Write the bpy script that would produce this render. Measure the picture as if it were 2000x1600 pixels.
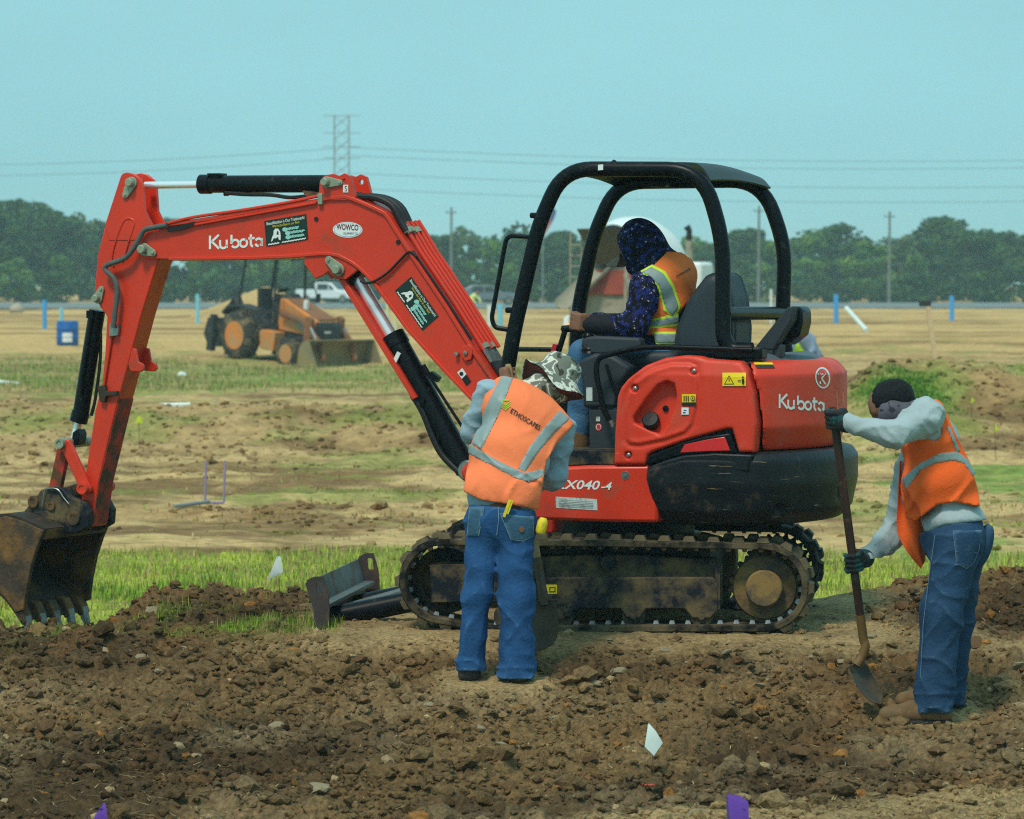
import bpy, bmesh, math, random
import numpy as np
from mathutils import Vector, Matrix

random.seed(7)
RNG = np.random.default_rng(11)
scene = bpy.context.scene
for o in list(bpy.data.objects):
    bpy.data.objects.remove(o)

# ------------------------------------------------------------------ camera
FPX = 7068.0            # focal length in pixels of a 2000 px wide frame
HC = 1.83               # eye height above the ground under the excavator
PITCH = math.atan(245.0 / FPX)
cam_d = bpy.data.cameras.new('camera')
cam = bpy.data.objects.new('camera', cam_d)
scene.collection.objects.link(cam)
cam.location = (0, 0, HC)
cam.rotation_euler = (math.pi / 2 - PITCH, 0, 0)
cam_d.sensor_width = 36.0
cam_d.lens = 36.0 * FPX / 2000.0
cam_d.clip_start = 0.1
cam_d.clip_end = 9000
cam_d.dof.use_dof = True
cam_d.dof.focus_distance = 18.9
cam_d.dof.aperture_fstop = 6.3
scene.camera = cam

# ------------------------------------------------------------------ light
SUN_EL, SUN_AZ = math.radians(58), math.radians(205)   # azimuth measured from +Y, clockwise
world = bpy.data.worlds.new('World')
scene.world = world
world.use_nodes = True
wn = world.node_tree.nodes
wl = world.node_tree.links
bg = wn['Background']
sky = wn.new('ShaderNodeTexSky')
sky.sky_type = 'NISHITA'
sky.sun_disc = False
sky.sun_elevation = SUN_EL
sky.sun_rotation = SUN_AZ
sky.air_density = 1.6
sky.dust_density = 4.0
sky.ozone_density = 2.0
vm = wn.new('ShaderNodeVectorMath'); vm.operation = 'SCALE'
wl.new(sky.outputs[0], vm.inputs[0]); vm.inputs['Scale'].default_value = 0.95
mx = wn.new('ShaderNodeMix'); mx.data_type = 'RGBA'; mx.blend_type = 'MIX'
mx.inputs['Factor'].default_value = 0.86
wl.new(vm.outputs[0], mx.inputs['A'])
mx.inputs['B'].default_value = (3.3, 7.2, 8.0, 1)     # even, hazy overcast sheet
# faint uneven veil of cloud
wtc = wn.new('ShaderNodeTexCoord'); wmp = wn.new('ShaderNodeMapping'); wmp.inputs['Scale'].default_value = (3.0, 3.0, 9.0)
wl.new(wtc.outputs['Generated'], wmp.inputs['Vector'])
wnz = wn.new('ShaderNodeTexNoise'); wnz.inputs['Scale'].default_value = 1.6; wnz.inputs['Detail'].default_value = 5
wl.new(wmp.outputs[0], wnz.inputs['Vector'])
wmr = wn.new('ShaderNodeMapRange'); wmr.inputs['From Min'].default_value = 0.3; wmr.inputs['From Max'].default_value = 0.7
wmr.inputs['To Min'].default_value = 0.93; wmr.inputs['To Max'].default_value = 1.06
wl.new(wnz.outputs['Fac'], wmr.inputs['Value'])
wsc = wn.new('ShaderNodeVectorMath'); wsc.operation = 'SCALE'
wl.new(mx.outputs['Result'], wsc.inputs[0]); wl.new(wmr.outputs['Result'], wsc.inputs['Scale'])
wl.new(wsc.outputs[0], bg.inputs['Color'])
bg.inputs['Strength'].default_value = 0.10

sun_d = bpy.data.lights.new('sun', 'SUN')
sun_d.energy = 2.35
sun_d.angle = math.radians(11)
sun_d.color = (1.0, 0.90, 0.76)
sun = bpy.data.objects.new('sun', sun_d)
scene.collection.objects.link(sun)
sdir = Vector((math.sin(SUN_AZ) * math.cos(SUN_EL), math.cos(SUN_AZ) * math.cos(SUN_EL), math.sin(SUN_EL)))
sun.rotation_euler = sdir.to_track_quat('Z', 'Y').to_euler()
sun.location = (0, 0, 30)

scene.view_settings.view_transform = 'Standard'
scene.view_settings.look = 'None'
scene.view_settings.exposure = 0.03
scene.view_settings.gamma = 1.0
scene.view_settings.use_curve_mapping = False
scene.cycles.use_denoising = False
scene.cycles.pixel_filter_type = 'BLACKMAN_HARRIS'
scene.cycles.filter_width = 1.15
scene.cycles.max_bounces = 8
scene.cycles.volume_bounces = 3
scene.cycles.transparent_max_bounces = 8
scene.render.film_transparent = False

# ------------------------------------------------------------------ maths helpers
C_FWD = np.array([0, math.cos(PITCH), -math.sin(PITCH)])
C_UP = np.array([0, math.sin(PITCH), math.cos(PITCH)])
C_R = np.array([1.0, 0, 0])
CAMP = np.array([0, 0, HC])

def ray(u, v):
    return C_FWD + C_R * ((u - 1000) / FPX) + C_UP * ((800 - v) / FPX)

def W(u, v, y):
    """place measured in the photograph at distance y"""
    d = ray(u, v)
    return CAMP + d * (y / d[1])

class Fr:
    """a local frame: X along, Y across (away), Z up"""
    def __init__(s, o, yaw):
        s.o = np.array(o, float)
        a = math.radians(yaw)
        s.X = np.array([-math.cos(a), math.sin(a), 0])
        s.Y = np.array([math.sin(a), math.cos(a), 0])
        s.Z = np.array([0, 0, 1.0])
    def p(s, x, y, z):
        return s.o + s.X * x + s.Y * y + s.Z * z
    def px(s, l, u, v):
        d = ray(u, v)
        t = (l - np.dot(CAMP - s.o, s.Y)) / np.dot(d, s.Y)
        q = CAMP + d * t - s.o
        return (float(np.dot(q, s.X)), float(q[2]))
    def pxs(s, l, pts):
        return [s.px(l, u, v) for u, v in pts]
    def w(s, l, u, v):
        x, z = s.px(l, u, v)
        return s.p(x, l, z)
    def loc(s, P):
        q = P - s.o
        return q @ s.X, q @ s.Y, q @ s.Z
    def mat(s, x, y, z, rot=0.0, sc=(1, 1, 1)):
        """world matrix at (x,y,z), rotated by rot in the X-Z plane"""
        c, n = math.cos(rot), math.sin(rot)
        ax = s.X * c + s.Z * n
        az = -s.X * n + s.Z * c
        q = s.p(x, y, z)
        m = Matrix(((ax[0] * sc[0], s.Y[0] * sc[1], az[0] * sc[2], q[0]),
                    (ax[1] * sc[0], s.Y[1] * sc[1], az[1] * sc[2], q[1]),
                    (ax[2] * sc[0], s.Y[2] * sc[1], az[2] * sc[2], q[2]), (0, 0, 0, 1)))
        return m

def norm(v):
    v = np.array(v, float)
    return v / np.linalg.norm(v)

def hsh(ix, iy, iz, seed):
    n = (ix.astype(np.int64) * 374761393 + iy.astype(np.int64) * 668265263 + iz.astype(np.int64) * 2147483647 + seed * 1274126177) & 0xFFFFFFFF
    n = ((n ^ (n >> 13)) * 1274126177) & 0xFFFFFFFF
    n = ((n ^ (n >> 16)) * 2246822519) & 0xFFFFFFFF
    return ((n ^ (n >> 15)) & 0xFFFFFF) / float(0xFFFFFF) * 2 - 1

def vnoise(x, y, z=None, seed=0):
    x = np.asarray(x, float); y = np.asarray(y, float)
    ix = np.floor(x); iy = np.floor(y)
    fx = x - ix; fy = y - iy
    fx = fx * fx * (3 - 2 * fx); fy = fy * fy * (3 - 2 * fy)
    def plane(iz):
        a = hsh(ix, iy, iz, seed); b = hsh(ix + 1, iy, iz, seed)
        c = hsh(ix, iy + 1, iz, seed); d = hsh(ix + 1, iy + 1, iz, seed)
        return (a + (b - a) * fx) * (1 - fy) + (c + (d - c) * fx) * fy
    if z is None:
        return plane(np.zeros_like(ix))
    z = np.asarray(z, float); iz = np.floor(z); fz = z - iz; fz = fz * fz * (3 - 2 * fz)
    return plane(iz) * (1 - fz) + plane(iz + 1) * fz

def fbm(x, y, sc, oct=4, seed=0, gain=0.5):
    r = 0; a = 1.0; t = 0
    for i in range(oct):
        r = r + a * vnoise(x * sc, y * sc, None, seed + i * 17); t += a
        a *= gain; sc *= 2.03
    return r / t

def sstep(a, b, x):
    t = np.clip((x - a) / (b - a), 0, 1)
    return t * t * (3 - 2 * t)

# ------------------------------------------------------------------ distance fields
def cap(P, a, b, ra, rb):
    a = np.asarray(a, float); ba = np.asarray(b, float) - a
    pa = P - a
    h = np.clip((pa @ ba) / (ba @ ba + 1e-12), 0, 1)
    return np.linalg.norm(pa - h[:, None] * ba, axis=1) - (ra + (rb - ra) * h)

def elli(P, c, r, R=None):
    q = P - np.asarray(c, float)
    if R is not None:
        q = q @ R            # columns of R are the local axes
    r = np.asarray(r, float)
    k0 = np.linalg.norm(q / r, axis=1) + 1e-9
    k1 = np.linalg.norm(q / (r * r), axis=1) + 1e-9
    return k0 * (k0 - 1) / k1

def sbox(P, c, h, rad=0.0, R=None):
    q = P - np.asarray(c, float)
    if R is not None:
        q = q @ R
    q = np.abs(q) - (np.asarray(h, float) - rad)
    return np.linalg.norm(np.maximum(q, 0), axis=1) + np.minimum(q.max(axis=1), 0) - rad

def smin(a, b, k):
    h = np.clip(0.5 + 0.5 * (b - a) / k, 0, 1)
    return b + (a - b) * h - k * h * (1 - h)

def smax(a, b, k):
    return -smin(-a, -b, k)

def poly2(x, y, pts):
    """signed distance to a closed polygon, inside negative"""
    d = np.full(x.shape, 1e9); s = np.ones(x.shape)
    n = len(pts)
    for i in range(n):
        ax, ay = pts[i]; bx, by = pts[i - 1]
        ex, ey = bx - ax, by - ay
        wx, wy = x - ax, y - ay
        t = np.clip((wx * ex + wy * ey) / (ex * ex + ey * ey + 1e-12), 0, 1)
        d = np.minimum(d, (wx - ex * t) ** 2 + (wy - ey * t) ** 2)
        c1 = y >= ay; c2 = y < by; c3 = ex * wy > ey * wx
        flip = (c1 & c2 & c3) | (~c1 & ~c2 & ~c3)
        s = np.where(flip, -s, s)
    return s * np.sqrt(d)

def uv_of(P):
    q = P - CAMP
    d = q @ C_FWD
    return 1000 + FPX * (q @ C_R) / d, 800 - FPX * (q @ C_UP) / d

def nets(f, lo, hi, h):
    """closed surface of a distance field (surface nets)"""
    lo = np.asarray(lo, float); hi = np.asarray(hi, float)
    n = np.maximum(np.ceil((hi - lo) / h).astype(int) + 1, 3)
    ax = [lo[i] + h * np.arange(n[i]) for i in range(3)]
    V = np.empty(n)
    for i in range(n[0]):
        Y, Z = np.meshgrid(ax[1], ax[2], indexing='ij')
        P = np.stack([np.full(Y.size, ax[0][i]), Y.ravel(), Z.ravel()], 1)
        V[i] = f(P).reshape(n[1], n[2])
    V = np.where(V == 0, 1e-9, V)
    I = V < 0
    S = np.zeros(n - 1, int)
    for dx in (0, 1):
        for dy in (0, 1):
            for dz in (0, 1):
                S += I[dx:n[0] - 1 + dx, dy:n[1] - 1 + dy, dz:n[2] - 1 + dz]
    act = (S > 0) & (S < 8)
    c = np.argwhere(act)
    idx = np.full(n - 1, -1, int); idx[act] = np.arange(len(c))
    pos = np.zeros((len(c), 3)); cnt = np.zeros(len(c))
    cor = [(a, b, d) for a in (0, 1) for b in (0, 1) for d in (0, 1)]
    for a in cor:
        for k in range(3):
            if a[k]:
                continue
            b = list(a); b[k] = 1
            va = V[c[:, 0] + a[0], c[:, 1] + a[1], c[:, 2] + a[2]]
            vb = V[c[:, 0] + b[0], c[:, 1] + b[1], c[:, 2] + b[2]]
            m = (va < 0) != (vb < 0)
            t = va[m] / (va[m] - vb[m])
            q = np.tile(np.array(a, float), (m.sum(), 1)); q[:, k] += t
            pos[m] += q; cnt[m] += 1
    verts = lo + h * (c + pos / cnt[:, None])
    F = []
    for k in range(3):
        sl0 = [slice(None)] * 3; sl1 = [slice(None)] * 3
        sl0[k] = slice(0, n[k] - 1); sl1[k] = slice(1, n[k])
        A = I[tuple(sl0)]; B_ = I[tuple(sl1)]
        e = np.argwhere(A != B_)
        o1, o2 = (k + 1) % 3, (k + 2) % 3
        ok = (e[:, o1] > 0) & (e[:, o2] > 0) & (e[:, o1] < n[o1] - 1) & (e[:, o2] < n[o2] - 1)
        e = e[ok]
        if len(e) == 0:
            continue
        def cell(d1, d2):
            q = e.copy(); q[:, o1] += d1; q[:, o2] += d2
            return idx[q[:, 0], q[:, 1], q[:, 2]]
        q = np.stack([cell(-1, -1), cell(0, -1), cell(0, 0), cell(-1, 0)], 1)
        fl = ~I[e[:, 0], e[:, 1], e[:, 2]]
        q[fl] = q[fl][:, ::-1]
        F.append(q)
    return verts, np.concatenate(F)

# ------------------------------------------------------------------ materials
def lin(c):
    return tuple(((x / 255.0) / 12.92 if x / 255.0 <= 0.04045 else (((x / 255.0) + 0.055) / 1.055) ** 2.4) for x in c)

MATS = {}
def mat(name, col, rough=0.6, metal=0.0, var=0.12, vsc=6.0, dirt=None, bump=0.0, bsc=60.0, spec=0.4, scratch=None, emit=0, attr=None, wave=None, coat=0.0, alpha=1.0, bd=0.01, wear=None):
    """Principled surface: base colour, low-contrast mottling, optional dirt patches (colour, amount, scale), scratches, bump"""
    if name in MATS:
        return MATS[name]
    m = bpy.data.materials.new(name); m.use_nodes = True
    MATS[name] = m
    nt = m.node_tree; N = nt.nodes; L = nt.links
    b = N['Principled BSDF']
    b.inputs['Roughness'].default_value = rough
    b.inputs['Metallic'].default_value = metal
    b.inputs['Specular IOR Level'].default_value = spec
    b.inputs['Coat Weight'].default_value = coat
    b.inputs['Coat Roughness'].default_value = 0.25
    tc = N.new('ShaderNodeTexCoord')
    def noise(sc, det=4.0, ro=0.6):
        t = N.new('ShaderNodeTexNoise'); t.inputs['Scale'].default_value = sc
        t.inputs['Detail'].default_value = det; t.inputs['Roughness'].default_value = ro
        L.new(tc.outputs['Object'], t.inputs['Vector']); return t
    def ramp(src, a, c):
        r = N.new('ShaderNodeMapRange'); r.inputs['From Min'].default_value = a; r.inputs['From Max'].default_value = c
        L.new(src, r.inputs['Value']); return r.outputs['Result']
    def mix(fac, A, Bc, mode='MIX'):
        x = N.new('ShaderNodeMix'); x.data_type = 'RGBA'; x.blend_type = mode
        if isinstance(fac, float): x.inputs['Factor'].default_value = fac
        else: L.new(fac, x.inputs['Factor'])
        for s, k in ((A, 'A'), (Bc, 'B')):
            if isinstance(s, tuple): x.inputs[k].default_value = (*s[:3], 1)
            else: L.new(s, x.inputs[k])
        return x.outputs['Result']
    if attr:
        at = N.new('ShaderNodeAttribute'); at.attribute_name = attr
        c = at.outputs['Color']
        n1 = noise(vsc, 6.0, 0.7)
        k = N.new('ShaderNodeMapRange'); k.inputs['From Min'].default_value = 0.25; k.inputs['From Max'].default_value = 0.75
        k.inputs['To Min'].default_value = 1 - var; k.inputs['To Max'].default_value = 1 + var
        L.new(n1.outputs['Fac'], k.inputs['Value'])
        v = N.new('ShaderNodeVectorMath'); v.operation = 'SCALE'
        L.new(c, v.inputs[0]); L.new(k.outputs['Result'], v.inputs['Scale'])
        c = v.outputs[0]
    else:
        n1 = noise(vsc)
        lo = tuple(x * (1 - var) for x in col); hi = tuple(min(1, x * (1 + var)) for x in col)
        c = mix(ramp(n1.outputs['Fac'], 0.3, 0.7), lo, hi)
    if wave:
        wc, wsc, thr = wave
        n3 = noise(wsc, 2.0, 0.5)
        c = mix(ramp(n3.outputs['Fac'], thr, thr + 0.03), c, wc)
    if dirt:
        dc, am, dsc = dirt
        n2 = noise(dsc, 8.0, 0.68)
        f = ramp(n2.outputs['Fac'], 0.62 - am * 0.3, 0.80 - am * 0.3)
        c = mix(f, c, dc)
        rr = N.new('ShaderNodeMapRange'); rr.inputs['To Min'].default_value = rough; rr.inputs['To Max'].default_value = 0.95
        L.new(f, rr.inputs['Value']); L.new(rr.outputs['Result'], b.inputs['Roughness'])
    if wear:
        ge = N.new('ShaderNodeNewGeometry'); c = mix(ramp(ge.outputs['Pointiness'], 0.515, 0.60), c, wear)
    if scratch:
        sc_c, sc_thr = scratch
        mp = N.new('ShaderNodeMapping'); L.new(tc.outputs['Object'], mp.inputs['Vector'])
        mp.inputs['Scale'].default_value = (3, 3, 60)
        t = N.new('ShaderNodeTexNoise'); t.inputs['Scale'].default_value = 2.2; t.inputs['Detail'].default_value = 5
        L.new(mp.outputs[0], t.inputs['Vector'])
        c = mix(ramp(t.outputs['Fac'], sc_thr, sc_thr + 0.03), c, sc_c)
    L.new(c, b.inputs['Base Color'])
    if bump:
        bn = N.new('ShaderNodeBump'); bn.inputs['Strength'].default_value = bump; bn.inputs['Distance'].default_value = bd
        nb = noise(bsc, 4.0, 0.65)
        L.new(nb.outputs['Fac'], bn.inputs['Height']); L.new(bn.outputs[0], b.inputs['Normal'])
    if emit:
        b.inputs['Emission Color'].default_value = (*col, 1); b.inputs['Emission Strength'].default_value = emit
    if alpha < 1:
        b.inputs['Alpha'].default_value = alpha
    return m

# ------------------------------------------------------------------ objects
ORG = {}
COLL = scene.collection

def _props(o, label=None, cat=None, group=None, kind=None):
    if label: o['label'] = label
    if cat: o['category'] = cat
    if group: o['group'] = group
    if kind: o['kind'] = kind

def root(name, label, cat, loc, group=None, kind=None):
    o = bpy.data.objects.new(name, None); COLL.objects.link(o)
    o.empty_display_size = 0.1
    o.location = tuple(float(x) for x in loc)
    ORG[o.name] = np.array(loc, float)
    _props(o, label, cat, group, kind)
    return o

def mesh_of(name, verts, faces, mats, fmat=None, smooth=35):
    me = bpy.data.meshes.new(name)
    verts = np.asarray(verts, np.float32)
    if isinstance(faces, np.ndarray):
        k = faces.shape[1]; nf = len(faces)
        me.vertices.add(len(verts)); me.vertices.foreach_set('co', verts.ravel())
        me.loops.add(nf * k); me.loops.foreach_set('vertex_index', faces.astype(np.int32).ravel())
        me.polygons.add(nf); me.polygons.foreach_set('loop_start', np.arange(0, nf * k, k, dtype=np.int32))
        me.update(calc_edges=True)
    else:
        me.from_pydata([tuple(float(x) for x in v) for v in verts], [], faces)
    for m in (mats if isinstance(mats, (list, tuple)) else [mats]):
        me.materials.append(m)
    if fmat is not None:
        me.polygons.foreach_set('material_index', np.asarray(fmat, np.int32))
    if smooth:
        me.polygons.foreach_set('use_smooth', np.ones(len(me.polygons), bool))
        if smooth < 180:
            me.set_sharp_from_angle(angle=math.radians(smooth))
    me.update()
    return me

def put(name, geo, m, parent=None, loc=None, label=None, cat=None, group=None, kind=None, bevel=0.0, smooth=35, col=None):
    """one mesh object; geo holds world coordinates"""
    fm = None
    if isinstance(geo, B):
        fm = geo.fm if geo.fm and max(geo.fm) > 0 else None
        v, f = geo.v, geo.f
    else:
        v, f = geo
    if parent is not None:
        org = ORG[parent.name]
    else:
        org = np.array(loc if loc is not None else (0, 0, 0), float)
    me = mesh_of(name, np.asarray(v, float) - org, f, m, fm, smooth)
    if col is not None:
        a = me.attributes.new('Col', 'FLOAT_COLOR', 'POINT')
        c4 = np.ones((len(col), 4), np.float32); c4[:, :3] = col
        a.data.foreach_set('color', c4.ravel())
    o = bpy.data.objects.new(name, me); COLL.objects.link(o)
    if parent is not None:
        o.parent = parent
    else:
        o.location = tuple(org)
    ORG[o.name] = org
    _props(o, label, cat, group, kind)
    if bevel:
        md = o.modifiers.new('bevel', 'BEVEL'); md.width = bevel; md.segments = 2
        md.limit_method = 'ANGLE'; md.angle_limit = math.radians(40)
    return o

def inst(name, me, M, parent, label=None):
    o = bpy.data.objects.new(name, me); COLL.objects.link(o)
    o.parent = parent
    o.matrix_parent_inverse = Matrix.Translation(-Vector(ORG[parent.name]))
    o.matrix_basis = M
    ORG[o.name] = ORG[parent.name]
    _props(o, label)
    return o

class B:
    """collects solid shapes in world coordinates"""
    def __init__(s):
        s.v = []; s.f = []; s.fm = []
    def add(s, v, f, mi=0):
        n = len(s.v)
        s.v += [tuple(float(c) for c in q) for q in v]
        s.f += [tuple(int(i) + n for i in q) for q in f]
        s.fm += [mi] * len(f)
        return s
    def prism(s, fr, pts, l0, l1, mi=0):
        ar = sum(pts[i - 1][0] * pts[i][1] - pts[i][0] * pts[i - 1][1] for i in range(len(pts)))
        if ar < 0: pts = pts[::-1]
        n = len(pts)
        v = [fr.p(x, l0, z) for x, z in pts] + [fr.p(x, l1, z) for x, z in pts]
        f = [tuple(range(n)), tuple(range(2 * n - 1, n - 1, -1))]
        f += [(i, i + n, (i + 1) % n + n, (i + 1) % n) for i in range(n)]
        if np.dot(np.cross(fr.X, fr.Y), fr.Z) < 0: f = [q[::-1] for q in f]
        return s.add(v, f, mi)
    def ppx(s, fr, l0, l1, pts, mi=0, lref=None):
        """prism whose outline was measured on the plane l=lref (default l0)"""
        return s.prism(fr, fr.pxs(l0 if lref is None else lref, pts), l0, l1, mi)
    def box(s, fr, c, h, rot=0.0, mi=0):
        cs, sn = math.cos(rot), math.sin(rot)
        v = []
        for dx in (-1, 1):
            for dy in (-1, 1):
                for dz in (-1, 1):
                    x, z = dx * h[0], dz * h[2]
                    v.append(fr.p(c[0] + x * cs - z * sn, c[1] + dy * h[1], c[2] + x * sn + z * cs))
        f = [(0, 1, 3, 2), (4, 6, 7, 5), (0, 4, 5, 1), (2, 3, 7, 6), (0, 2, 6, 4), (1, 5, 7, 3)]
        if np.dot(np.cross(fr.X, fr.Y), fr.Z) < 0: f = [q[::-1] for q in f]
        return s.add(v, f, mi)
    def tube(s, pts, r, n=10, closed=False, mi=0, capends=True, sq=None):
        pts = [np.array(p, float) for p in pts]
        m = len(pts)
        rs = [r] * m if np.isscalar(r) else list(r)
        T = []
        for i in range(m):
            a = pts[i - 1] if (i > 0 or closed) else pts[i]
            b = pts[(i + 1) % m] if (i < m - 1 or closed) else pts[i]
            T.append(norm(b - a))
        ref = np.array([0, 0, 1.0]) if abs(T[0][2]) < 0.9 else np.array([1.0, 0, 0])
        nn = norm(np.cross(T[0], ref)); v = []
        for i in range(m):
            nn = norm(nn - T[i] * np.dot(nn, T[i])); bb = np.cross(T[i], nn)
            for k in range(n):
                a = 2 * math.pi * (k + 0.5) / n
                cc, ss = math.cos(a), math.sin(a)
                if sq: cc, ss = cc * sq[0], ss * sq[1]
                v.append(pts[i] + (nn * cc + bb * ss) * rs[i])
        f = []
        for i in range(m if closed else m - 1):
            j = (i + 1) % m
            for k in range(n):
                k2 = (k + 1) % n
                f.append((i * n + k, i * n + k2, j * n + k2, j * n + k))
        if not closed and capends:
            f.append(tuple(range(n - 1, -1, -1))); f.append(tuple(range((m - 1) * n, m * n)))
        return s.add(v, f, mi)
    def cyl(s, a, b, r, n=20, mi=0):
        return s.tube([a, b], r, n, mi=mi)
    def lathe(s, c, axis, prof, n=24, mi=0, wob=None):
        axis = norm(axis); c = np.array(c, float)
        ref = np.array([0, 0, 1.0]) if abs(axis[2]) < 0.9 else np.array([1.0, 0, 0])
        e1 = norm(np.cross(axis, ref)); e2 = np.cross(axis, e1)
        v = []; f = []
        for i, (r, t) in enumerate(prof):
            for k in range(n):
                a = 2 * math.pi * k / n
                rr, tt = (r, t) if wob is None else wob(r, t, a, i)
                v.append(c + axis * tt + (e1 * math.cos(a) + e2 * math.sin(a)) * rr)
        for i in range(len(prof) - 1):
            for k in range(n):
                k2 = (k + 1) % n
                f.append((i * n + k, i * n + k2, (i + 1) * n + k2, (i + 1) * n + k))
        if prof[0][0] > 1e-4: f.append(tuple(range(n - 1, -1, -1)))
        if prof[-1][0] > 1e-4: f.append(tuple(range((len(prof) - 1) * n, len(prof) * n)))
        return s.add(v, f, mi)
    def sheet(s, rows, t=0.0, mi=0):
        """grid of points; t adds thickness along the normal"""
        R = np.array(rows, float); a, b = R.shape[:2]
        v = [q for row in R for q in row]
        f = [(i * b + j, i * b + j + 1, (i + 1) * b + j + 1, (i + 1) * b + j) for i in range(a - 1) for j in range(b - 1)]
        if t:
            du = np.gradient(R, axis=0); dv = np.gradient(R, axis=1)
            nr = np.cross(du, dv); nr /= np.linalg.norm(nr, axis=2, keepdims=True) + 1e-12
            R2 = R + nr * t
            v += [q for row in R2 for q in row]; o = a * b
            f += [tuple(o + k for k in q[::-1]) for q in f]
            rim = [(0, j) for j in range(b)] + [(i, b - 1) for i in range(1, a)] + [(a - 1, j) for j in range(b - 2, -1, -1)] + [(i, 0) for i in range(a - 2, 0, -1)]
            ids = [i * b + j for i, j in rim]
            f += [(ids[k - 1], ids[k], ids[k] + o, ids[k - 1] + o) for k in range(len(ids))]
        return s.add(v, f, mi)

def arc(path, rad, seg=6):
    """round the corners of a polyline"""
    P = [np.array(p, float) for p in path]; out = [P[0]]
    for i in range(1, len(P) - 1):
        a, b, c = P[i - 1], P[i], P[i + 1]
        d1, d2 = a - b, c - b
        r = min(rad if np.isscalar(rad) else rad[i], np.linalg.norm(d1) * 0.49, np.linalg.norm(d2) * 0.49)
        p0, p1 = b + norm(d1) * r, b + norm(d2) * r
        for k in range(seg + 1):
            t = k / seg
            out.append(p0 * (1 - t) ** 2 + b * 2 * t * (1 - t) + p1 * t * t)
    out.append(P[-1]); return out

def smooth_path(pts, k=6):
    """Catmull-Rom through the points"""
    P = [np.array(p, float) for p in pts]
    P = [2 * P[0] - P[1]] + P + [2 * P[-1] - P[-2]]
    out = []
    for i in range(1, len(P) - 2):
        for j in range(k):
            t = j / k; a, b, c, d = P[i - 1:i + 3]
            out.append(0.5 * (2 * b + (c - a) * t + (2 * a - 5 * b + 4 * c - d) * t * t + (3 * b - a - 3 * c + d) * t ** 3))
    out.append(P[-2]); return out

def hull2(a, ra, b, rb, n=14):
    """outline of two joined circles"""
    d = math.atan2(b[1] - a[1], b[0] - a[0]); L = math.hypot(b[0] - a[0], b[1] - a[1])
    g = math.acos(max(-1, min(1, (ra - rb) / L)))
    pts = []
    for k in range(n + 1):
        t = d + g + (2 * math.pi - 2 * g) * k / n
        pts.append((a[0] + ra * math.cos(t), a[1] + ra * math.sin(t)))
    for k in range(n + 1):
        t = d - g + 2 * g * k / n
        pts.append((b[0] + rb * math.cos(t), b[1] + rb * math.sin(t)))
    return pts

# ------------------------------------------------------------------ lettering and flat print
def text_mesh(s, bold=0.0, shear=0.0):
    cu = bpy.data.curves.new('t', 'FONT'); cu.body = s; cu.size = 1; cu.offset = bold; cu.shear = shear
    cu.resolution_u = 3
    o = bpy.data.objects.new('t', cu); COLL.objects.link(o)
    dg = bpy.context.evaluated_depsgraph_get(); dg.update()
    me = o.evaluated_get(dg).to_mesh()
    v = np.array([(q.co.x, q.co.y) for q in me.vertices]); f = [tuple(p.vertices) for p in me.polygons]
    o.evaluated_get(dg).to_mesh_clear()
    bpy.data.objects.remove(o); bpy.data.curves.remove(cu)
    lo, hi = v.min(0), v.max(0)
    return (v - lo) / (hi - lo), f

def strokes_mesh(strokes, w):
    """flat letters drawn as strokes: list of polylines in a unit box"""
    V = []; F = []
    for st in strokes:
        P = np.array(st, float); n = len(P); T = np.gradient(P, axis=0)
        T /= np.linalg.norm(T, axis=1, keepdims=True) + 1e-9
        N_ = np.stack([-T[:, 1], T[:, 0]], 1) * w / 2; o = len(V)
        for i in range(n):
            V.append(P[i] + N_[i]); V.append(P[i] - N_[i])
        F += [(o + 2 * i, o + 2 * i + 1, o + 2 * i + 3, o + 2 * i + 2) for i in range(n - 1)]
    return np.array(V), F

def onto(vf, quad):
    """unit-box shape -> photograph measurements; quad = bottom-left, bottom-right, top-left"""
    v, f = vf; a, b, c = (np.array(q, float) for q in quad)
    return [tuple(a + (b - a) * x + (c - a) * y) for x, y in v], f

def print_on(name, shapes, surf, mats, parent, label=None):
    """flat print: shapes = [(pixel verts, faces, material index)], surf(u,v)->world point on the surface"""
    bb = B()
    for k, (v, f, mi) in enumerate(shapes):
        bb.add([surf(u, w_, k) for u, w_ in v], f, mi)
    return put(name, bb, mats, parent, smooth=0, label=label)

def quad_px(pts):
    if len(pts) != 4:
        return (list(pts), [tuple(range(len(pts)))])
    a, b, c, d = (np.array(p, float) for p in pts); n, m = 7, 4     # follow curved panels
    v = [tuple((a * (1 - s) + b * s) * (1 - t) + (d * (1 - s) + c * s) * t) for t in np.linspace(0, 1, m) for s in np.linspace(0, 1, n)]
    return v, [(i * n + j, i * n + j + 1, (i + 1) * n + j + 1, (i + 1) * n + j) for i in range(m - 1) for j in range(n - 1)]

def disc_px(c, rx, ry, n=28, rot=0.0):
    o = []
    for k in range(n):
        a = 2 * math.pi * k / n; x, y = rx * math.cos(a), ry * math.sin(a)
        o.append((c[0] + x * math.cos(rot) - y * math.sin(rot), c[1] + x * math.sin(rot) + y * math.cos(rot)))
    v = [tuple(c)]; f = []
    for r in (1, 2, 3):                       # rings, so the disc follows a curved panel
        v += [(c[0] + (p[0] - c[0]) * r / 3, c[1] + (p[1] - c[1]) * r / 3) for p in o]
    f += [(0, 1 + k, 1 + (k + 1) % n) for k in range(n)]
    for r in (0, 1):
        f += [(1 + r * n + k, 1 + (r + 1) * n + k, 1 + (r + 1) * n + (k + 1) % n, 1 + r * n + (k + 1) % n) for k in range(n)]
    return v, f

def on_plane(fr, l, lift=0.0012):
    return lambda u, v, k: fr.w(l - 0.0025 - lift * k, u, v)

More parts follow.
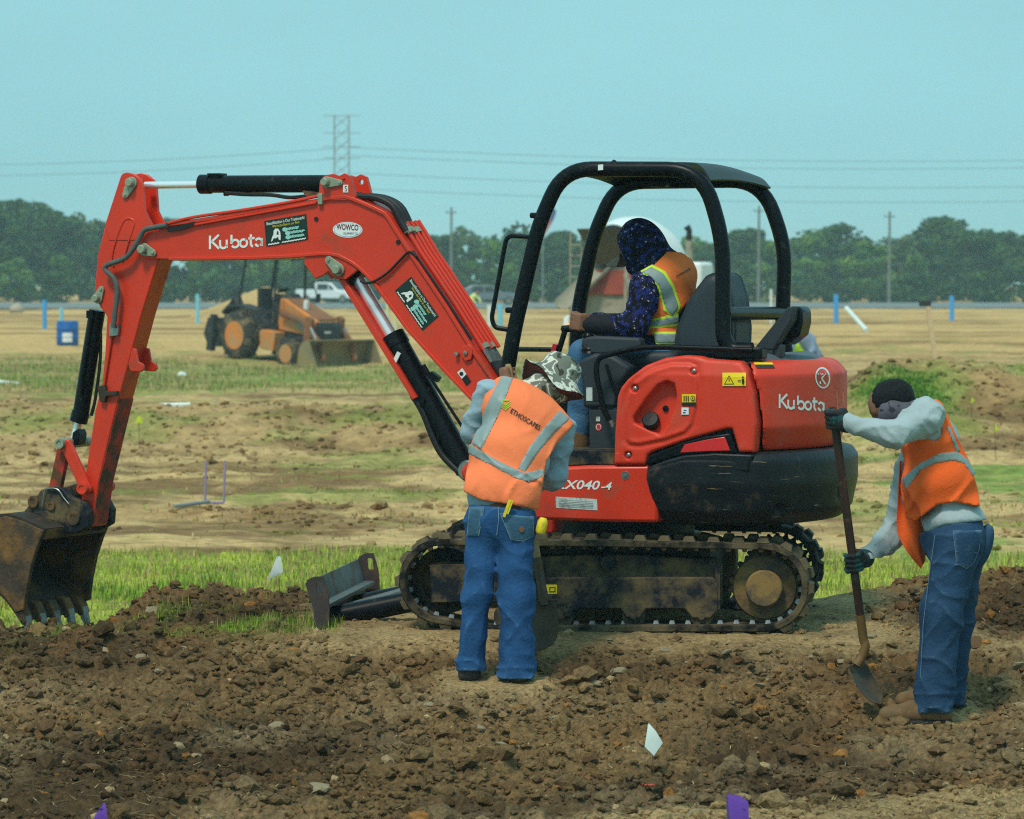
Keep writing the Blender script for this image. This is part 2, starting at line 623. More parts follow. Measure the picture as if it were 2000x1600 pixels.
def on_field(sdf, y0, y1, lift=0.0012, off=0.0035):
    """surface point of a distance field seen along a measured direction"""
    def g(u, v, k):
        d = ray(u, v); t = y0 / d[1]; t1 = y1 / d[1]
        for _ in range(60):
            s = float(sdf((CAMP + d * t)[None])[0])
            if s < 0.0004 or t > t1: break
            t += s * 0.8
        return CAMP + d * (t - (off + lift * k) / np.linalg.norm(d))
    return g
# ================================================================== the ground
C_SOIL = np.array(lin((122, 97, 64))); C_SOIL_D = np.array(lin((80, 62, 41))); C_TAN = np.array(lin((190, 160, 112)))
C_SOIL_R = np.array(lin((120, 88, 54))); C_STRAW = np.array(lin((196, 172, 122))); C_GREY = np.array(lin((148, 126, 94)))
C_GRASS = np.array(lin((118, 150, 46))); C_YG = np.array(lin((172, 184, 70))); C_DKG = np.array(lin((82, 122, 44)))

_by = [6, 12, 14.75, 17.2, 18.0, 18.8, 20.2, 20.9, 22.0, 23.5, 26, 34, 44, 49.5, 53.5, 60, 72, 84, 107, 125, 200, 380, 800, 6000]
_bz = [-0.75, -0.45, -0.36, -0.25, -0.135, -0.005, 0.0, -0.02, -0.32, -0.56, -0.57, -0.57, -0.52, -0.48, 0.02, -0.25, -0.44, -0.44, -0.36, -0.05, 0.0, 0.0, 0.2, 0.2]

def base_z(x, y):
    wob = 1.2 * vnoise(x * 0.12, y * 0.02 + 3.3, None, 5) * sstep(30, 50, y)
    z = np.interp(y + wob, _by, _bz)
    # the crest behind the excavator is higher and farther on the right
    z = z + 0.20 * sstep(1.5, 2.6, x) * np.exp(-((y - 21.2) / 0.9) ** 2)
    # spoil bank on the right of the field
    r = sstep(3.9, 5.6, x - (y - 52) * 0.06)
    z = z - 0.15 * sstep(-1.95, -2.5, x) * sstep(19.0, 19.8, y) * (1 - sstep(21.2, 22.0, y))
    z = z + 0.40 * r * np.exp(-((y - 54.5) / 2.2) ** 2) + 0.25 * r * sstep(40, 54, y) * (1 - sstep(60, 90, y))
    z = z + 0.35 * np.exp(-(((x - 4.9) / 0.8) ** 2 + ((y - 50) / 2.0) ** 2))
    z = z - 0.42 * np.exp(-((x + 5.0) / 2.4) ** 2 - ((y - 102.0) / 3.2) ** 2)
    # low stockpile of soil far off on the left
    z = z + 1.75 * np.maximum(0, 1 - np.hypot((x + 12.6) / 4.2, (y - 185) / 8.0)) ** 0.9
    return z

def pressed(x, y):
    """how far the tracks and boots have flattened the clods, 0..1"""
    a = sstep(18.35, 18.75, y) * (1 - sstep(20.9, 21.3, y)) * sstep(-1.3, -0.9, x) * (1 - sstep(1.9, 2.3, x))
    b = np.exp(-((y - 18.62) / 0.22) ** 2) * 0.75 * sstep(-1.6, -0.8, x)
    s = sstep(0.15, 0.5, x * 0.55 - (y - 14.95) * 1.6) * 0.8
    f = 0
    for fx, fy in ((-0.21, 18.0), (0.02, 17.95), (2.0, 17.2), (2.07, 17.4)):
        f = np.maximum(f, 1 - sstep(0.10, 0.26, np.hypot(x - fx, (y - fy) * 0.7)))
    return np.clip(np.maximum(np.maximum(a, b), np.maximum(s, f)), 0, 1)

def detail_z(x, y):
    h = 0.035 * fbm(x, y, 0.9, 3, 21)
    wx = x + 0.06 * vnoise(x * 6, y * 6, None, 71); wy = y + 0.06 * vnoise(x * 6, y * 6, None, 72)
    c = 0.055 * (1 - np.abs(fbm(wx, wy, 2.6, 2, 31)) * 2.2) ** 2 * 0.6
    c = c + 0.036 * np.maximum(0, vnoise(wx * 8, wy * 8, None, 44)) + 0.052 * np.maximum(0, vnoise(wx * 15, wy * 15, None, 45))
    c = c + 0.032 * np.maximum(-.3, vnoise(wx * 29, wy * 29, None, 46)) + 0.009 * vnoise(x * 57, y * 40, None, 47)
    p = pressed(x, y)
    lump = np.exp(-((y - 20.75) / 0.33) ** 2) * (sstep(-0.75, -1.15, x)) * sstep(-2.5, -2.2, x) * (0.02 + 0.11 * np.maximum(0, fbm(x, y, 2.4, 3, 91)))
    lump = lump + 0.07 * np.exp(-(((x + 2.02) / 0.16) ** 2 + ((y - 20.7) / 0.2) ** 2)) + 0.05 * np.exp(-(((x + 1.72) / 0.09) ** 2 + ((y - 20.7) / 0.2) ** 2))
    return h * (1 - 0.8 * p) + c * (1 - 0.86 * p) - 0.045 + 0.045 * p + lump

def ground_z(x, y):
    x = np.asarray(x, float); y = np.asarray(y, float)
    return base_z(x, y) + np.where((y < 22.6) & (np.abs(x) < 4.4), detail_z(x, y), 0.0)

def gz1(x, y):
    return float(ground_z(np.array([x]), np.array([y]))[0])

def soil_col(x, y):
    n = fbm(x, y, 0.8, 4, 3); n2 = fbm(x, y, 3.5, 3, 4); p = pressed(x, y)
    k = sstep(-0.35, 0.35, n)[:, None]
    c = C_SOIL_D * (1 - k) + C_SOIL * k
    k = sstep(0.05, 0.5, n2)[:, None] * 0.5; c = c * (1 - k) + C_SOIL_R * k
    k = sstep(0.0, 0.5, fbm(x, y, 1.7, 3, 9))[:, None] * 0.45; c = c * (1 - k) + C_GREY * k
    k = (p * (0.55 + 0.45 * sstep(-0.4, 0.2, n2)))[:, None] * 0.8; c = c * (1 - k) + C_TAN * 0.85 * k
    # sparse grass coming through on the left
    g = sstep(0.0, 0.35, fbm(x, y, 2.2, 3, 55)) * np.exp(-((y - 19.6) / 0.55) ** 2) * sstep(-0.9, -1.5, x)
    k = g[:, None] * 0.7; c = c * (1 - k) + C_GRASS * 0.8 * k
    return c

M_SOIL = mat('soil', (0.2, 0.15, 0.1), 0.95, attr='Col', var=0.75, vsc=38, bump=1.0, bsc=110, spec=0.15)
M_FIELD = mat('field_soil', (0.3, 0.2, 0.1), 0.95, attr='Col', var=0.45, vsc=5.0, bump=1.0, bsc=5, bd=0.10, spec=0.1)
M_BLADE = mat('grass_blade', (0.1, 0.2, 0.03), 0.7, attr='Col', var=0.15, vsc=3, spec=0.2)

def grid_faces(a, b):
    i = np.arange(a - 1)[:, None] * b + np.arange(b - 1)[None, :]
    i = i.ravel()
    return np.stack([i, i + 1, i + b + 1, i + b], 1)

xs = np.arange(-4.3, 4.31, 0.0145); ys = np.concatenate([np.arange(12.8, 21.3, 0.024), np.arange(21.3, 22.9, 0.06)])
X, Y = np.meshgrid(xs, ys); x, y = X.ravel(), Y.ravel()
z = base_z(x, y) + detail_z(x, y)
edge = np.maximum(sstep(4.0, 4.3, np.abs(x)), np.maximum(sstep(22.4, 22.9, y), sstep(13.3, 12.8, y)))
z = z - 0.15 * edge
ground = put('ground', (np.stack([x, y, z], 1), grid_faces(len(ys), len(xs))), M_SOIL, kind='structure', smooth=180, col=soil_col(x, y))

def field_col(x, y):
    u = x / y * FPX + 1000
    n = fbm(x, y, 0.35, 4, 101); n2 = fbm(x * 0.55, y, 0.8, 5, 102, .62); n3 = fbm(x * 0.2, y * .6, 0.35, 5, 103, .65)
    c = np.tile(np.array(lin((194, 162, 112))), (len(x), 1))
    k = sstep(-0.05, 0.38, n2)[:, None] * 0.85; c = c * (1 - k) + np.array(lin((118, 88, 56))) * k
    k = sstep(0.15, 0.5, fbm(x * 0.6, y, 1.6, 4, 107, .65))[:, None] * 0.6; c = c * (1 - k) + np.array(lin((104, 76, 48))) * k
    k = sstep(0.1, 0.5, n)[:, None] * 0.5; c = c * (1 - k) + np.array(lin((150, 112, 70))) * k
    far = sstep(90, 130, y)[:, None]
    cf = np.tile(np.array(lin((206, 168, 110))), (len(x), 1))
    k = sstep(-0.08, 0.3, n3)[:, None] * 0.85; cf = cf * (1 - k) + np.array(lin((128, 94, 58))) * k
    c = c * (1 - far) + cf * far
    # soil bank
    k = (np.exp(-((y - 52.5) / 3.2) ** 2) * (0.55 + 0.45 * n2))[:, None]; k = np.clip(k, 0, 1) * 0.75
    c = c * (1 - k) + np.array(lin((122, 94, 62))) * k
    # green in the ditch
    g = sstep(-0.15, 0.35, fbm(x, y, 0.45, 4, 111) + 1.6 * (1 - sstep(28, 34, y)) - 0.4 * sstep(31, 37, y) - 0.6 * sstep(36, 42, y))
    k = g[:, None] * 0.9
    gm = sstep(-.3, .3, fbm(x, y, .8, 4, 119))[:, None]; gc = C_YG * .95 * gm + np.array(lin((126, 140, 56))) * (1 - gm); gc = gc * (1 - .35 * sstep(.0, .5, fbm(x, y, 1.5, 3, 121)))[:, None]
    c = c * (1 - k) + gc * k
    g = sstep(0.16, 0.42, fbm(x * .7, y * .6, 0.7, 4, 151, .6)) * sstep(33, 37, y) * (1 - sstep(110, 140, y)); k = g[:, None] * .55; c = c * (1 - k) + np.array(lin((124, 138, 62))) * k
    # green strip before the backhoe
    g = sstep(72, 78, y + 3 * n) * (1 - sstep(98, 108, y + 6 * n)) * sstep(3.0, 0.5, x - (y - 60) * 0.05) * (0.45 + 0.55 * sstep(-0.4, 0.1, n))
    k = g[:, None] * (.55 + .45 * sstep(-.2, .3, n2))[:, None]; c = c * (1 - k) + np.array(lin((124, 136, 66))) * k
    # green patches on the right-hand bank
    g = np.exp(-(((u - 1765) / 75) ** 2 + ((y - 51.2) / 1.5) ** 2)) * 1.4
    g = np.maximum(g, sstep(0.12, 0.45, fbm(x, y, 0.5, 3, 133)) * (x > 3.4) * (y > 30) * (y < 56) * 0.7)
    k = np.clip(g, 0, 1)[:, None]; c = c * (1 - k) + np.array(lin((96, 140, 52))) * k
    return c

def field_z(x, y):
    z = base_z(x, y)
    z = z + (0.05 * fbm(x, y, 0.9, 3, 201) + 0.02 * fbm(x, y, 3.0, 2, 202)) * sstep(22, 26, y) * (1 + 2.2 * np.exp(-((y - 52) / 4) ** 2)) + (0.05 * fbm(x, y, 1.9, 4, 207, 0.65) + 0.06 * np.maximum(0, fbm(x * .8, y, 3.1, 3, 208))) * sstep(33, 38, y) * (1 - sstep(90, 140, y))
    return z
ts = np.linspace(-0.34, 0.34, 420); ts = ts * (1 + 3.0 * np.maximum(0, np.abs(ts) - 0.2) / 0.14)
fy = np.concatenate([np.linspace(5, 22, 24), np.geomspace(22.3, 130, 520), np.geomspace(131, 2480, 120)])
T_, Y = np.meshgrid(ts, fy); y = Y.ravel(); x = (T_ * np.maximum(Y, 22)).ravel()
z = field_z(x, y)
under = (np.abs(x) < 4.25) & (y < 22.8)
z = np.where(under, z - 0.30, z - 0.02 * (y < 23.5))
put('field', (np.stack([x, y, z], 1), grid_faces(len(fy), len(ts))), M_FIELD, kind='structure', smooth=180, col=field_col(x, y))

# grey road along the foot of the trees
bb = B()
rx = np.linspace(-170, 170, 60)
bb.sheet([[(q, 268 + 0.03 * q, 0.06) for q in rx], [(q, 275 + 0.03 * q, 0.14) for q in rx], [(q, 338 + 0.03 * q, 0.10) for q in rx], [(q, 346 + 0.03 * q, 0.02) for q in rx]])
put('road', bb, mat('road_asphalt', lin((118, 122, 120)), 0.9, var=0.08, vsc=0.05), kind='structure', smooth=0)

# ------------------------------------------------------------------ loose clods, stones, straw
def rock_mesh(seed, sub, flat=0.75, rough=0.28):
    bm = bmesh.new(); bmesh.ops.create_icosphere(bm, subdivisions=sub, radius=1.0)
    v = np.array([q.co[:] for q in bm.verts]); f = np.array([[q.index for q in p.verts] for p in bm.faces]); bm.free()
    n = vnoise(v[:, 0] * 1.3 + seed * 9, v[:, 1] * 1.3, v[:, 2] * 1.3, seed) + 0.5 * vnoise(v[:, 0] * 2.9 + seed * 5, v[:, 1] * 2.9, v[:, 2] * 2.9, seed + 7)
    v = v * (1 + rough * n)[:, None]
    v[:, 2] *= flat
    return v, f

def scatter_rocks(n, sampler, size, colf, seed, sub=1):
    rng = np.random.default_rng(seed)
    protos = [rock_mesh(seed + k, sub, 0.75, 0.42) for k in range(9)]
    x, y, s = sampler(rng, n)
    z = ground_z(x, y); col = colf(x, y)
    VV = []; FF = []; CC = []; o = 0
    tint = rng.uniform(0.72, 1.18, len(x))
    for i in range(len(x)):
        v, f = protos[rng.integers(9)]
        a = rng.uniform(0, 6.28); c, sn = math.cos(a), math.sin(a)
        sx, sy, sz = s[i] * rng.uniform(0.7, 1.4), s[i] * rng.uniform(0.7, 1.3), s[i] * rng.uniform(0.6, 1.0)
        q = v * (sx, sy, sz)
        tl = rng.normal(0, 0.35); ct, st = math.cos(tl), math.sin(tl)
        q = np.stack([q[:, 0], q[:, 1] * ct - q[:, 2] * st, q[:, 1] * st + q[:, 2] * ct], 1)
        q = np.stack([q[:, 0] * c - q[:, 1] * sn, q[:, 0] * sn + q[:, 1] * c, q[:, 2]], 1)
        VV.append(q + (x[i], y[i], z[i] + 0.12 * s[i])); FF.append(f + o); o += len(v)
        CC.append(np.tile(col[i] * tint[i], (len(v), 1)))
    return np.concatenate(VV), np.concatenate(FF), np.concatenate(CC)

def clod_sampler(rng, n):
    y = 14.0 + 7.2 * rng.random(n) ** 1.25
    x = rng.uniform(-1, 1, n) * (y * 0.160)
    keep = rng.random(n) > pressed(x, y) * 0.93
    clus = fbm(x, y, 1.6, 3, 61) > rng.uniform(-0.7, 0.2, n)
    keep &= clus
    s = np.exp(rng.normal(math.log(0.0115), 0.60, n)).clip(0.004, 0.062)
    return x[keep], y[keep], s[keep]
def clod_col(x, y):
    c = soil_col(x, y); r = np.random.default_rng(5).random(len(x))
    k = (r > 0.985)[:, None]; c = np.where(k, C_GREY * 1.25, c)
    k = ((r > 0.97) & (r <= 0.985))[:, None]; c = np.where(k, np.array(lin((150, 104, 54))), c)
    return c
v, f, c = scatter_rocks(52000, clod_sampler, None, clod_col, 40)
_gz = ground_z
def mid_sampler(rng, n):
    y = 27 + 33 * rng.random(n) ** .8; x = rng.uniform(-1, 1, n) * y * .165
    k = (fbm(x, y, .5, 4, 62) + .9 * np.exp(-((y - 52) / 3.5) ** 2) > rng.uniform(-.1, .7, n)); s = np.exp(rng.normal(math.log(.028), .5, n)).clip(.01, .11)
    return x[k], y[k], s[k]
put('clods', (v, f), M_SOIL, kind='stuff', label='loose brown clods strewn over the turned soil', cat='soil', smooth=20, col=c)

M_STONE = mat('pale_stone', lin((158, 142, 112)), 0.9, var=0.3, vsc=14, bump=0.6, bsc=60, dirt=((0.09, 0.06, 0.035), 0.35, 16))
M_STONE_B = mat('brown_stone', lin((120, 88, 56)), 0.95, var=0.35, vsc=14, bump=0.8, bsc=60)
stone_me = [mesh_of('stone', *(lambda r: (r[0], r[1]))(rock_mesh(300 + k, 2, 0.55, 0.42)), [M_STONE, M_STONE_B][k % 2], smooth=22) for k in range(8)]
def ground_hit(u, v):
    d = ray(u, v); t = np.arange(13, 24, 0.01) / d[1]
    q = CAMP + d * t[:, None]
    k = np.argmax(q[:, 2] < ground_z(q[:, 0], q[:, 1]))
    return q[k]
spots = [(614, 1548, .075, 0), (1210, 1312, .045, 0), (1640, 1296, .05, 0), (1165, 1338, .05, 0), (1420, 1275, .035, 0), (1478, 1345, .05, 2), (1362, 1335, .06, 1), (1190, 1252, .03, 0),
         (300, 1193, .05, 0), (280, 1290, .035, 1), (275, 1283, .03, 2), (410, 1287, .045, 1), (362, 1267, .03, 0), (312, 1312, .03, 2), (520, 1318, .035, 1), (1090, 1405, .04, 0), (1105, 1372, .045, 3),
         (935, 1425, .04, 2), (880, 1385, .05, 0), (840, 1380, .04, 4), (1320, 1250, .045, 3), (1440, 1292, .05, 1), (1380, 1300, .05, 3), (1500, 1330, .03, 0), (1240, 1365, .045, 1), (1620, 1415, .075, 1),
         (1300, 1270, .04, 0), (1590, 1285, .03, 4), (1700, 1245, .04, 0), (1905, 1260, .06, 1), (1960, 1240, .05, 3), (1990, 1300, .04, 2), (1760, 1185, .06, 5), (1930, 1190, .05, 1), (1880, 1205, .05, 3),
         (90, 1420, .05, 1), (180, 1500, .05, 3), (60, 1340, .04, 5), (700, 1450, .05, 1), (540, 1420, .04, 2), (760, 1500, .055, 3), (1000, 1540, .05, 1), (1150, 1480, .05, 3), (1360, 1590, .04, 2), (460, 1520, .045, 5),
         (230, 1580, .05, 3), (860, 1570, .045, 1), (1830, 1470, .05, 1), (1950, 1450, .045, 3), (1720, 1500, .05, 5), (1560, 1470, .05, 1), (340, 1400, .05, 3), (980, 1455, .03, 2), (620, 1350, .05, 1), (700, 1290, .05, 3)]
for i, (u, v_, s, k) in enumerate(spots):
    q = ground_hit(u, v_)
    a = random.uniform(0, 6.28)
    M = Matrix.Translation((q[0], q[1], q[2] + s * 0.1)) @ Matrix.Rotation(a, 4, 'Z') @ Matrix.Rotation(random.uniform(-.5, .5), 4, 'X') @ Matrix.Diagonal((s, s * random.uniform(.6, .9), s * random.uniform(.6, 1.0), 1))
    o = bpy.data.objects.new('stone', stone_me[(k + (i % 3) * 2 * (k < 3)) % 8]); COLL.objects.link(o); o.parent = ground; o.matrix_basis = M

def blades(x, y, z, h, w, lean, col, seed=1, lie=False):
    rng = np.random.default_rng(seed); n = len(x)
    a = rng.uniform(0, 6.28, n); d = np.stack([np.cos(a), np.sin(a)], 1)
    p = np.stack([-d[:, 1], d[:, 0]], 1)
    le = lean * rng.uniform(0.2, 1.0, n) * h
    V = np.zeros((n, 5, 3))
    for k, (t, ww) in enumerate(((0, 1), (0, -1), (0.55, 0.7), (0.55, -0.7), (1, 0))):
        hh = h * t * (0.12 if lie else 1.0); off = le * t ** (1 if lie else 2)
        V[:, k, 0] = x + d[:, 0] * off + p[:, 0] * w * ww / 2
        V[:, k, 1] = y + d[:, 1] * off + p[:, 1] * w * ww / 2
        V[:, k, 2] = z + hh
    b = np.arange(n)[:, None] * 5
    F = np.concatenate([b + [0, 1, 3], b + [0, 3, 2], b + [2, 3, 4]])
    C = np.repeat(col, 5, axis=0)
    return V.reshape(-1, 3), F, C

rng = np.random.default_rng(77)
# straw lying in the turned soil, thick on the untilled corner
n = 16000; y = rng.uniform(13.6, 21.0, n); x = rng.uniform(-1, 1, n) * y * 0.165
p = pressed(x, y)
dens = 0.16 + 0.5 * sstep(0.0, 0.4, fbm(x, y, 1.1, 3, 81)) + 0.9 * sstep(0.15, 0.5, x * 0.55 - (y - 14.95) * 1.6)
k = rng.random(n) < dens; x, y = x[k], y[k]; n = len(x)
cs = (C_STRAW * 0.75)[None] * rng.uniform(0.6, 1.4, n)[:, None]
v, f, c = blades(x, y, ground_z(x, y) + 0.010, rng.uniform(0.03, 0.10, n), rng.uniform(0.002, 0.0055, n), 1.4, cs, 3, lie=True)
put('straw', (v, f), M_BLADE, kind='stuff', label='dry straw scattered in the turned soil', cat='straw', smooth=0, col=c)

def grass_patch(name, n, sampler, hlo, hhi, wlo, whi, cols, label, zf, seed):
    rng = np.random.default_rng(seed)
    x, y = sampler(rng, n)
    m = len(x); cols = np.array(cols); c = cols[rng.integers(len(cols), size=m)] * rng.uniform(0.7, 1.25, m)[:, None]
    v, f, c = blades(x, y, zf(x, y) - 0.01, rng.uniform(hlo, hhi, m) * (0.6 + 0.6 * sstep(-.4, .4, fbm(x, y, 1.0, 2, 9))), rng.uniform(wlo, whi, m), 0.5, c, seed + 1)
    put(name, (v, f), M_BLADE, kind='stuff', label=label, cat='grass', smooth=0, col=c)

def s1(rng, n):
    y = rng.uniform(23.0, 36, n); x = rng.uniform(-1, 1, n) * y * 0.17
    g = sstep(-0.1, 0.35, fbm(x, y, 0.45, 4, 111) + 1.6 * (1 - sstep(28, 34, y)) - 0.4 * sstep(31, 37, y))
    k = rng.random(n) < g; return x[k], y[k]
grass_patch('grass', 75000, s1, 0.03, 0.10, 0.007, 0.016, [C_GRASS, C_YG, C_YG * 0.9, C_YG, C_TAN * 0.8, C_STRAW * .8], 'green and yellow grass in the ditch behind the excavator', field_z, 500)
def s1b(rng, n):
    y = rng.uniform(27.2, 28.6, n); x = rng.uniform(-1, 1, n) * y * 0.16
    k = rng.random(n) < sstep(-0.1, 0.4, fbm(x, y, 1.2, 3, 117)); return x[k], y[k]
grass_patch('tall_grass', 5000, s1b, 0.06, 0.18, 0.008, 0.018, [C_GRASS, C_GRASS * 1.2, C_DKG], 'line of taller green grass along the ditch bottom', field_z, 520)
def s2(rng, n):
    y = rng.uniform(70, 106, n); x = rng.uniform(-1, 1, n) * y * 0.16
    nn = fbm(x, y, 0.35, 4, 101)
    g = sstep(72, 78, y + 3 * nn) * (1 - sstep(98, 108, y + 6 * nn)) * sstep(3.0, 0.5, x - (y - 60) * 0.05)
    k = rng.random(n) < g * (0.15 + 0.85 * sstep(-.25, .25, fbm(x, y, 0.5, 3, 141))); return x[k], y[k]
grass_patch('grass', 60000, s2, 0.04, 0.17, 0.014, 0.035, [np.array(lin((122, 136, 66))), C_GRASS * .85, C_STRAW * .8, C_STRAW * 0.65], 'strip of pale green grass in front of the backhoe loader', field_z, 540)
def s3(rng, n):
    u = rng.normal(1762, 36, n); y = rng.normal(51.2, 0.9, n); x = (u - 1000) / FPX * y
    return x, y
grass_patch('grass', 9000, s3, 0.02, 0.08, 0.014, 0.03, [C_GRASS, C_DKG, C_DKG * 1.2], 'bright green grass patch on the right-hand soil bank', field_z, 560)
def s4(rng, n):
    y = rng.normal(19.6, 0.4, n); x = rng.uniform(-2.6, -0.9, n)
    k = rng.random(n) < sstep(0.0, 0.4, fbm(x, y, 2.2, 3, 55)); return x[k], y[k]
grass_patch('grass', 7000, s4, 0.02, 0.07, 0.002, 0.005, [C_GRASS, C_GRASS * 0.8, C_YG * 0.8], 'thin green shoots in the soil between bucket and dozer blade', ground_z, 580)
def s5(rng, n):
    y = rng.uniform(34, 58, n); x = rng.uniform(-1, 1, n) * y * 0.165
    k = rng.random(n) < 0.25 + 0.5 * sstep(0.0, 0.5, fbm(x, y, 0.6, 3, 113)); return x[k], y[k]
grass_patch('dry_grass', 22000, s5, 0.02, 0.055, 0.012, 0.03, [C_TAN * 0.9, C_STRAW * 0.85, C_TAN * 0.7, C_GRASS * 1.1], 'sparse dry grass on the tan slope behind the ditch', field_z, 600)
ground_z = field_z
v, f, c = scatter_rocks(15000, mid_sampler, None, lambda x, y: field_col(x, y) * .8, 60)
ground_z = _gz
put('far_clods', (v, f), M_FIELD, kind='stuff', label='brown clods on the slope beyond the ditch', cat='soil', smooth=40, col=c)
# ================================================================== the excavator
C0 = (0.62, 19.85, 0.0)
TF = Fr(C0, 7)        # undercarriage
UF = Fr(C0, 19)       # slewing upper structure
KF = Fr(UF.p(0.75, 0, 0), 24)   # boom, swung a little further

MUD = lin((138, 112, 74))
RED = lin((214, 54, 28))
M_RED = mat('orange_red_paint', RED, 0.38, var=0.08, vsc=3, coat=0.12, spec=0.35, dirt=(lin((166, 68, 44)), 0.22, 5), scratch=(lin((222, 110, 84)), .75), bump=0.05, bsc=120)
M_REDP = mat('faded_red_plastic', lin((216, 58, 34)), 0.45, var=0.06, vsc=3, spec=0.35, dirt=(lin((200, 82, 58)), 0.3, 4), scratch=(lin((226, 128, 104)), .74), bump=0.06, bsc=150)
M_REDD = mat('muddy_red_paint', lin((186, 44, 28)), 0.6, var=0.15, vsc=5, dirt=(lin((88, 62, 40)), 0.75, 9), bump=0.2, bsc=60)
M_BLK = mat('black_paint', (0.0035, 0.0045, 0.007), 0.34, var=0.25, vsc=6, spec=0.16, dirt=((0.05, 0.05, 0.05), 0.1, 20))
M_BLKM = mat('muddy_black_steel', (0.010, 0.013, 0.022), 0.55, var=0.3, vsc=6, dirt=(lin((108, 92, 64)), 0.62, 6), spec=.2, bump=0.25, bsc=60)
M_CW = mat('scraped_black_casting', (0.009, 0.011, 0.015), 0.42, var=0.3, vsc=5, spec=0.25, dirt=(lin((92, 74, 52)), 0.16, 5), scratch=(lin((150, 124, 94)), 0.69), bump=0.12, bsc=90)
M_GREY = mat('grey_plastic', lin((42, 50, 58)), 0.62, var=0.1, vsc=8, bump=0.1, bsc=300)
M_GREYL = mat('grey_cover', lin((78, 90, 98)), 0.6, var=0.08, vsc=8, bump=0.1, bsc=300)
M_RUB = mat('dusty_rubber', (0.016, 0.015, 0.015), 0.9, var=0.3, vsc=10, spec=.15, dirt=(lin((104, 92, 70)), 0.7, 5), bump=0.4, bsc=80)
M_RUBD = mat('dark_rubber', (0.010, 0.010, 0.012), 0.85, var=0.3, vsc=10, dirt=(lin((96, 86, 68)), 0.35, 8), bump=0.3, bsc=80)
M_CHR = mat('chrome', (0.86, 0.88, 0.90), 0.22, metal=0.55, var=0.03)
M_STL = mat('worn_steel', lin((150, 152, 148)), 0.38, metal=0.85, var=0.2, vsc=20)
M_PIN = mat('grey_green_steel', lin((150, 158, 138)), 0.5, metal=0.25, var=0.2, vsc=20, dirt=((0.06, 0.05, 0.04), 0.25, 20))
M_BKT = mat('rusty_muddy_bucket', lin((70, 56, 44)), 0.75, var=0.35, vsc=7, dirt=(lin((128, 92, 48)), 0.62, 6), bump=0.5, bsc=45)
M_BKTI = mat('dark_bucket_steel', lin((54, 44, 36)), 0.8, var=0.4, vsc=7, dirt=(lin((104, 80, 48)), 0.3, 5), bump=0.3, bsc=45)
M_HOSE = mat('hydraulic_hose', (0.007, 0.007, 0.009), 0.55, var=0.2, bump=0.15, bsc=200)
M_HOSEG = mat('grey_hose', lin((84, 88, 86)), 0.6, var=0.15, vsc=20)
M_WHITE = mat('white_print', (0.78, 0.80, 0.78), 0.5, var=0.03)
M_YEL = mat('yellow_label', lin((242, 208, 20)), 0.5, var=0.04)
M_INK = mat('black_print', (0.01, 0.01, 0.012), 0.6, var=0.0)
M_DKGRN = mat('dark_green_print', lin((16, 44, 38)), 0.5, var=0.1)
M_PALEG = mat('pale_green_print', lin((150, 205, 195)), 0.5, var=0.05)
M_BLUEP = mat('blue_print', lin((30, 50, 130)), 0.5, var=0.0)
M_MAROON = mat('maroon_print', lin((110, 30, 60)), 0.5, var=0.0)
M_REFL = mat('red_reflector', lin((214, 24, 22)), 0.3, var=0.05, coat=0.4)
M_SEAT = mat('grey_vinyl', lin((42, 52, 60)), 0.5, var=0.12, vsc=9, bump=0.15, bsc=120)

EX = root('excavator', 'orange-red mini excavator with black canopy standing on rubber tracks', 'excavator', (C0[0], C0[1], 0.0))

# ---------------------------------------------------------------- tracks
def track_path(l):
    cs = [(TF.px(l, 1492, 1148), 0.243), (TF.px(l, 862, 1136), 0.236), (TF.px(l, 955, 1170), 0.19), (TF.px(l, 1180, 1143), 0.247)]
    pts = []
    for (cx, cz), r in cs:
        for k in range(120):
            a = 2 * math.pi * k / 120; pts.append((cx + r * math.cos(a), cz + r * math.sin(a)))
    pts = sorted(set(pts))
    def half(p):
        h = []
        for q in p:
            while len(h) > 1 and (h[-1][0] - h[-2][0]) * (q[1] - h[-2][1]) - (h[-1][1] - h[-2][1]) * (q[0] - h[-2][0]) <= 0: h.pop()
            h.append(q)
        return h
    hu = half(pts)[:-1] + half(pts[::-1])[:-1]
    P = np.array(hu + hu[:1]); d = np.concatenate([[0], np.cumsum(np.linalg.norm(np.diff(P, axis=0), axis=1))])
    return P, d
P_, D_ = track_path(-0.85)
def on_track(s):
    s = s % D_[-1]
    x, z = np.interp(s, D_, P_[:, 0]), np.interp(s, D_, P_[:, 1])
    x2, z2 = np.interp((s + 0.01) % D_[-1], D_, P_[:, 0]), np.interp((s + 0.01) % D_[-1], D_, P_[:, 1])
    return x, z, math.atan2(z2 - z, x2 - x)
NP = 38
lug = B()
F0 = Fr((0, 0, 0), 180); F0.X = np.array([1.0, 0, 0]); F0.Y = np.array([0, 1.0, 0])
for i in range(1):
    v = [(-.034, -.082, 0), (.034, -.082, 0), (.034, .082, 0), (-.034, .082, 0), (-.022, -.072, -.026), (.022, -.072, -.026), (.022, .078, -.026), (-.022, .078, -.026)]
    lug.add(v, [(0, 3, 2, 1)[::-1], (4, 5, 6, 7)[::-1], (0, 1, 5, 4)[::-1], (1, 2, 6, 5)[::-1], (2, 3, 7, 6)[::-1], (3, 0, 4, 7)[::-1]])
ME_LUG = mesh_of('tread_lug', lug.v, lug.f, M_RUB, smooth=0)
ME_LUGD = mesh_of('tread_lug', lug.v, lug.f, M_RUBD, smooth=0)
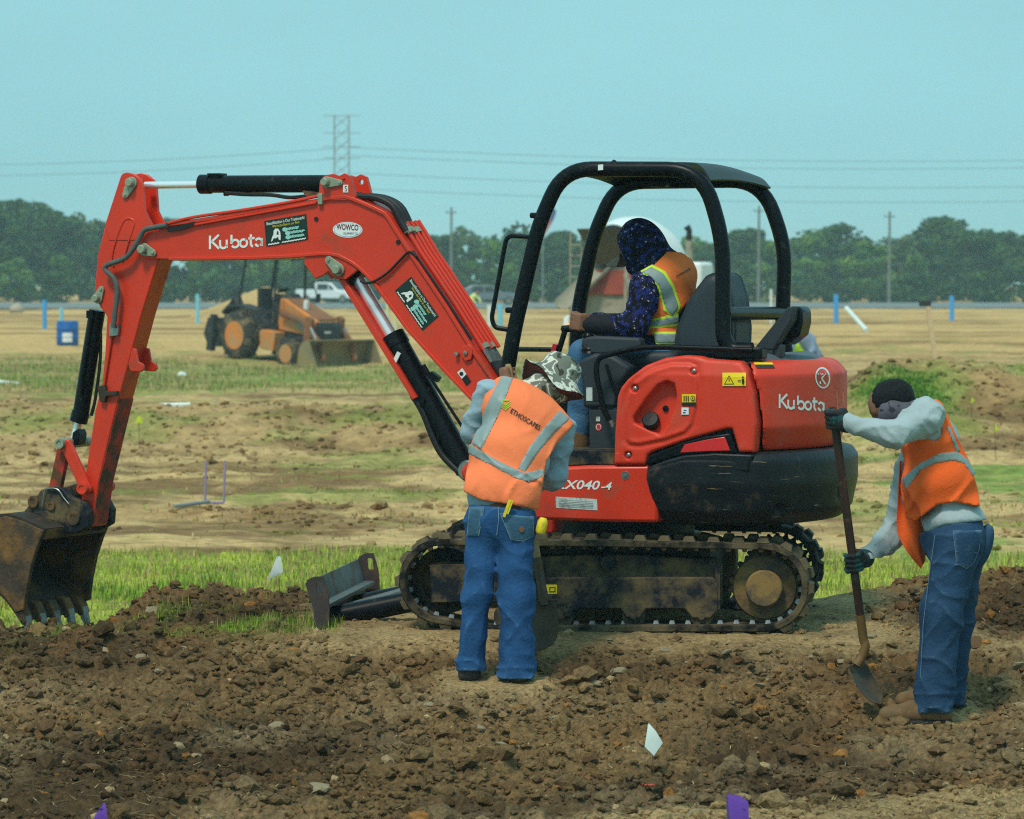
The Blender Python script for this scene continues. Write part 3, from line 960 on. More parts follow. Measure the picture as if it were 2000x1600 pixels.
nub = B(); nub.add([(-.016, -.024, 0), (.016, -.024, 0), (.016, .024, 0), (-.016, .024, 0), (-.010, -.016, .021), (.010, -.016, .021), (.010, .016, .021), (-.010, .016, .021)],
                   [(0, 3, 2, 1), (4, 5, 6, 7), (0, 1, 5, 4), (1, 2, 6, 5), (2, 3, 7, 6), (3, 0, 4, 7)])
ME_NUB = mesh_of('drive_link', nub.v, nub.f, mat('polished_link_steel', lin((112, 114, 114)), 0.3, metal=0.8, var=0.3, vsc=30), smooth=0)
def make_track(lo, label, near):
    """belt with lugs outside and steel drive links inside, from l=lo to lo+0.34"""
    n = 120; rows = []
    sec = [(0.0, -0.014), (0.012, -0.022), (0.06, -0.022), (0.17, -0.024), (0.28, -0.022), (0.328, -0.022), (0.34, -0.014), (0.34, 0.010), (0.328, 0.016), (0.17, 0.016), (0.012, 0.016), (0.0, 0.010)]
    bb = B(); v = []
    for k in range(n):
        x, z, a = on_track(D_[-1] * k / n)
        nx, nz = -math.sin(a), math.cos(a)      # inward
        for w, t in sec:
            v.append(TF.p(x + nx * (t + 0.030), lo + w, z + nz * (t + 0.030)))
    m = len(sec)
    f = [(k * m + j, k * m + (j + 1) % m, ((k + 1) % n) * m + (j + 1) % m, ((k + 1) % n) * m + j) for k in range(n) for j in range(m)]
    bb.add(v, f)
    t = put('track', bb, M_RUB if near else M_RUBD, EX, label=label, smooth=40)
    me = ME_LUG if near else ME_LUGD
    for k in range(NP):
        for h in (0, 1):
            x, z, a = on_track(D_[-1] * (k + 0.5 * h) / NP)
            inst('tread_lug', me, TF.mat(x - 0.008 * -math.sin(a), lo + 0.085 + 0.17 * h, z - 0.008 * math.cos(a), a) @ Matrix.Translation((0, 0, 0.018)), t)
    for k in range(58):
        x, z, a = on_track(D_[-1] * (k + 0.25) / 58)
        inst('drive_link', ME_NUB, TF.mat(x, lo + (0.10 if near else 0.17), z, a) @ Matrix.Translation((0, 0, 0.044)), t)
    return t
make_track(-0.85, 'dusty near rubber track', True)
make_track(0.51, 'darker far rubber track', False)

def track_frame(s):
    """s: -1 near side, +1 far side (mirrored across the machine)"""
    def L(a, b):
        a, b = (a, b) if s < 0 else (-b, -a)
        return a, b
    def pp(pts): return TF.pxs(-0.80, pts)
    bb = B(); a, b = L(-0.74, -0.56)
    bb.prism(TF, pp([(838, 1101), (1000, 1092), (1150, 1085), (1220, 1085), (1396, 1094), (1406, 1112), (1406, 1190), (1350, 1188), (838, 1178)]), a, b)
    fr = put('track_frame', bb, M_BLKM, EX, bevel=0.008)
    bb = B(); a, b = L(-0.80, -0.742)
    bb.prism(TF, pp([(1046, 1128), (1393, 1128), (1402, 1140), (1402, 1192), (1388, 1208), (1352, 1208), (1338, 1189), (1262, 1189), (1250, 1207), (1224, 1207), (1212, 1189), (1126, 1189), (1112, 1206), (1084, 1206), (1070, 1189), (1046, 1187)]), a, b)
    put('side_plate', bb, M_BLKM, fr, bevel=0.006)
    bb = B(); a, b = L(-0.79, -0.742)
    bb.prism(TF, pp([(838, 1103), (938, 1101), (938, 1176), (842, 1178)]), a, b)
    put('idler_cover', bb, M_BLKM, fr, bevel=0.006)
    bb = B(); a, b = L(-0.792, -0.742)
    bb.prism(TF, pp([(1397, 1102), (1406, 1100), (1406, 1190), (1397, 1192)]), a, b)
    put('end_rib', bb, M_BLKM, fr)
    for u in (985, 1098, 1237, 1370):
        x, z = TF.px(-0.80, u, 1205); a, b = L(-0.785, -0.60)
        bb = B(); ax = TF.Y
        bb.lathe(TF.p(x, a, z), ax, [(0.02, 0), (0.058, 0.002), (0.062, 0.02), (0.062, 0.055), (0.045, 0.07), (0.045, 0.12), (0.062, 0.14), (0.062, b - a)], 22)
        put('bottom_roller', bb, M_BLKM, EX)
        bb = B(); bb.cyl(TF.p(x, (-0.808 if s < 0 else 0.808), z + 0.002), TF.p(x, (-0.78 if s < 0 else 0.78), z + 0.002), 0.018, 10)
        put('roller_bolt', bb, M_BLKM, fr)
    x, z = TF.px(-0.80, 1188, 1100); a, b = L(-0.80, -0.62)
    bb = B(); bb.lathe(TF.p(x, a, z), TF.Y, [(0.01, -0.004), (0.036, 0), (0.040, 0.01), (0.040, b - a)], 20)
    put('carrier_roller', bb, M_BLKM, EX)
    # sprocket with teeth, hub cover
    x, z = TF.px(-0.80, 1492, 1150); a, b = L(-0.70, -0.66)
    bb = B(); n = 46; o = []
    for k in range(n * 2):
        r = 0.192 if (k // 2) % 2 else 0.172
        t = 2 * math.pi * k / (n * 2) + 0.02; o.append((x + r * math.cos(t), z + r * math.sin(t)))
    bb.prism(TF, o, a, b)
    sp = put('sprocket', bb, M_BLKM, EX)
    bb = B(); d = -1 if s < 0 else 1
    bb.lathe(TF.p(x, 0.70 * d, z), TF.Y * d, [(0.165, 0.0), (0.165, 0.012), (0.12, 0.025), (0.098, 0.028), (0.098, 0.085), (0.09, 0.096), (0.0, 0.098)], 36)
    put('hub_cover', bb, mat('half_muddy_hub', (0.022, 0.028, 0.045), 0.5, var=0.2, dirt=(lin((140, 112, 66)), 0.95, 4.5), bump=0.3, bsc=60), sp)
    x, z = TF.px(-0.80, 862, 1138)
    bb = B(); bb.lathe(TF.p(x, 0.62 * d, z), TF.Y * d, [(0.175, -0.06), (0.178, 0.03), (0.13, 0.04), (0.12, 0.02), (0.06, 0.02), (0.05, 0.06), (0, 0.06)], 32)
    put('idler', bb, M_BLKM, EX)
track_frame(-1); track_frame(1)

bb = B()
bb.prism(TF, TF.pxs(0, [(1020, 1060), (1060, 1052), (1360, 1052), (1400, 1062), (1400, 1140), (1020, 1140)]), -0.56, 0.56)
put('car_body', bb, M_BLKM, EX, bevel=0.01)
cx, cz = UF.px(0, 1233, 1060)
bb = B(); bb.lathe((C0[0], C0[1], 0.44), (0, 0, 1), [(0.42, -0.02), (0.42, 0.03), (0.385, 0.035), (0.385, 0.13), (0.40, 0.135), (0.40, 0.18)], 40)
put('slew_ring', bb, M_BLK, EX)

# ---------------------------------------------------------------- dozer blade
def blade_plate(l0, l1, name, par, mt):
    o = TF.pxs(-0.85, [(597, 1142), (600, 1133), (612, 1127), (630, 1126), (636, 1146), (641, 1166), (643, 1190), (643, 1222), (641, 1232), (628, 1241), (614, 1239), (614, 1192), (609, 1176), (601, 1158)])
    hole = TF.pxs(-0.85, [(617, 1140), (619, 1137), (627, 1137), (629, 1141), (631, 1158), (630, 1161), (621, 1161), (619, 1158)])
    # outline with a slot joined by a thin seam
    k = 2
    pts = o[:k + 1] + [hole[1], hole[0]] + hole[:0:-1] + o[k:]
    bb = B(); ar = 0
    n = len(pts); ar = sum(pts[i - 1][0] * pts[i][1] - pts[i][0] * pts[i - 1][1] for i in range(n))
    bb.prism(TF, pts, l0, l1)
    return put(name, bb, mt, par, smooth=30)
M_BLD = mat('worn_blade_steel', lin((88, 98, 100)), 0.55, metal=0.2, var=0.2, vsc=8, dirt=(lin((110, 86, 56)), 0.35, 5), bump=0.15, bsc=70)
M_BLDE = mat('rusty_dark_steel', lin((62, 52, 50)), 0.7, var=0.25, vsc=10, dirt=(lin((112, 78, 48)), 0.35, 7), bump=0.25, bsc=70)
# curved mouldboard
prof = TF.pxs(-0.85, [(600, 1138), (607, 1160), (613, 1180), (617, 1205), (618, 1238)])
rows = [[TF.p(x, l, z) for x, z in smooth_path([np.array([a, b]) for a, b in prof], 5)] for l in np.linspace(-0.83, 0.83, 9)]
bb = B(); bb.sheet(rows, 0.016)
bl = put('dozer_blade', bb, M_BLD, EX, label='grey steel dozer blade in front of the tracks')
blade_plate(-0.85, -0.83, 'end_plate', bl, M_BLDE)
blade_plate(0.83, 0.85, 'end_plate', bl, M_BLDE)
bb = B(); x0, z0 = TF.px(-0.85, 628, 1232); bb.box(TF, (x0, 0, z0 + 0.005), (0.03, 0.845, 0.028)); put('cutting_edge', bb, M_BLDE, bl, bevel=0.004)
bb = B(); bb.box(TF, (x0 + 0.01, 0, z0 + 0.12), (0.03, 0.80, 0.012)); put('back_rail', bb, M_BLD, bl, bevel=0.004)
for l in (-0.36, 0.36):
    bb = B()
    p0 = TF.w(-0.36, 640, 1208); p1 = TF.w(-0.36, 815, 1172)
    off = TF.Y * (l + 0.36)
    bb.tube([p0 + off, p1 + off], [0.060, 0.058], 18)
    put('blade_arm', bb, M_BLK, EX, label=None)
bb = B(); bb.cyl(TF.w(0.0, 680, 1186), TF.w(0.0, 800, 1152), 0.024, 12); put('blade_cylinder', bb, M_BLD, EX)

# ---------------------------------------------------------------- upper structure: base frame, panels, hood, counterweight
# work in local axes so that the grid lines up with the panel
def local_nets(fr, fun, lo, hi, h):
    v, f = nets(lambda Q: fun(fr.o + Q[:, :1] * fr.X + Q[:, 1:2] * fr.Y + Q[:, 2:] * fr.Z), lo, hi, h)
    return fr.o + v[:, :1] * fr.X + v[:, 1:2] * fr.Y + v[:, 2:] * fr.Z, f[:, ::-1]
NL = -0.78
bb = B()
bb.ppx(UF, NL, 0.78, [(1010, 914), (1101, 912), (1150, 909), (1285, 909), (1285, 1021), (1175, 1020), (1045, 1015), (1015, 990)])
sk = put('base_frame', bb, M_RED, EX, bevel=0.018)
bb = B(); bb.ppx(UF, NL + 0.02, 0.6, [(1060, 880), (1200, 878), (1200, 908), (1146, 908), (1100, 911), (1060, 911)])
put('floor_plate', bb, M_BLKM, EX, bevel=0.006)

def zpx(v, u=1560):
    """height read off at the rear of the hood"""
    return UF.px(-0.80, u, v)[1]
Z_T, Z_A, Z_B, Z_C = zpx(707), zpx(735), zpx(838), zpx(884)
def plan(f, l, R, hw, k=0.10):
    """rounded tail: circle about the slew centre cut by the side planes"""
    c = np.hypot(f, l) - R
    return smax(c, np.abs(l) - hw, k)
def f_hood(P):
    f, l, z = UF.loc(P)
    inset = np.interp(z, [Z_C - .05, Z_C, Z_B, Z_A, Z_T, Z_T + .1], [0.062, 0.045, 0.0, 0.002, 0.055, 0.20])
    d = plan(f, l, 1.215, 0.785) + inset
    d = smax(d, Z_C - z, 0.012); d = smax(d, z - Z_T, 0.05)
    fc = np.interp(z, [Z_C, zpx(829), zpx(769), zpx(724), Z_T], [UF.px(NL, 1477, 884)[0], UF.px(NL, 1482, 829)[0], UF.px(NL, 1476, 769)[0], UF.px(NL, 1463, 724)[0], UF.px(NL, 1450, 706)[0]])
    d = smax(d, f - fc, 0.012)
    # lamp recess at the tail
    return d
hood = put('engine_hood', local_nets(UF, f_hood, (-1.3, -0.85, Z_C - 0.05), (-0.6, 0.85, Z_T + 0.05), 0.0135), M_REDP, EX, smooth=50)

FP = lambda pts: UF.pxs(NL, pts)
PANEL = FP([(1199, 908), (1201, 850), (1206, 775), (1213, 757), (1226, 741), (1259, 714), (1297, 699), (1336, 694), (1364, 696), (1380, 701), (1446, 706), (1459, 724), (1472, 769), (1478, 829), (1473, 884), (1443, 884), (1430, 838), (1420, 838), (1336, 862), (1273, 884), (1266, 890), (1262, 908)])
POCKET = FP([(1238, 815), (1262, 780), (1285, 752), (1303, 744), (1318, 750), (1322, 772), (1318, 800), (1305, 830), (1290, 848), (1272, 842), (1240, 826)])
ARCH = FP([(1222, 862), (1219, 800), (1224, 770), (1240, 742), (1275, 718), (1310, 708), (1345, 708), (1362, 715), (1368, 745), (1366, 790), (1356, 830), (1340, 848), (1300, 862), (1250, 872), (1230, 870)])
SCAL = 0.55
def f_panel(P):
    f, l, z = UF.loc(P)
    d2 = poly2(f, z, PANEL)
    crown = np.interp(z, [zpx(884), zpx(838), zpx(735), zpx(700)], [0.0, 0.0, 0.0, 0.03])
    face = -(l - (NL - 0.012 + crown))
    d = smax(d2, face, 0.022)
    d = np.maximum(d, l - (NL + 0.10))
    da = poly2(f, z, ARCH)
    d = smax(d, -(np.maximum(da, NL - 0.012 + 0.010 - 0.02 - l * 0 - 99)) - 99, 0.001) if False else d
    d = d + 0.007 * np.exp(-(da / 0.012) ** 2) - 0.006 * np.exp(-((da + 0.022) / 0.014) ** 2)
    dp = poly2(f, z, POCKET)
    depth = np.maximum(0, sstep(0.0, 0.055, -dp)) * 0.06
    cut = smax(dp - 0.0, l - (NL - 0.012 + 0.062), 0.03)
    d = smax(d, -cut, 0.014)
    for u, v in ((1356, 725), (1241, 759), (1228, 889)):
        cf, cz_ = UF.px(NL, u, v)
        r = np.hypot(f - cf, z - cz_)
        cutb = np.maximum(r - 0.021, l - (NL + 0.006))
        d = smax(d, -cutb, 0.006)
    return d
x0, z0 = UF.px(NL, 1199, 908); x1, z1 = UF.px(NL, 1480, 690)
c = [UF.p(a, b, 0) for a in (x0 + .02, x1 - .03) for b in (NL - .04, NL + .12)]
lo = np.min(c, axis=0); hi = np.max(c, axis=0); lo[2] = z0 - 0.02; hi[2] = z1 + 0.03
panel = put('side_panel', local_nets(UF, f_panel, (x1 - .03, NL - .04, z0 - .02), (x0 + .03, NL + .12, z1 + .03), 0.0075), M_REDP, EX, smooth=50)
for u, v in ((1356, 725), (1241, 759), (1228, 889)):
    q = UF.w(NL + 0.004, u, v); bb = B(); bb.lathe(q, -UF.Y, [(0.012, 0), (0.012, 0.006), (0.008, 0.009), (0.0, 0.010)], 10); put('panel_bolt', bb, M_STL, panel)
q = UF.w(NL, 1221, 929); bb = B(); bb.lathe(q, -UF.Y, [(0.026, -.002), (0.022, 0.003), (0.012, 0.002), (0.012, 0.007), (0, 0.008)], 14); put('frame_bolt', bb, M_STL, sk)
q = UF.w(NL + 0.035, 1273, 825); ax = norm(-UF.Y * 0.8 + UF.Z * 0.5)
bb = B(); bb.lathe(q, ax, [(0.034, -0.03), (0.046, 0.0), (0.046, 0.03), (0.040, 0.036), (0.0, 0.037)], 20, wob=lambda r, t, a, i: (r * (1 + 0.025 * math.cos(10 * a)) if r > .04 else r, t))
put('fuel_cap', bb, M_BLK, panel)
bb = B(); bb.lathe(UF.w(NL + 0.045, 1300, 798), -UF.Y, [(0.016, -.01), (0.016, 0.004), (0, 0.006)], 12); put('lock', bb, M_BLK, panel)
# inner fill behind side panel, engine block under the hood
bb = B(); bb.ppx(UF, NL + 0.06, 0.76, [(1215, 900), (1222, 790), (1250, 735), (1300, 706), (1450, 712), (1470, 780), (1470, 884), (1300, 900)], lref=NL)
put('inner_body', bb, M_GREY, EX)

# black trim with red reflector
bb = B(); bb.ppx(UF, NL - 0.022, NL + 0.1, [(1263, 908), (1267, 891), (1336, 864), (1380, 852), (1428, 846), (1441, 885), (1385, 885), (1330, 890), (1290, 900)], lref=NL)
trim = put('lower_trim', bb, M_BLK, EX, bevel=0.008)
bb = B(); bb.ppx(UF, NL - 0.030, NL - 0.015, [(1331, 884), (1340, 868), (1385, 858), (1418, 853), (1429, 880), (1385, 881)], lref=NL)
put('reflector', bb, M_REFL, trim, bevel=0.003)

CWZ = [zpx(1034), zpx(1005), zpx(950), zpx(903), zpx(893)]
CWP = UF.pxs(NL - 0.03, [(1262, 912), (1300, 902), (1340, 890), (1385, 884), (1900, 888), (1900, 1032), (1637, 1033), (1297, 1028), (1284, 1012), (1268, 970), (1260, 935)])
def f_cw(P):
    f, l, z = UF.loc(P)
    inset = np.interp(z, CWZ, [0.10, 0.030, 0.0, 0.0, 0.02])
    d = plan(f, l, 1.275, 0.81, 0.14) + inset
    d = smax(d, poly2(f, z, CWP), 0.028)
    # moulded step along the upper edge, lifting pockets
    st = zpx(915) + (f + 1.3) * 0.0
    d = d - 0.012 * (sstep(zpx(925), zpx(945), -0) if False else 0) + 0.014 * sstep(zpx(912), zpx(905), z) * 0
    for (u, v, ru, rv) in ((1526, 998, .045, .045), (1640, 960, .022, .06)):
        h = HOLE[(u, v)]
        d = smax(d, -(elli(P, h, (ru, ru, rv))), 0.010)
    return d
def _cw0(P):
    f, l, z = UF.loc(P); inset = np.interp(z, CWZ, [0.10, 0.030, 0.0, 0.0, 0.02])
    return smax(plan(f, l, 1.275, 0.81, 0.14) + inset, poly2(f, z, CWP), 0.028)
g = on_field(_cw0, 17.5, 21)
HOLE = {(1526, 998): g(1526, 998, 0), (1640, 960): g(1640, 960, 0)}
cw = put('counterweight', local_nets(UF, f_cw, (-1.34, -0.90, CWZ[0] - .04), (0.0, 0.90, CWZ[-1] + .06), 0.015), M_CW, EX, smooth=50, label='scraped black cast counterweight')
# ledge on the counterweight, below the hood
bb = B(); bb.ppx(UF, NL - 0.026, NL + 0.2, [(1268, 914), (1300, 899), (1340, 888), (1400, 884), (1474, 888), (1466, 902), (1466, 922), (1300, 918)], lref=NL)
put('front_step', bb, M_CW, cw, bevel=0.012)
# lamp slot at the tail
s_h = on_field(f_hood, 17.5, 21)
# grey top cover
ZC0 = Z_T - 0.01; ZC1 = zpx(684)
def f_cover(P):
    f, l, z = UF.loc(P)
    d = plan(f, l, 1.10, 0.72) + np.interp(z, [ZC0, ZC1], [0.02, 0.10])
    d = smax(d, z - (ZC1 - 0.05 * sstep(-0.75, -1.1, f)), 0.02); d = np.maximum(d, ZC0 - 0.03 - z)
    fc = UF.px(NL, 1452, 700)[0]
    d = smax(d, f - (fc - 0.4 * (z - ZC0)), 0.02)
    return d
put('top_cover', local_nets(UF, f_cover, (-1.2, -0.8, ZC0 - 0.05), (-0.4, 0.8, ZC1 + 0.05), 0.015), M_GREYL, EX, smooth=50)

# ---------------------------------------------------------------- canopy hoops and roof
TR = 0.041
LN_, LF_ = -0.62, 0.45
def hoop(l, pts, rad):
    return arc([UF.w(l, u, v) for u, v in pts], rad, 8)
near_pts = [(978, 800), (1005, 642), (1052, 440), (1100, 330), (1372, 331), (1412, 470), (1412, 660), (1428, 684), (1470, 684)]
npth = hoop(LN_, near_pts, [0, .1, .1, .26, .25, .14, .10, .1, 0])
bb = B(); bb.tube(npth, TR, 16); rops = put('canopy_hoop', bb, M_BLK, EX, label='near hoop of the canopy')
far_pts = [(1118, 790), (1130, 600), (1160, 460), (1205, 356), (1488, 352), (1533, 480), (1528, 640), (1535, 690)]
fpth = hoop(LF_, far_pts, [0, .1, .1, .22, .24, .14, .1, 0])
bb = B(); bb.tube(fpth, TR, 16); put('canopy_hoop', bb, M_BLK, EX, label='far hoop of the canopy')
# roof sheet laid over both hoops
def top_line(l, pts, z_off):
    return [UF.w(l, u, v) + np.array([0, 0, z_off]) for u, v in pts]
a = smooth_path(top_line(LN_ + 0.03, [(1108, 350), (1140, 334), (1240, 330), (1340, 328), (1368, 336), (1384, 360)], 0.018), 5)
b = smooth_path(top_line(LF_ + 0.03, [(1205, 372), (1222, 358), (1320, 354), (1440, 350), (1482, 356), (1503, 376)], 0.018), 5)
rows = [[p * (1 - t) + q * t + np.array([0, 0, 0.018 * math.sin(math.pi * t)]) for p, q in zip(a, b)] for t in np.linspace(0, 1, 9)]
bb = B(); bb.sheet(rows, -0.012)
roof = put('canopy_roof', bb, mat('canopy_sheet', lin((44, 52, 58)), 0.5, var=0.1, vsc=4), EX)
bb = B(); bb.ppx(UF, LF_ - 0.1, LF_ + 0.03, [(1183, 347), (1226, 347), (1220, 358), (1183, 358)], lref=LN_ + 0.2); put('roof_bracket', bb, M_BLK, roof)
bb = B(); bb.tube(smooth_path([UF.w(LN_, u, v) for u, v in ((1178, 322), (1192, 320), (1199, 314), (1207, 320), (1220, 324))], 4), 0.006, 6); put('lift_ring', bb, M_BLK, rops)
bb = B(); bb.cyl(UF.w(LN_, 1415, 612), UF.w(LF_, 1532, 612), 0.036, 14); put('rear_crossbar', bb, M_BLK, EX)
bb = B(); bb.cyl(UF.w(LN_, 1000, 682), UF.w(0.0, 1085, 683), 0.014, 10); put('front_bar', bb, M_BLK, EX)
bb = B(); bb.tube(arc([UF.w(LN_ - .01, u, v) for u, v in ((1037, 463), (990, 460), (984, 490), (960, 622), (966, 640), (998, 645))], [0, .06, .05, .08, .04, 0], 6), 0.013, 10); put('grab_handle', bb, M_BLK, EX)
for u, v in ((1042, 421), (994, 606)):
    bb = B(); q = UF.w(LN_, u, v); bb.lathe(q, UF.X, [(0.016, -0.03), (0.016, 0.012), (0.012, 0.018), (0, 0.019)], 10); put('mirror_mount', bb, M_BLK, rops)
bb = B(); bb.tube(arc([UF.w(-0.70, u, v) for u, v in ((1470, 684), (1416, 682), (1300, 678), (1240, 679), (1166, 699), (1164, 730), (1177, 795), (1190, 822))], [0, .02, .02, .1, .09, .06, .04, 0], 6), 0.0155, 12); put('side_handrail', bb, M_BLK, EX)
bb = B(); bb.tube([UF.w(-0.70, u, v) for u, v in ((1188, 818), (1196, 828), (1197, 834))], 0.011, 8); put('rail_latch', bb, M_STL, EX)
bb = B(); bb.box(UF, (*UF.px(-0.62, 1445, 690)[:1], -0.60, UF.px(-0.62, 1445, 690)[1]), (0.13, 0.06, 0.03)); bb.box(UF, (UF.px(0, 1490, 690)[0] + .05, 0.0, UF.px(0, 1490, 690)[1]), (0.06, 0.60, 0.03)); put('canopy_foot', bb, M_BLK, EX, bevel=0.01)
# slanted engine cover support and dark end plate
bb = B(); bb.ppx(UF, -0.42, -0.30, [(1470, 684), (1538, 600), (1549, 598), (1546, 625), (1510, 684)]); bb.ppx(UF, -0.40, -0.32, [(1505, 676), (1528, 672), (1526, 700), (1512, 698)])
put('support_arm', bb, M_GREY, EX, bevel=0.008)
bb = B(); bb.ppx(UF, -0.30, -0.10, [(1543, 600), (1553, 598), (1561, 606), (1562, 630), (1556, 655), (1540, 668), (1528, 676), (1520, 670), (1540, 640)], lref=-0.36); put('support_plate', bb, M_BLK, EX, bevel=0.012)

# ---------------------------------------------------------------- seat, consoles, levers
sl = -0.16
def seat_f(P):
    f, l, z = UF.loc(P)
    o = UF.pxs(-0.36, [(1312, 700), (1318, 645), (1345, 580), (1378, 537), (1398, 530), (1412, 540), (1425, 580), (1432, 640), (1430, 700)])
    d = smax(poly2(f, z, o), np.abs(l - sl) - 0.235, 0.07)
    d = d + 0.012 * np.exp(-((np.abs(l - sl) - 0.15) / 0.012) ** 2)
    c = UF.pxs(-0.36, [(1190, 712), (1200, 688), (1330, 684), (1330, 720), (1190, 724)])
    return smin(d, smax(poly2(f, z, c), np.abs(l - sl) - 0.23, 0.05), 0.02)
c = [UF.px(-0.36, 1185, 730), UF.px(-0.36, 1440, 525)]
put('seat', local_nets(UF, seat_f, (c[1][0] - .03, sl - .26, c[0][1] - .02), (c[0][0] + .03, sl + .26, c[1][1] + .03), 0.014), M_SEAT, EX, smooth=60)
bb = B(); bb.ppx(UF, -0.60, -0.44, [(1128, 706), (1160, 690), (1196, 694), (1232, 718), (1212, 750), (1204, 797), (1138, 797), (1136, 750)]); con = put('control_console', bb, M_GREY, EX, bevel=0.02)
bb = B(); bb.ppx(UF, -0.585, -0.30, [(1150, 799), (1206, 799), (1206, 880), (1151, 880)]); put('side_box', bb, M_GREY, EX, bevel=0.008)
bb = B(); bb.ppx(UF, -0.56, -0.46, [(1134, 668), (1142, 658), (1166, 656), (1250, 660), (1252, 684), (1172, 694), (1140, 690)]); put('armrest', bb, M_GREY, con, bevel=0.015)
q0 = UF.w(-0.52, 1152, 690)
bb = B(); bb.lathe(q0, (-0.1, 0, 1), [(0.05 - 0.005 * (k % 2) - 0.0025 * k, k * 0.012) for k in range(11)], 16); put('lever_boot', bb, M_BLK, con)
bb = B(); bb.tube([UF.w(-0.52, 1150, 668), UF.w(-0.52, 1140, 648), UF.w(-0.52, 1128, 628)], [0.009, 0.011, 0.017], 10); put('control_lever', bb, M_BLK, EX)
bb = B(); bb.tube([UF.w(-0.1, 1090, 690), UF.w(-0.1, 1104, 645), UF.w(-0.1, 1098, 640)], 0.016, 10); bb.tube([UF.w(-0.1, 1098, 643), UF.w(-0.1, 1124, 641)], 0.020, 10); put('travel_lever', bb, M_BLK, EX)
bb = B(); bb.box(UF, (*UF.px(-0.1, 1084, 683)[:1], -0.1, UF.px(-0.1, 1084, 683)[1]), (0.012, 0.03, 0.030), 0.3); put('lock_lever', bb, mat('red_plastic', lin((190, 30, 40)), 0.5), EX)
bb = B(); bb.tube([UF.w(-0.61, 1184, 712), UF.w(-0.61, 1196, 752), UF.w(-0.61, 1206, 772)], 0.009, 8); put('console_strap', bb, M_BLK, con)
bb = B(); bb.ppx(UF, -0.25, 0.25, [(1075, 700), (1100, 690), (1112, 760), (1120, 880), (1070, 880)]); put('front_column', bb, M_BLK, EX, bevel=0.02)
# swing bracket carrying the boom
bb = B(); bb.prism(UF, [(0.36, 0.45), (0.60, 0.45), (0.68, 0.56), (0.90, 0.74), (0.92, 0.80), (0.87, 0.85), (0.72, 0.86), (0.74, 1.0), (0.64, 1.06), (0.54, 1.0), (0.46, 0.75), (0.36, 0.70)], -0.13, 0.13); put('swing_bracket', bb, M_RED, EX, bevel=0.02)

# ---------------------------------------------------------------- boom
BW = 0.105
BOOM = [(268, 487), (272, 466), (290, 448), (306, 441), (420, 425), (520, 407), (617, 391), (645, 386), (676, 384), (690, 388), (752, 415), (768, 438), (807, 500), (874, 600), (927, 687), (990, 775), (1008, 815), (985, 840), (955, 815), (921, 778), (866, 720), (797, 643), (734, 556), (702, 523), (676, 506), (648, 497), (610, 498), (570, 502), (490, 505), (331, 507), (285, 506)]
bb = B(); bb.ppx(KF, -BW, BW, BOOM)
boom = put('boom', bb, M_RED, EX, label='orange-red kinked boom with white lettering', bevel=0.006)
def strip(pts, l0, l1, t, name, par, m=M_RED, lref=None):
    P = [np.array(p) for p in KF.pxs(-BW if lref is None else lref, pts)]; T = np.gradient(np.array(P), axis=0)
    T /= np.linalg.norm(T, axis=1, keepdims=True); N_ = np.stack([-T[:, 1], T[:, 0]], 1)
    A = [tuple(p + n * t / 2) for p, n in zip(P, N_)] + [tuple(p - n * t / 2) for p, n in zip(P[::-1], N_[::-1])]
    b_ = B(); b_.prism(KF, A, l0, l1); return put(name, b_, m, par, bevel=0.004)
TOPL = smooth_path([np.array(p) for p in [(310, 442), (420, 426), (520, 408), (617, 393)]], 3) + [np.array(p) for p in [(645, 387), (676, 385), (690, 389), (730, 406), (752, 417), (760, 427), (768, 440), (807, 502), (874, 602), (927, 689), (988, 777)]]
BOTL = [np.array(p) for p in [(331, 506), (490, 504), (570, 501), (610, 497.5), (630, 496), (648, 496.5), (663, 500), (676, 506), (690, 514), (702, 523), (718, 538), (734, 556), (797, 643), (866, 720), (921, 778), (955, 815)]]
strip(TOPL, -BW - 0.014, BW + 0.014, 0.022, 'top_flange', boom)
strip(BOTL, -BW - 0.014, BW + 0.014, 0.020, 'bottom_flange', boom)
def pin(u, v, u2, v2, r1, r2, l, par, fr=KF, head=0.03):
    bb = B(); a = fr.px(l, u, v); b = fr.px(l, u2, v2)
    bb.prism(fr, hull2(a, r1, b, r2), l - 0.012, l)
    bb.lathe(fr.p(a[0], l - 0.012, a[1]), -fr.Y, [(r1 * 0.72, 0), (r1 * 0.72, head), (r1 * 0.62, head + .006), (0, head + .006)], 18)
    bb.lathe(fr.p(b[0], l - 0.012, b[1]), -fr.Y, [(r2 * 0.5, 0), (r2 * 0.5, 0.008), (0, 0.008)], 8)
    return put('pin_plate', bb, M_PIN, par, smooth=30, bevel=0.002)
EAR = [(624, 392), (625, 377), (626, 357), (635, 343), (652, 340), (664, 344), (674, 339), (685, 344), (689, 357), (696, 386), (690, 390)]
def keyhole(o, c, r, k, n=12):
    """outline with a round hole joined by a seam at outline vertex k"""
    a0 = math.atan2(o[k][1] - c[1], o[k][0] - c[0])
    ar = sum(o[i - 1][0] * o[i][1] - o[i][0] * o[i - 1][1] for i in range(len(o)))
    s = -1 if ar > 0 else 1
    h = [(c[0] + r * math.cos(a0 + s * 2 * math.pi * i / n), c[1] + r * math.sin(a0 + s * 2 * math.pi * i / n)) for i in range(n + 1)]
    return o[:k + 1] + h + o[k:]
for l0, l1 in ((-BW - 0.012, -BW + 0.016), (BW - 0.016, BW + 0.012)):
    bb = B(); bb.prism(KF, keyhole(KF.pxs(-BW, EAR), KF.px(-BW, 675, 354), 0.016, 6), l0, l1); put('cylinder_ear', bb, M_RED, boom, smooth=30)
BRK = [(596, 503), (594, 515), (616, 545), (632, 538), (642, 530), (655, 545), (676, 546), (696, 530), (704, 522), (676, 504), (648, 496), (610, 496)]
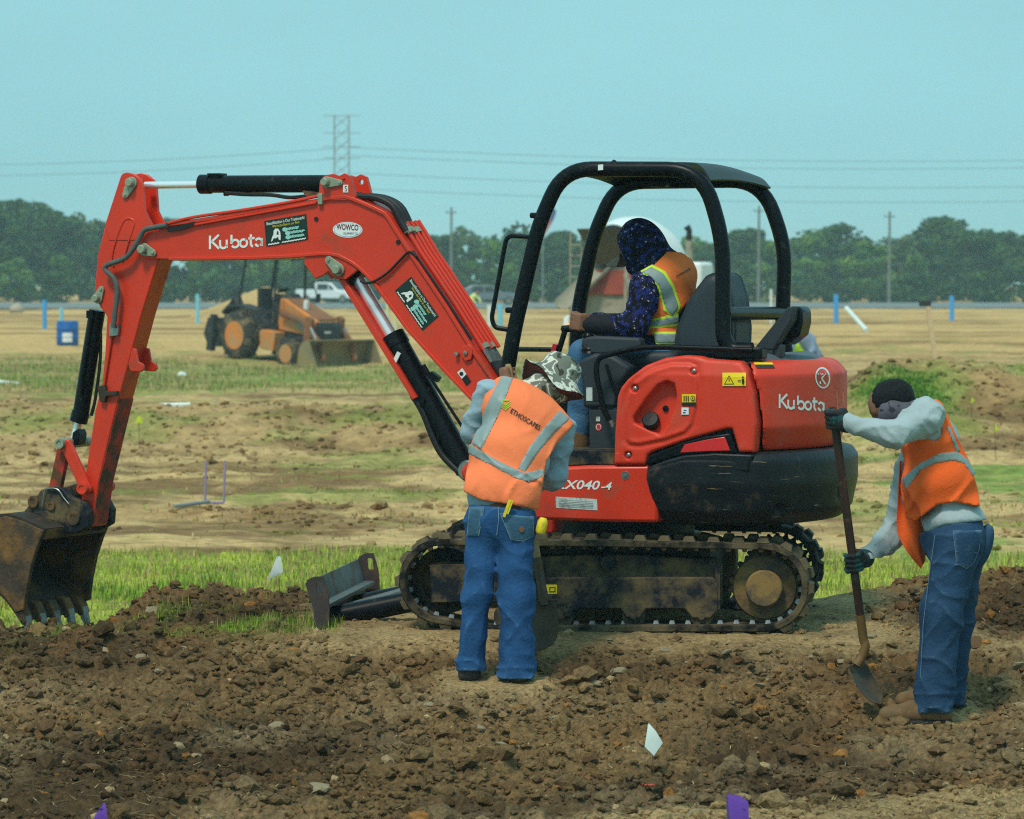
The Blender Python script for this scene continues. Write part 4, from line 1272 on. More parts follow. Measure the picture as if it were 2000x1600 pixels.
for l0, l1 in ((-BW - 0.004, -BW + 0.02), (BW - 0.02, BW + 0.004)):
    bb = B(); bb.ppx(KF, l0, l1, BRK, lref=-BW); put('lower_bracket', bb, M_RED, boom, bevel=0.004)
pin(639, 356, 665, 357, 0.032, 0.016, -BW - 0.014, boom)
pin(662, 527, 643, 508, 0.036, 0.022, -BW - 0.008, boom)
pin(282, 487, 300, 494, 0.036, 0.020, -BW - 0.006, boom)
# arm cylinder along the top
def rod(a, b, r, name, m, par=EX, n=18, l=0.0):
    bb = B(); bb.cyl(KF.w(l, *a), KF.w(l, *b), r, n); return put(name, bb, m, par)
cyl1 = rod((396, 360), (640, 359), 0.050, 'arm_cylinder', M_BLK)
rod((392, 360), (412, 360), 0.056, 'cylinder_gland', M_BLK, cyl1)
rod((284, 362), (398, 360.5), 0.021, 'cylinder_rod', M_CHR, cyl1)
bb = B(); bb.box(KF, (KF.px(0, 424, 347)[0], 0, KF.px(0, 424, 347)[1]), (0.03, 0.035, 0.018)); bb.box(KF, (KF.px(0, 424, 341)[0], 0, KF.px(0, 424, 341)[1]), (0.04, 0.045, 0.006)); put('port_block', bb, M_BLK, cyl1)
bb = B(); bb.tube(smooth_path([KF.w(-0.03, u, v) for u, v in ((440, 377), (480, 380), (530, 381), (570, 386), (622, 380))], 4), 0.012, 8); put('cylinder_pipe', bb, M_HOSE, cyl1)
for u in (438, 480): rod((u, 379), (u + 8, 379), 0.012, 'pipe_clip', M_BLK, cyl1)
bb = B(); bb.ppx(KF, -0.06, 0.06, [(590, 372), (626, 376), (626, 386), (596, 383)]); put('pipe_guard', bb, M_BKT, cyl1)
# boom cylinder below the kink
cyl2 = rod((770, 662), (912, 918), 0.066, 'boom_cylinder', M_BLK)
rod((766, 655), (778, 676), 0.072, 'cylinder_gland', M_BLK, cyl2)
rod((690, 530), (772, 668), 0.036, 'cylinder_rod', M_CHR, cyl2)
rod((664, 520), (700, 548), 0.062, 'rod_end', M_BLK, cyl2, l=0.0)
bb = B(); bb.ppx(KF, -0.085, 0.085, [(664, 546), (677, 545), (818, 776), (809, 781)], lref=-0.06); put('cylinder_guard', bb, M_RED, cyl2, bevel=0.003)
bb = B(); bb.tube(smooth_path([KF.w(-0.05, u, v) for u, v in ((806, 772), (826, 806), (846, 856), (866, 892), (905, 930))], 5), 0.019, 10); bb.tube(smooth_path([KF.w(0.02, u, v) for u, v in ((812, 780), (838, 826), (858, 880), (900, 926))], 5), 0.015, 10); put('cylinder_hose', bb, M_HOSE, cyl2)
bb = B(); bb.cyl(KF.w(-0.09, 826, 714), KF.w(-0.09, 836, 731), 0.016, 10); bb.cyl(KF.w(-0.09, 836, 731), KF.w(-0.09, 910, 845), 0.009, 10); bb.box(KF, (KF.px(-.08, 848, 736)[0], -0.07, KF.px(-.08, 848, 736)[1]), (0.03, 0.02, 0.016), 0.6); put('side_pipe', bb, M_BLK, cyl2)
bb = B(); bb.box(KF, (KF.px(-.07, 776, 698)[0], -0.075, KF.px(-.07, 776, 698)[1]), (0.012, 0.006, 0.03), 0.5); put('cylinder_label', bb, M_WHITE, cyl2)
bb = B(); q = KF.px(-.06, 826, 784); bb.lathe(KF.p(q[0], -0.06, q[1]), -KF.Y, [(0.018, -.02), (0.018, 0.02), (0, 0.022)], 10); put('grease_nipple', bb, M_BLK, cyl2)
bb = B(); bb.lathe(KF.w(-.1, 912, 920), KF.Y, [(0.05, 0), (0.06, 0.01), (0.06, 0.19), (0.05, 0.2)], 18); put('cylinder_foot', bb, M_STL, cyl2)
# steel pipes and hoses on the back of the boom
def topline(off, l, pts):
    P = np.array(KF.pxs(-BW, pts)); T = np.gradient(P, axis=0); T /= np.linalg.norm(T, axis=1, keepdims=True)
    N_ = np.stack([T[:, 1], -T[:, 0]], 1)
    if N_[0][1] < 0: N_ = -N_
    return [KF.p(p[0] + n[0] * off, l, p[1] + n[1] * off) for p, n in zip(P, N_)]
LOW = [(770, 441), (782, 460), (807, 502), (840, 551), (874, 602), (905, 652), (929, 690)]
for k, l in enumerate((-0.045, -0.005, 0.035, 0.075, 0.112)):
    bb = B(); bb.tube(topline(0.030 + 0.006 * k, l, LOW[:]), 0.0125, 10); put('hydraulic_pipe', bb, M_RED, boom)
bb = B(); bb.tube(topline(0.022, -0.10, [(800, 495), (840, 553), (874, 604), (915, 668)]), 0.008, 8); put('thin_hose', bb, M_HOSE, boom)
for (us, v, ms) in (((788, 817), 466, 2),):
    pass
for (pp_, ll) in (((784, 462), -0.03), ((784, 462), 0.05), ((929, 689), -0.02), ((929, 689), 0.06)):
    a = topline(0.036, ll, [(pp_[0] - 6, pp_[1] - 9), pp_, (pp_[0] + 6, pp_[1] + 9)])
    bb = B(); bb.tube([a[0], a[1]], 0.028, 8, sq=(1.3, 0.8)); put('pipe_clamp', bb, M_PIN, boom)
for l, r in ((-0.06, 0.020), (0.0, 0.022), (0.05, 0.020)):
    bb = B(); bb.tube(smooth_path(topline(0.012, l, [(678, 385), (690, 388)]) + topline(0.05, l, [(720, 402), (752, 418)]) + topline(0.034, l, [(768, 442), (778, 458)]), 5), r, 10); put('boom_hose', bb, M_HOSE, boom)
for l in (-0.055, -0.01):
    bb = B(); a = topline(0.032, l, [(770, 446), (780, 461)]); bb.tube([a[0], a[1]], 0.019, 6); put('hose_coupling', bb, M_STL, boom)
for l in (-0.04, 0.0, 0.04, 0.08):
    bb = B(); a = topline(0.032, l, [(929, 690), (944, 714)]); bb.tube([a[0], a[1]], 0.017, 6); put('hose_coupling', bb, M_STL, boom)
    bb = B(); bb.tube(smooth_path([a[1]] + topline(0.03, l, [(960, 738), (985, 775)]), 4), 0.018, 8); put('boom_hose', bb, M_HOSE, boom)
bb = B(); bb.tube(smooth_path([KF.w(-BW - 0.016, u, v) for u, v in ((704, 549), (716, 553), (732, 549), (756, 534), (778, 512), (796, 494), (806, 494), (814, 502))], 5), 0.0075, 8); put('wiring_loom', bb, M_HOSE, boom)
bb = B(); bb.tube(smooth_path([KF.w(-BW - .012, u, v) for u, v in ((326, 437), (380, 424), (470, 411), (560, 396), (622, 383))], 4), 0.010, 8); bb.tube(smooth_path([KF.w(-BW - .012, u, v) for u, v in ((345, 446), (420, 432), (520, 414), (618, 396))], 4), 0.008, 8); put('top_pipe', bb, M_RED, boom)
bb = B(); bb.ppx(KF, -BW - 0.02, -BW - 0.004, [(326, 446), (378, 433), (380, 440), (350, 450), (328, 453)]); put('pipe_sleeve', bb, M_HOSE, boom)
bb = B(); bb.ppx(KF, -BW - 0.025, -BW, [(620, 378), (629, 378), (629, 399), (620, 400)]); put('pipe_clamp', bb, M_PIN, boom, bevel=0.003)
for u, v in ((618, 428), (778, 473)):
    bb = B(); q = KF.px(-BW, u, v); bb.lathe(KF.p(q[0], -BW, q[1]), -KF.Y, [(0.013, -0.01), (0.013, 0.006), (0, 0.006)], 10); put('grommet', bb, M_INK, boom)
bb = B(); bb.ppx(KF, -BW - 0.018, -BW, [(905, 677), (916, 672), (924, 682), (920, 702), (908, 706), (900, 694)]); put('hose_bracket', bb, M_RED, boom, bevel=0.003)
for u, v in ((892, 692), (910, 689)):
    q = KF.px(-BW - .018, u, v); bb = B(); bb.lathe(KF.p(q[0], -BW, q[1]), -KF.Y, [(0.012, 0), (0.012, 0.028), (0, 0.03)], 8); put('bracket_bolt', bb, M_STL, boom)

# ---------------------------------------------------------------- arm (stick)
SW = 0.085
ARM_LOW = [(268, 440), (300, 448), (322, 470), (318, 498), (308, 512), (276, 615), (250, 713), (226, 800), (192, 944), (184, 1000), (180, 1029), (166, 1029), (156, 988), (168, 920), (186, 800), (199, 751), (205, 690), (209, 618), (196, 601), (184, 577), (186, 545), (191, 496), (205, 440)]
bb = B(); bb.ppx(KF, -SW, SW, ARM_LOW)
arm = put('arm', bb, M_RED, EX, label='orange-red digging arm holding the bucket', bevel=0.007)
ARM_TOP = [(205, 441), (236, 345), (240, 339), (248, 337), (262, 340), (275, 351), (280, 366), (283, 412), (301, 447), (300, 470), (214, 470)]
for l0, l1 in ((-SW - 0.004, -SW + 0.022), (SW - 0.022, SW + 0.004)):
    bb = B(); bb.ppx(KF, l0, l1, ARM_TOP, lref=-SW); put('arm_cheek', bb, M_RED, arm, bevel=0.004)
bb = B(); bb.ppx(KF, -SW + 0.02, SW - 0.02, [(207, 441), (236, 350), (243, 350), (222, 441)], lref=-SW); put('arm_back', bb, M_RED, arm)
# raised oval rim on the cheek
rim = [(222, 520), (218, 505), (226, 470), (240, 435), (250, 427), (260, 430), (262, 440), (252, 470), (240, 510)]
bb = B(); bb.tube([KF.w(-SW - .004, u, v) for u, v in smooth_path([np.array(p, float) for p in rim], 4)], 0.0055, 6); put('rim_bead', bb, M_RED, arm)
# the muddy inner face of the arm
bb = B(); bb.ppx(KF, -SW + .006, SW - .006, [(226, 801), (192, 944), (184, 1000), (180, 1028), (174, 1028), (186, 944), (216, 801)], lref=-SW)
P = KF.pxs(-SW, [(232, 780), (192, 944), (184, 1000), (180.5, 1026)])
rows = [[KF.p(x - 0.003, l, z) for x, z in P] for l in (-SW + .004, -SW * .3, SW * .3, SW - .004)]
bb = B(); bb.sheet(rows, 0.004); put('mud_film', bb, M_REDD, arm)
pin(258, 357, 246, 381, 0.034, 0.020, -SW - 0.006, arm)
pin(192, 583, 199, 565, 0.030, 0.018, -SW - 0.002, arm)
bb = B(); bb.tube(smooth_path([KF.w(-BW - .03, 326, 440)] + [KF.w(-BW - .03, u, v) for u, v in ((304, 444), (282, 450), (268, 474), (246, 503), (211, 517), (206, 527), (223, 545), (229, 568), (225, 608), (221, 640))], 5), 0.0155, 10); put('arm_hose', bb, M_HOSEG, arm)
bb = B(); bb.ppx(KF, -SW - .03, -SW, [(214, 632), (231, 636), (230, 656), (212, 658)]); put('hose_fitting', bb, M_STL, arm, bevel=0.004)
bb = B(); bb.tube([KF.w(-SW - .012, u, v) for u, v in ((218, 655), (208, 720), (203, 752))], 0.008, 8); put('arm_pipe', bb, M_RED, arm)
bb = B(); bb.ppx(KF, -SW - .03, -SW + .02, [(190, 755), (204, 752), (206, 764), (228, 764), (228, 772), (206, 774), (204, 786), (194, 784)]); put('valve_block', bb, M_BKTI, arm, bevel=0.003)
for l in (-SW + .01, SW - .01):
    bb = B(); bb.ppx(KF, l - .01, l + .01, [(258, 680), (265, 682), (269, 706), (279, 712), (281, 721), (274, 727), (254, 725), (250, 712)], lref=-SW); put('lift_lug', bb, M_RED, arm, bevel=0.004)
# bucket cylinder and linkage
cyl3 = rod((190, 606), (156, 820), 0.048, 'bucket_cylinder', M_BLK)
rod((158, 805), (153, 824), 0.053, 'cylinder_gland', M_BLK, cyl3)
rod((155, 818), (146, 858), 0.024, 'cylinder_rod', M_CHR, cyl3)
bb = B(); bb.ppx(KF, -0.045, 0.045, [(139, 868), (141, 845), (151, 838), (155, 848), (152, 870)]); put('rod_end', bb, M_BLK, cyl3, bevel=0.006)
bb = B(); bb.tube([KF.w(-.06, u, v) for u, v in ((180, 605), (176, 640), (160, 740), (158, 770))], 0.012, 8); bb.box(KF, (KF.px(-.04, 180, 614)[0], -.04, KF.px(-.04, 180, 614)[1]), (0.022, 0.03, 0.022)); put('cylinder_pipe', bb, M_BLK, cyl3)
bb = B(); bb.tube(smooth_path([KF.w(.02, u, v) for u, v in ((196, 615), (196, 700), (186, 780), (178, 812))], 4), 0.010, 8); put('cylinder_hose', bb, M_HOSE, cyl3)
def link(p0, p1, w, l0, l1, name, m):
    a, b = KF.px(l0, *p0), KF.px(l0, *p1); bb = B(); bb.prism(KF, hull2(a, w, b, w * 1.05, 8), l0, l1); return put(name, bb, m, EX, bevel=0.004)
lk = link((128, 870), (166, 954), 0.034, -0.135, -0.105, 'guide_link', M_RED)
link((128, 870), (166, 954), 0.034, 0.105, 0.135, 'guide_link', M_RED)
link((124, 868), (104, 962), 0.036, -0.10, -0.06, 'bucket_link', M_REDD)
link((124, 868), (104, 962), 0.036, 0.06, 0.10, 'bucket_link', M_REDD)
for u, v, r, m in ((121, 866, 0.030, M_PIN), (165, 954, 0.034, M_RED)):
    q = KF.px(-0.13, u, v); bb = B(); bb.lathe(KF.p(q[0], -0.165, q[1]), KF.Y, [(r * .55, 0.006), (r * .6, 0), (r, 0.0), (r, 0.33), (0.01, 0.33)], 18); put('link_pin', bb, m, lk, smooth=30)
# coupler
CPL = [(42, 1006), (58, 985), (68, 975), (80, 957), (100, 950), (122, 953), (138, 972), (165, 980), (176, 1000), (174, 1028), (150, 1042), (95, 1040), (60, 1016)]
for l0, l1 in ((-0.155, -0.10), (0.10, 0.155)):
    bb = B(); bb.ppx(KF, l0, l1, CPL, lref=-0.15); cp = put('coupler_plate', bb, M_BLKM, EX, bevel=0.008)
bb = B(); bb.ppx(KF, -0.10, 0.10, [(60, 1000), (78, 968), (110, 966), (128, 985), (130, 1030), (70, 1030)], lref=-0.15); put('coupler_body', bb, M_BLKM, EX, bevel=0.01)
for u, v, r in ((66, 980, .034), (101, 988, .026), (145, 1012, .040)):
    q = KF.px(-0.155, u, v); bb = B(); bb.lathe(KF.p(q[0], -0.17, q[1]), KF.Y, [(r * .5, 0.004), (r * .55, 0), (r, 0), (r, 0.34), (.01, .34)], 16); put('coupler_pin', bb, M_BKT, cp, smooth=30)
bb = B(); bb.tube(smooth_path([KF.w(-0.17, u, v) for u, v in ((82, 990), (86, 965), (92, 955), (112, 956), (124, 972), (134, 984))], 4), 0.004, 6); put('coupler_hose', bb, M_STL, cp)

# ---------------------------------------------------------------- bucket
BL = -0.375
SIDE = [(86, 1036), (74, 1065), (62, 1102), (53, 1147), (47, 1192), (30, 1197), (10, 1168), (-30, 1132), (-52, 1088), (-48, 1045), (-20, 1015), (11, 1008), (45, 1018), (70, 1030)]
bk = None
for l0, l1 in ((BL, BL + 0.022), (-BL - 0.022, -BL)):
    bb = B(); bb.prism(KF, KF.pxs(BL, SIDE), l0, l1)
    if bk is None:
        shell = smooth_path([np.array(p) for p in KF.pxs(BL, [(86, 1038), (45, 1019), (11, 1009), (-20, 1016), (-48, 1046), (-51, 1088), (-30, 1131), (10, 1167), (32, 1196), (42, 1212)])], 4)
        rows = [[KF.p(x, l, z) for x, z in shell] for l in np.linspace(BL + .004, -BL - .004, 9)]
        b2 = B(); b2.sheet(rows, 0.016)
        bk = put('bucket', b2, M_BKTI, EX, label='rusty toothed digging bucket resting on the soil')
    put('bucket_side', bb, M_BKT, bk, bevel=0.005)
    bb = B(); bb.prism(KF, KF.pxs(BL, [(86, 1036), (80, 1034), (66, 1070), (54, 1105), (44, 1147), (38, 1192), (47, 1192), (53, 1147), (62, 1102), (74, 1065)]), l0 - 0.006, l1 + 0.006); put('side_cutter', bb, M_BKT, bk, bevel=0.004)
bb = B(); bb.prism(KF, KF.pxs(BL, [(64, 1026), (88, 1034), (84, 1054), (78, 1056), (60, 1040)]), BL + .03, -BL - .03); put('top_rail', bb, M_BKT, bk, bevel=0.008)
bb = B(); bb.prism(KF, KF.pxs(BL, [(10, 1010), (70, 1024), (66, 1004), (44, 1000)]), -0.16, 0.16); put('hanger', bb, M_BLKM, bk, bevel=0.01)
for k in range(5):
    l = BL + 0.055 + (-2 * BL - 0.11) * k / 4
    A = KF.pxs(BL, [(20, 1178), (36, 1182), (44, 1200), (48, 1216), (40, 1222), (30, 1205)])
    bb = B(); bb.prism(KF, A, l - 0.042, l + 0.042); tt = put('tooth_shank', bb, M_BKT, bk, bevel=0.006)
    A = KF.pxs(BL, [(37, 1204), (46, 1203), (52, 1237), (49, 1239), (42, 1228)])
    bb = B(); bb.prism(KF, A, l - 0.030, l + 0.030); put('tooth_tip', bb, mat('worn_tooth_steel', lin((128, 128, 122)), 0.5, metal=0.6, var=0.3, vsc=30, dirt=(lin((96, 78, 56)), .3, 14)), tt, bevel=0.005)

# ---------------------------------------------------------------- print
def arc_pts(cx, cy, rx, ry, a0, a1, n=12):
    return [(cx + rx * math.cos(math.radians(a0 + (a1 - a0) * k / n)), cy + ry * math.sin(math.radians(a0 + (a1 - a0) * k / n))) for k in range(n + 1)]
def kubota_strokes():
    s = [[(0.02, 0.0), (0.02, 0.50), (0.02, 0.98)],
         [(0.185, 1.0), (0.06, 0.56)], [(0.05, 0.56), (0.19, 0.0)],
         arc_pts(0.27, 0.27, 0.062, 0.25, 180, 360) , [(0.208, 0.27), (0.208, 0.62)], [(0.332, 0.02), (0.332, 0.62)],
         [(0.42, 0.95), (0.42, 0.30)], arc_pts(0.488, 0.30, 0.068, 0.27, 165, -150, 16),
         arc_pts(0.645, 0.30, 0.066, 0.27, 62, 408, 18),
         [(0.78, 0.9), (0.78, 0.25)], arc_pts(0.822, 0.25, 0.042, 0.22, 180, 270, 6), [(0.735, 0.62), (0.85, 0.62)],
         arc_pts(0.925, 0.30, 0.062, 0.27, 150, -60, 14), [(0.985, 0.58), (0.985, 0.02)], arc_pts(0.925, 0.30, 0.062, 0.27, 200, 270, 5)]
    V = []; F = []
    for st in s:
        P = np.array(st, float) * (4.2, 1.0); v, f = strokes_mesh([P], 0.165)
        o = len(V); V += [tuple(q / (4.2, 1.0)) for q in v]; F += [tuple(i + o for i in q) for q in f]
    return np.array(V), F
KB = kubota_strokes()
sb = on_plane(KF, -BW)
v, f = onto(KB, ((408, 487), (513, 481), (408, 460))); print_on('brand_lettering', [(v, f, 0)], sb, [M_WHITE], boom)
v, f = onto(KB, ((1521, 797), (1610, 803), (1521, 769))); print_on('brand_lettering', [(v, f, 0)], s_h, [M_WHITE], hood)
# oval emblem on the hood
sh = [(*disc_px((1607, 738), 14.5, 21, rot=-0.12), 0), (*disc_px((1607, 738), 11.8, 18, rot=-0.12), 1)]
v, f = strokes_mesh([[(0.2, 0.05), (0.2, 0.95)], [(0.85, 0.95), (0.36, 0.5)], [(0.36, 0.5), (0.85, 0.05)]], 0.14); v, f = onto((v, f), ((1599, 751), (1615, 752), (1599, 727))); sh.append((v, f, 0))
def emb(u, v, k):
    return s_h(u, v, k * 1.5)
print_on('brand_emblem', sh, emb, [M_CHR, M_RED], hood)
# tail recess
bb = B(); v, f = quad_px([(1633, 762), (1648, 768), (1652, 812), (1640, 812), (1634, 795)]); print_on('tail_reflector', [(v, f, 0)], s_h, [M_REFL], hood)
# model number and plates on the base frame
ss = on_plane(UF, NL)
v, f = text_mesh('KX040', 0.02, 0.25); v, f = onto((v, f), ((1084, 955), (1172, 957), (1084, 937)))
v2, f2 = text_mesh('-4', 0.02, 0.25); v2, f2 = onto((v2, f2), ((1174, 957), (1195, 957), (1174, 942)))
print_on('model_number', [(v, f, 0), (v2, f2, 0)], ss, [M_WHITE], sk)
M_PLATE = mat('worn_white_plate', lin((196, 206, 204)), 0.6, var=0.08, vsc=30, dirt=(lin((120, 116, 104)), 0.4, 40))
shp = [(*quad_px([(1085, 970), (1166, 975), (1167, 997), (1086, 992)]), 0)]
for k in range(5): shp.append((*quad_px([(1092, 976 + 3 * k), (1158, 980 + 3 * k), (1158, 981 + 3 * k), (1092, 977 + 3 * k)]), 1))
print_on('data_plate', shp, on_plane(UF, NL, 0.0005), [M_PLATE, mat('grey_print', lin((130, 140, 140)), 0.6)], sk)
sp_ = on_field(f_panel, 17.5, 21, off=0.006)
def tri(c, r):
    return quad_px([(c[0] - r, c[1] + r * .8), (c[0] + r, c[1] + r * .8), (c[0], c[1] - r)])
print_on('warning_label', [(*quad_px([(1411, 728), (1457, 728), (1457, 754), (1411, 754)]), 0), (*tri((1424, 743), 10), 1), (*tri((1424, 743.5), 7.5), 0), (*quad_px([(1423, 739), (1425, 739), (1424.6, 746), (1423.4, 746)]), 1),
    (*quad_px([(1441, 743), (1447, 743), (1447, 745), (1441, 745)]), 1), (*disc_px((1451, 737), 2, 2, 10), 1), (*quad_px([(1448.5, 740), (1453.5, 740), (1452.5, 751), (1449.5, 751)]), 1)], sp_, [M_YEL, M_INK], panel)
print_on('warning_label', [(*quad_px([(1332, 770), (1359, 770), (1359, 786), (1332, 786)]), 0), (*quad_px([(1332, 786), (1359, 786), (1359, 792), (1332, 792)]), 1), (*quad_px([(1335, 773), (1337, 773), (1337, 784), (1335, 784)]), 1), (*quad_px([(1339, 773), (1341, 773), (1341, 784), (1339, 784)]), 1), (*quad_px([(1343, 773), (1345, 773), (1345, 784), (1343, 784)]), 1), (*disc_px((1353, 778), 4.5, 5, 14), 1), (*disc_px((1353, 778), 3.2, 3.6, 14), 0), (*quad_px([(1352, 776), (1354, 776), (1354, 780), (1352, 780)]), 1)], sp_, [M_YEL, M_INK], panel)
print_on('white_label', [(*quad_px([(1331, 796), (1345, 796), (1345, 810), (1331, 810)]), 0), (*quad_px([(1335, 801), (1341, 801), (1341, 802.5), (1335, 802.5)]), 1), (*quad_px([(1334, 805), (1339, 805), (1339, 807), (1334, 807)]), 1)], sp_, [M_WHITE, M_BLUEP], panel)
print_on('hood_label', [(*quad_px([(1472, 708), (1508, 708), (1511, 712), (1474, 712)]), 0), (*quad_px([(1475, 712.5), (1510, 712.5), (1514, 719), (1478, 719)]), 1)], s_h, [M_YEL, M_GREY], hood)
sc_ = on_plane(UF, -0.60)
print_on('console_label', [(*quad_px([(1145, 757), (1157, 757), (1157, 783), (1145, 783)]), 0), (*quad_px([(1158, 757), (1170, 757), (1170, 783), (1158, 783)]), 1)], sc_, [M_PLATE, M_INK], con)
print_on('round_label', [(*disc_px((1169, 834), 6.5, 7.5), 0), (*disc_px((1169, 834), 5, 6), 1), (*disc_px((1169, 834), 4, 5), 0), (*quad_px([(1164, 814), (1172, 814), (1172, 823), (1164, 823)]), 2)], on_plane(UF, -0.585), [mat('red_print', lin((200, 40, 50)), 0.5), M_WHITE, M_PLATE], EX)
# decals on the boom
print_on('small_label', [(*quad_px([(670, 361), (680, 361), (680, 376), (670, 376)]), 0), (*(lambda vf: onto(vf, ((673, 374), (678, 374), (673, 363))))(text_mesh('S')), 1)], on_plane(KF, -BW - .013), [M_WHITE, M_INK], boom)
def rental(q):
    return lambda vf: onto(vf, q)
sh = [(*disc_px((679, 449), 29, 15.5, rot=0.02), 0), (*disc_px((679, 449), 27, 14, rot=0.02), 1), (*disc_px((679, 449), 26, 13.2, rot=0.02), 0)]
v, f = onto(text_mesh('WOWCO', 0.03), ((657, 449), (700, 451), (657, 437))); sh.append((v, f, 2))
v, f = onto(text_mesh('EQUIPMENT CO.', 0.0), ((671, 459), (699, 459), (671, 454))); sh.append((v, f, 3))
print_on('rental_decal', sh, on_plane(KF, -BW, 0.0006), [M_WHITE, mat('sky_blue_print', lin((110, 160, 210)), 0.5), M_MAROON, M_BLUEP], boom)
def sign(a, b, c, name):
    """dark green landscaping sign; a bottom-left, b bottom-right, c top-left in the photograph"""
    a, b, c = (np.array(q, float) for q in (a, b, c))
    m = lambda x, y: tuple(a + (b - a) * x + (c - a) * y)
    sh = [(*quad_px([m(0, 0), m(1, 0), m(1, 1), m(0, 1)]), 0)]
    def T(s, x0, x1, y0, y1, mi, bold=0.01):
        v, f = onto(text_mesh(s, bold), (m(x0, y0), m(x1, y0), m(x0, y1))); sh.append((v, f, mi))
    T('Beautification is Our Trademark!', 0.05, 0.95, 0.82, 0.94, 1); T("We're the Best in our field", 0.18, 0.82, 0.69, 0.79, 2)
    # pale leafy emblem
    sh.append(([m(0.12 + 0.24 * x, 0.16 + 0.48 * y) for x, y in [(0, 0), (.15, .35), (.3, .55), (.35, .85), (.55, 1.0), (.8, .95), (.98, .7), (1, .35), (.95, 0), (.8, .05), (.72, .3), (.5, .2), (.3, .25), (.15, .05)]], [tuple(range(14))], 1))
    sh.append(([m(0.12 + 0.24 * x, 0.16 + 0.48 * y) for x, y in [(.6, .5), (.8, .45), (.82, .7), (.68, .8)]], [(0, 1, 2, 3)], 0))
    for k, (x0, x1) in enumerate(((0.46, 0.80), (0.52, 0.92), (0.52, 0.90))):
        y0 = 0.52 - 0.16 * k
        st = [[(x0 + (x1 - x0) * t, y0 + 0.045 * math.sin(t * 34 + k) * (1 if int(t * 9) % 2 else .6) + 0.02) for t in np.linspace(0, 1, 40)]]
        v, f = strokes_mesh(st, 0.05); sh.append(([m(*q) for q in v], f, 3))
        sh.append((*disc_px(m(x0 + 0.01, y0 + 0.02), 5.2, 4.2, 12), 3)); 
    for x0, x1 in ((0.05, 0.31), (0.38, 0.95)):
        v, f = strokes_mesh([[(t, 0.065 + 0.018 * math.sin(t * 95)) for t in np.linspace(x0, x1, 40)]], 0.035); sh.append(([m(*q) for q in v], f, 1))
    print_on(name, sh, on_plane(KF, -BW, 0.0005), [M_DKGRN, M_WHITE, mat('gold_print', lin((210, 190, 40)), 0.5), M_PALEG], boom)
sign((520, 482), (602, 468), (516, 432), 'landscaping_sign')
sign((771, 568), (825, 646), (803, 540), 'landscaping_sign')
print_on('boom_label', [(*quad_px([(893, 728), (903, 719), (911, 731), (902, 740)]), 0), (*quad_px([(902, 740), (911, 731), (920, 745), (911, 754)]), 1), (*disc_px((901, 730), 4, 4, 8), 1)], sb, [M_WHITE, M_INK], boom)
sh = [(*quad_px([(1056, 1142), (1088, 1142), (1088, 1160), (1056, 1160)]), 0), (*tri((1064, 1152), 7), 1), (*tri((1064, 1152.5), 5), 0), (*quad_px([(1073, 1147), (1085, 1147), (1085, 1157), (1073, 1157)]), 1), (*quad_px([(1075, 1149), (1083, 1149), (1083, 1155), (1075, 1155)]), 0)]
print_on('track_label', sh, on_plane(TF, -0.80, 0.0006), [M_YEL, M_INK], EX)
bb = B(); v, f = quad_px([(1168, 322), (1178, 321), (1178, 332), (1168, 333)]); 
print_on('canopy_label', [(v, f, 0)], on_plane(UF, LN_ - TR), [M_WHITE], rops)
# ================================================================== people
def denim(name, c, fade):
    return mat(name, lin(c), 0.85, var=0.22, vsc=9, bump=0.5, bsc=55, spec=0.15, dirt=(lin(fade), 0.10, 4), wear=lin(tuple(min(255, q + 22) for q in fade)))
M_JEAN_A = denim('bright_denim', (40, 80, 126), (70, 110, 150))
M_JEAN_B = denim('dark_denim', (40, 68, 98), (74, 102, 128))
M_JEAN_C = denim('pale_denim', (70, 112, 150), (120, 158, 188))
M_PKT_A = denim('worn_pocket_denim', (58, 92, 116), (96, 126, 140))
M_STITCH = mat('pale_stitching', lin((112, 136, 156)), 0.9, var=0.1)
M_SHIRT = mat('grey_jersey', lin((150, 172, 186)), 0.9, var=0.08, vsc=10, bump=0.45, bsc=38, spec=0.15)
M_SHIRT_B = mat('light_grey_jersey', lin((160, 174, 178)), 0.9, var=0.08, vsc=10, bump=0.45, bsc=38, spec=0.15)
M_VEST_A = mat('orange_mesh_vest', lin((255, 132, 84)), 0.8, var=0.05, vsc=7, bump=0.35, bsc=40, spec=0.15)
M_VEST_B = mat('bright_orange_vest', lin((255, 104, 44)), 0.75, var=0.06, vsc=7, bump=0.35, bsc=40, spec=0.15)
M_VEST_C = mat('orange_safety_vest', lin((252, 124, 62)), 0.75, var=0.06, vsc=7, bump=0.35, bsc=40, spec=0.15)
M_TAPE = mat('silver_reflective_tape', lin((136, 152, 152)), 0.45, var=0.08, vsc=25, bump=0.12, bsc=60)
M_LIME = mat('lime_edging', lin((205, 235, 60)), 0.7, var=0.05)
M_SKIN = mat('skin', lin((132, 92, 70)), 0.6, var=0.1, vsc=20, spec=0.3)
M_HAIR = mat('black_hair', (0.006, 0.006, 0.007), 0.65, var=0.3, vsc=40, bump=0.5, bsc=300, spec=0.2)
M_GAIT = mat('grey_neck_gaiter', lin((84, 82, 92)), 0.75, var=0.2, vsc=12, wave=(lin((40, 38, 46)), 22, 0.6))
M_GLOVE = mat('black_knit_glove', (0.012, 0.014, 0.016), 0.8, var=0.3, bump=0.4, bsc=300, wave=(lin((18, 74, 76)), 26, 0.62))
M_GLOVE2 = mat('teal_knit_glove', lin((22, 66, 68)), 0.8, var=0.3, bump=0.4, bsc=300, wave=((0.010, 0.012, 0.014), 22, 0.5))
M_BOOT = mat('tan_leather', lin((120, 92, 58)), 0.75, var=0.3, vsc=14, dirt=(lin((104, 80, 54)), .6, 12), bump=0.25, bsc=70)
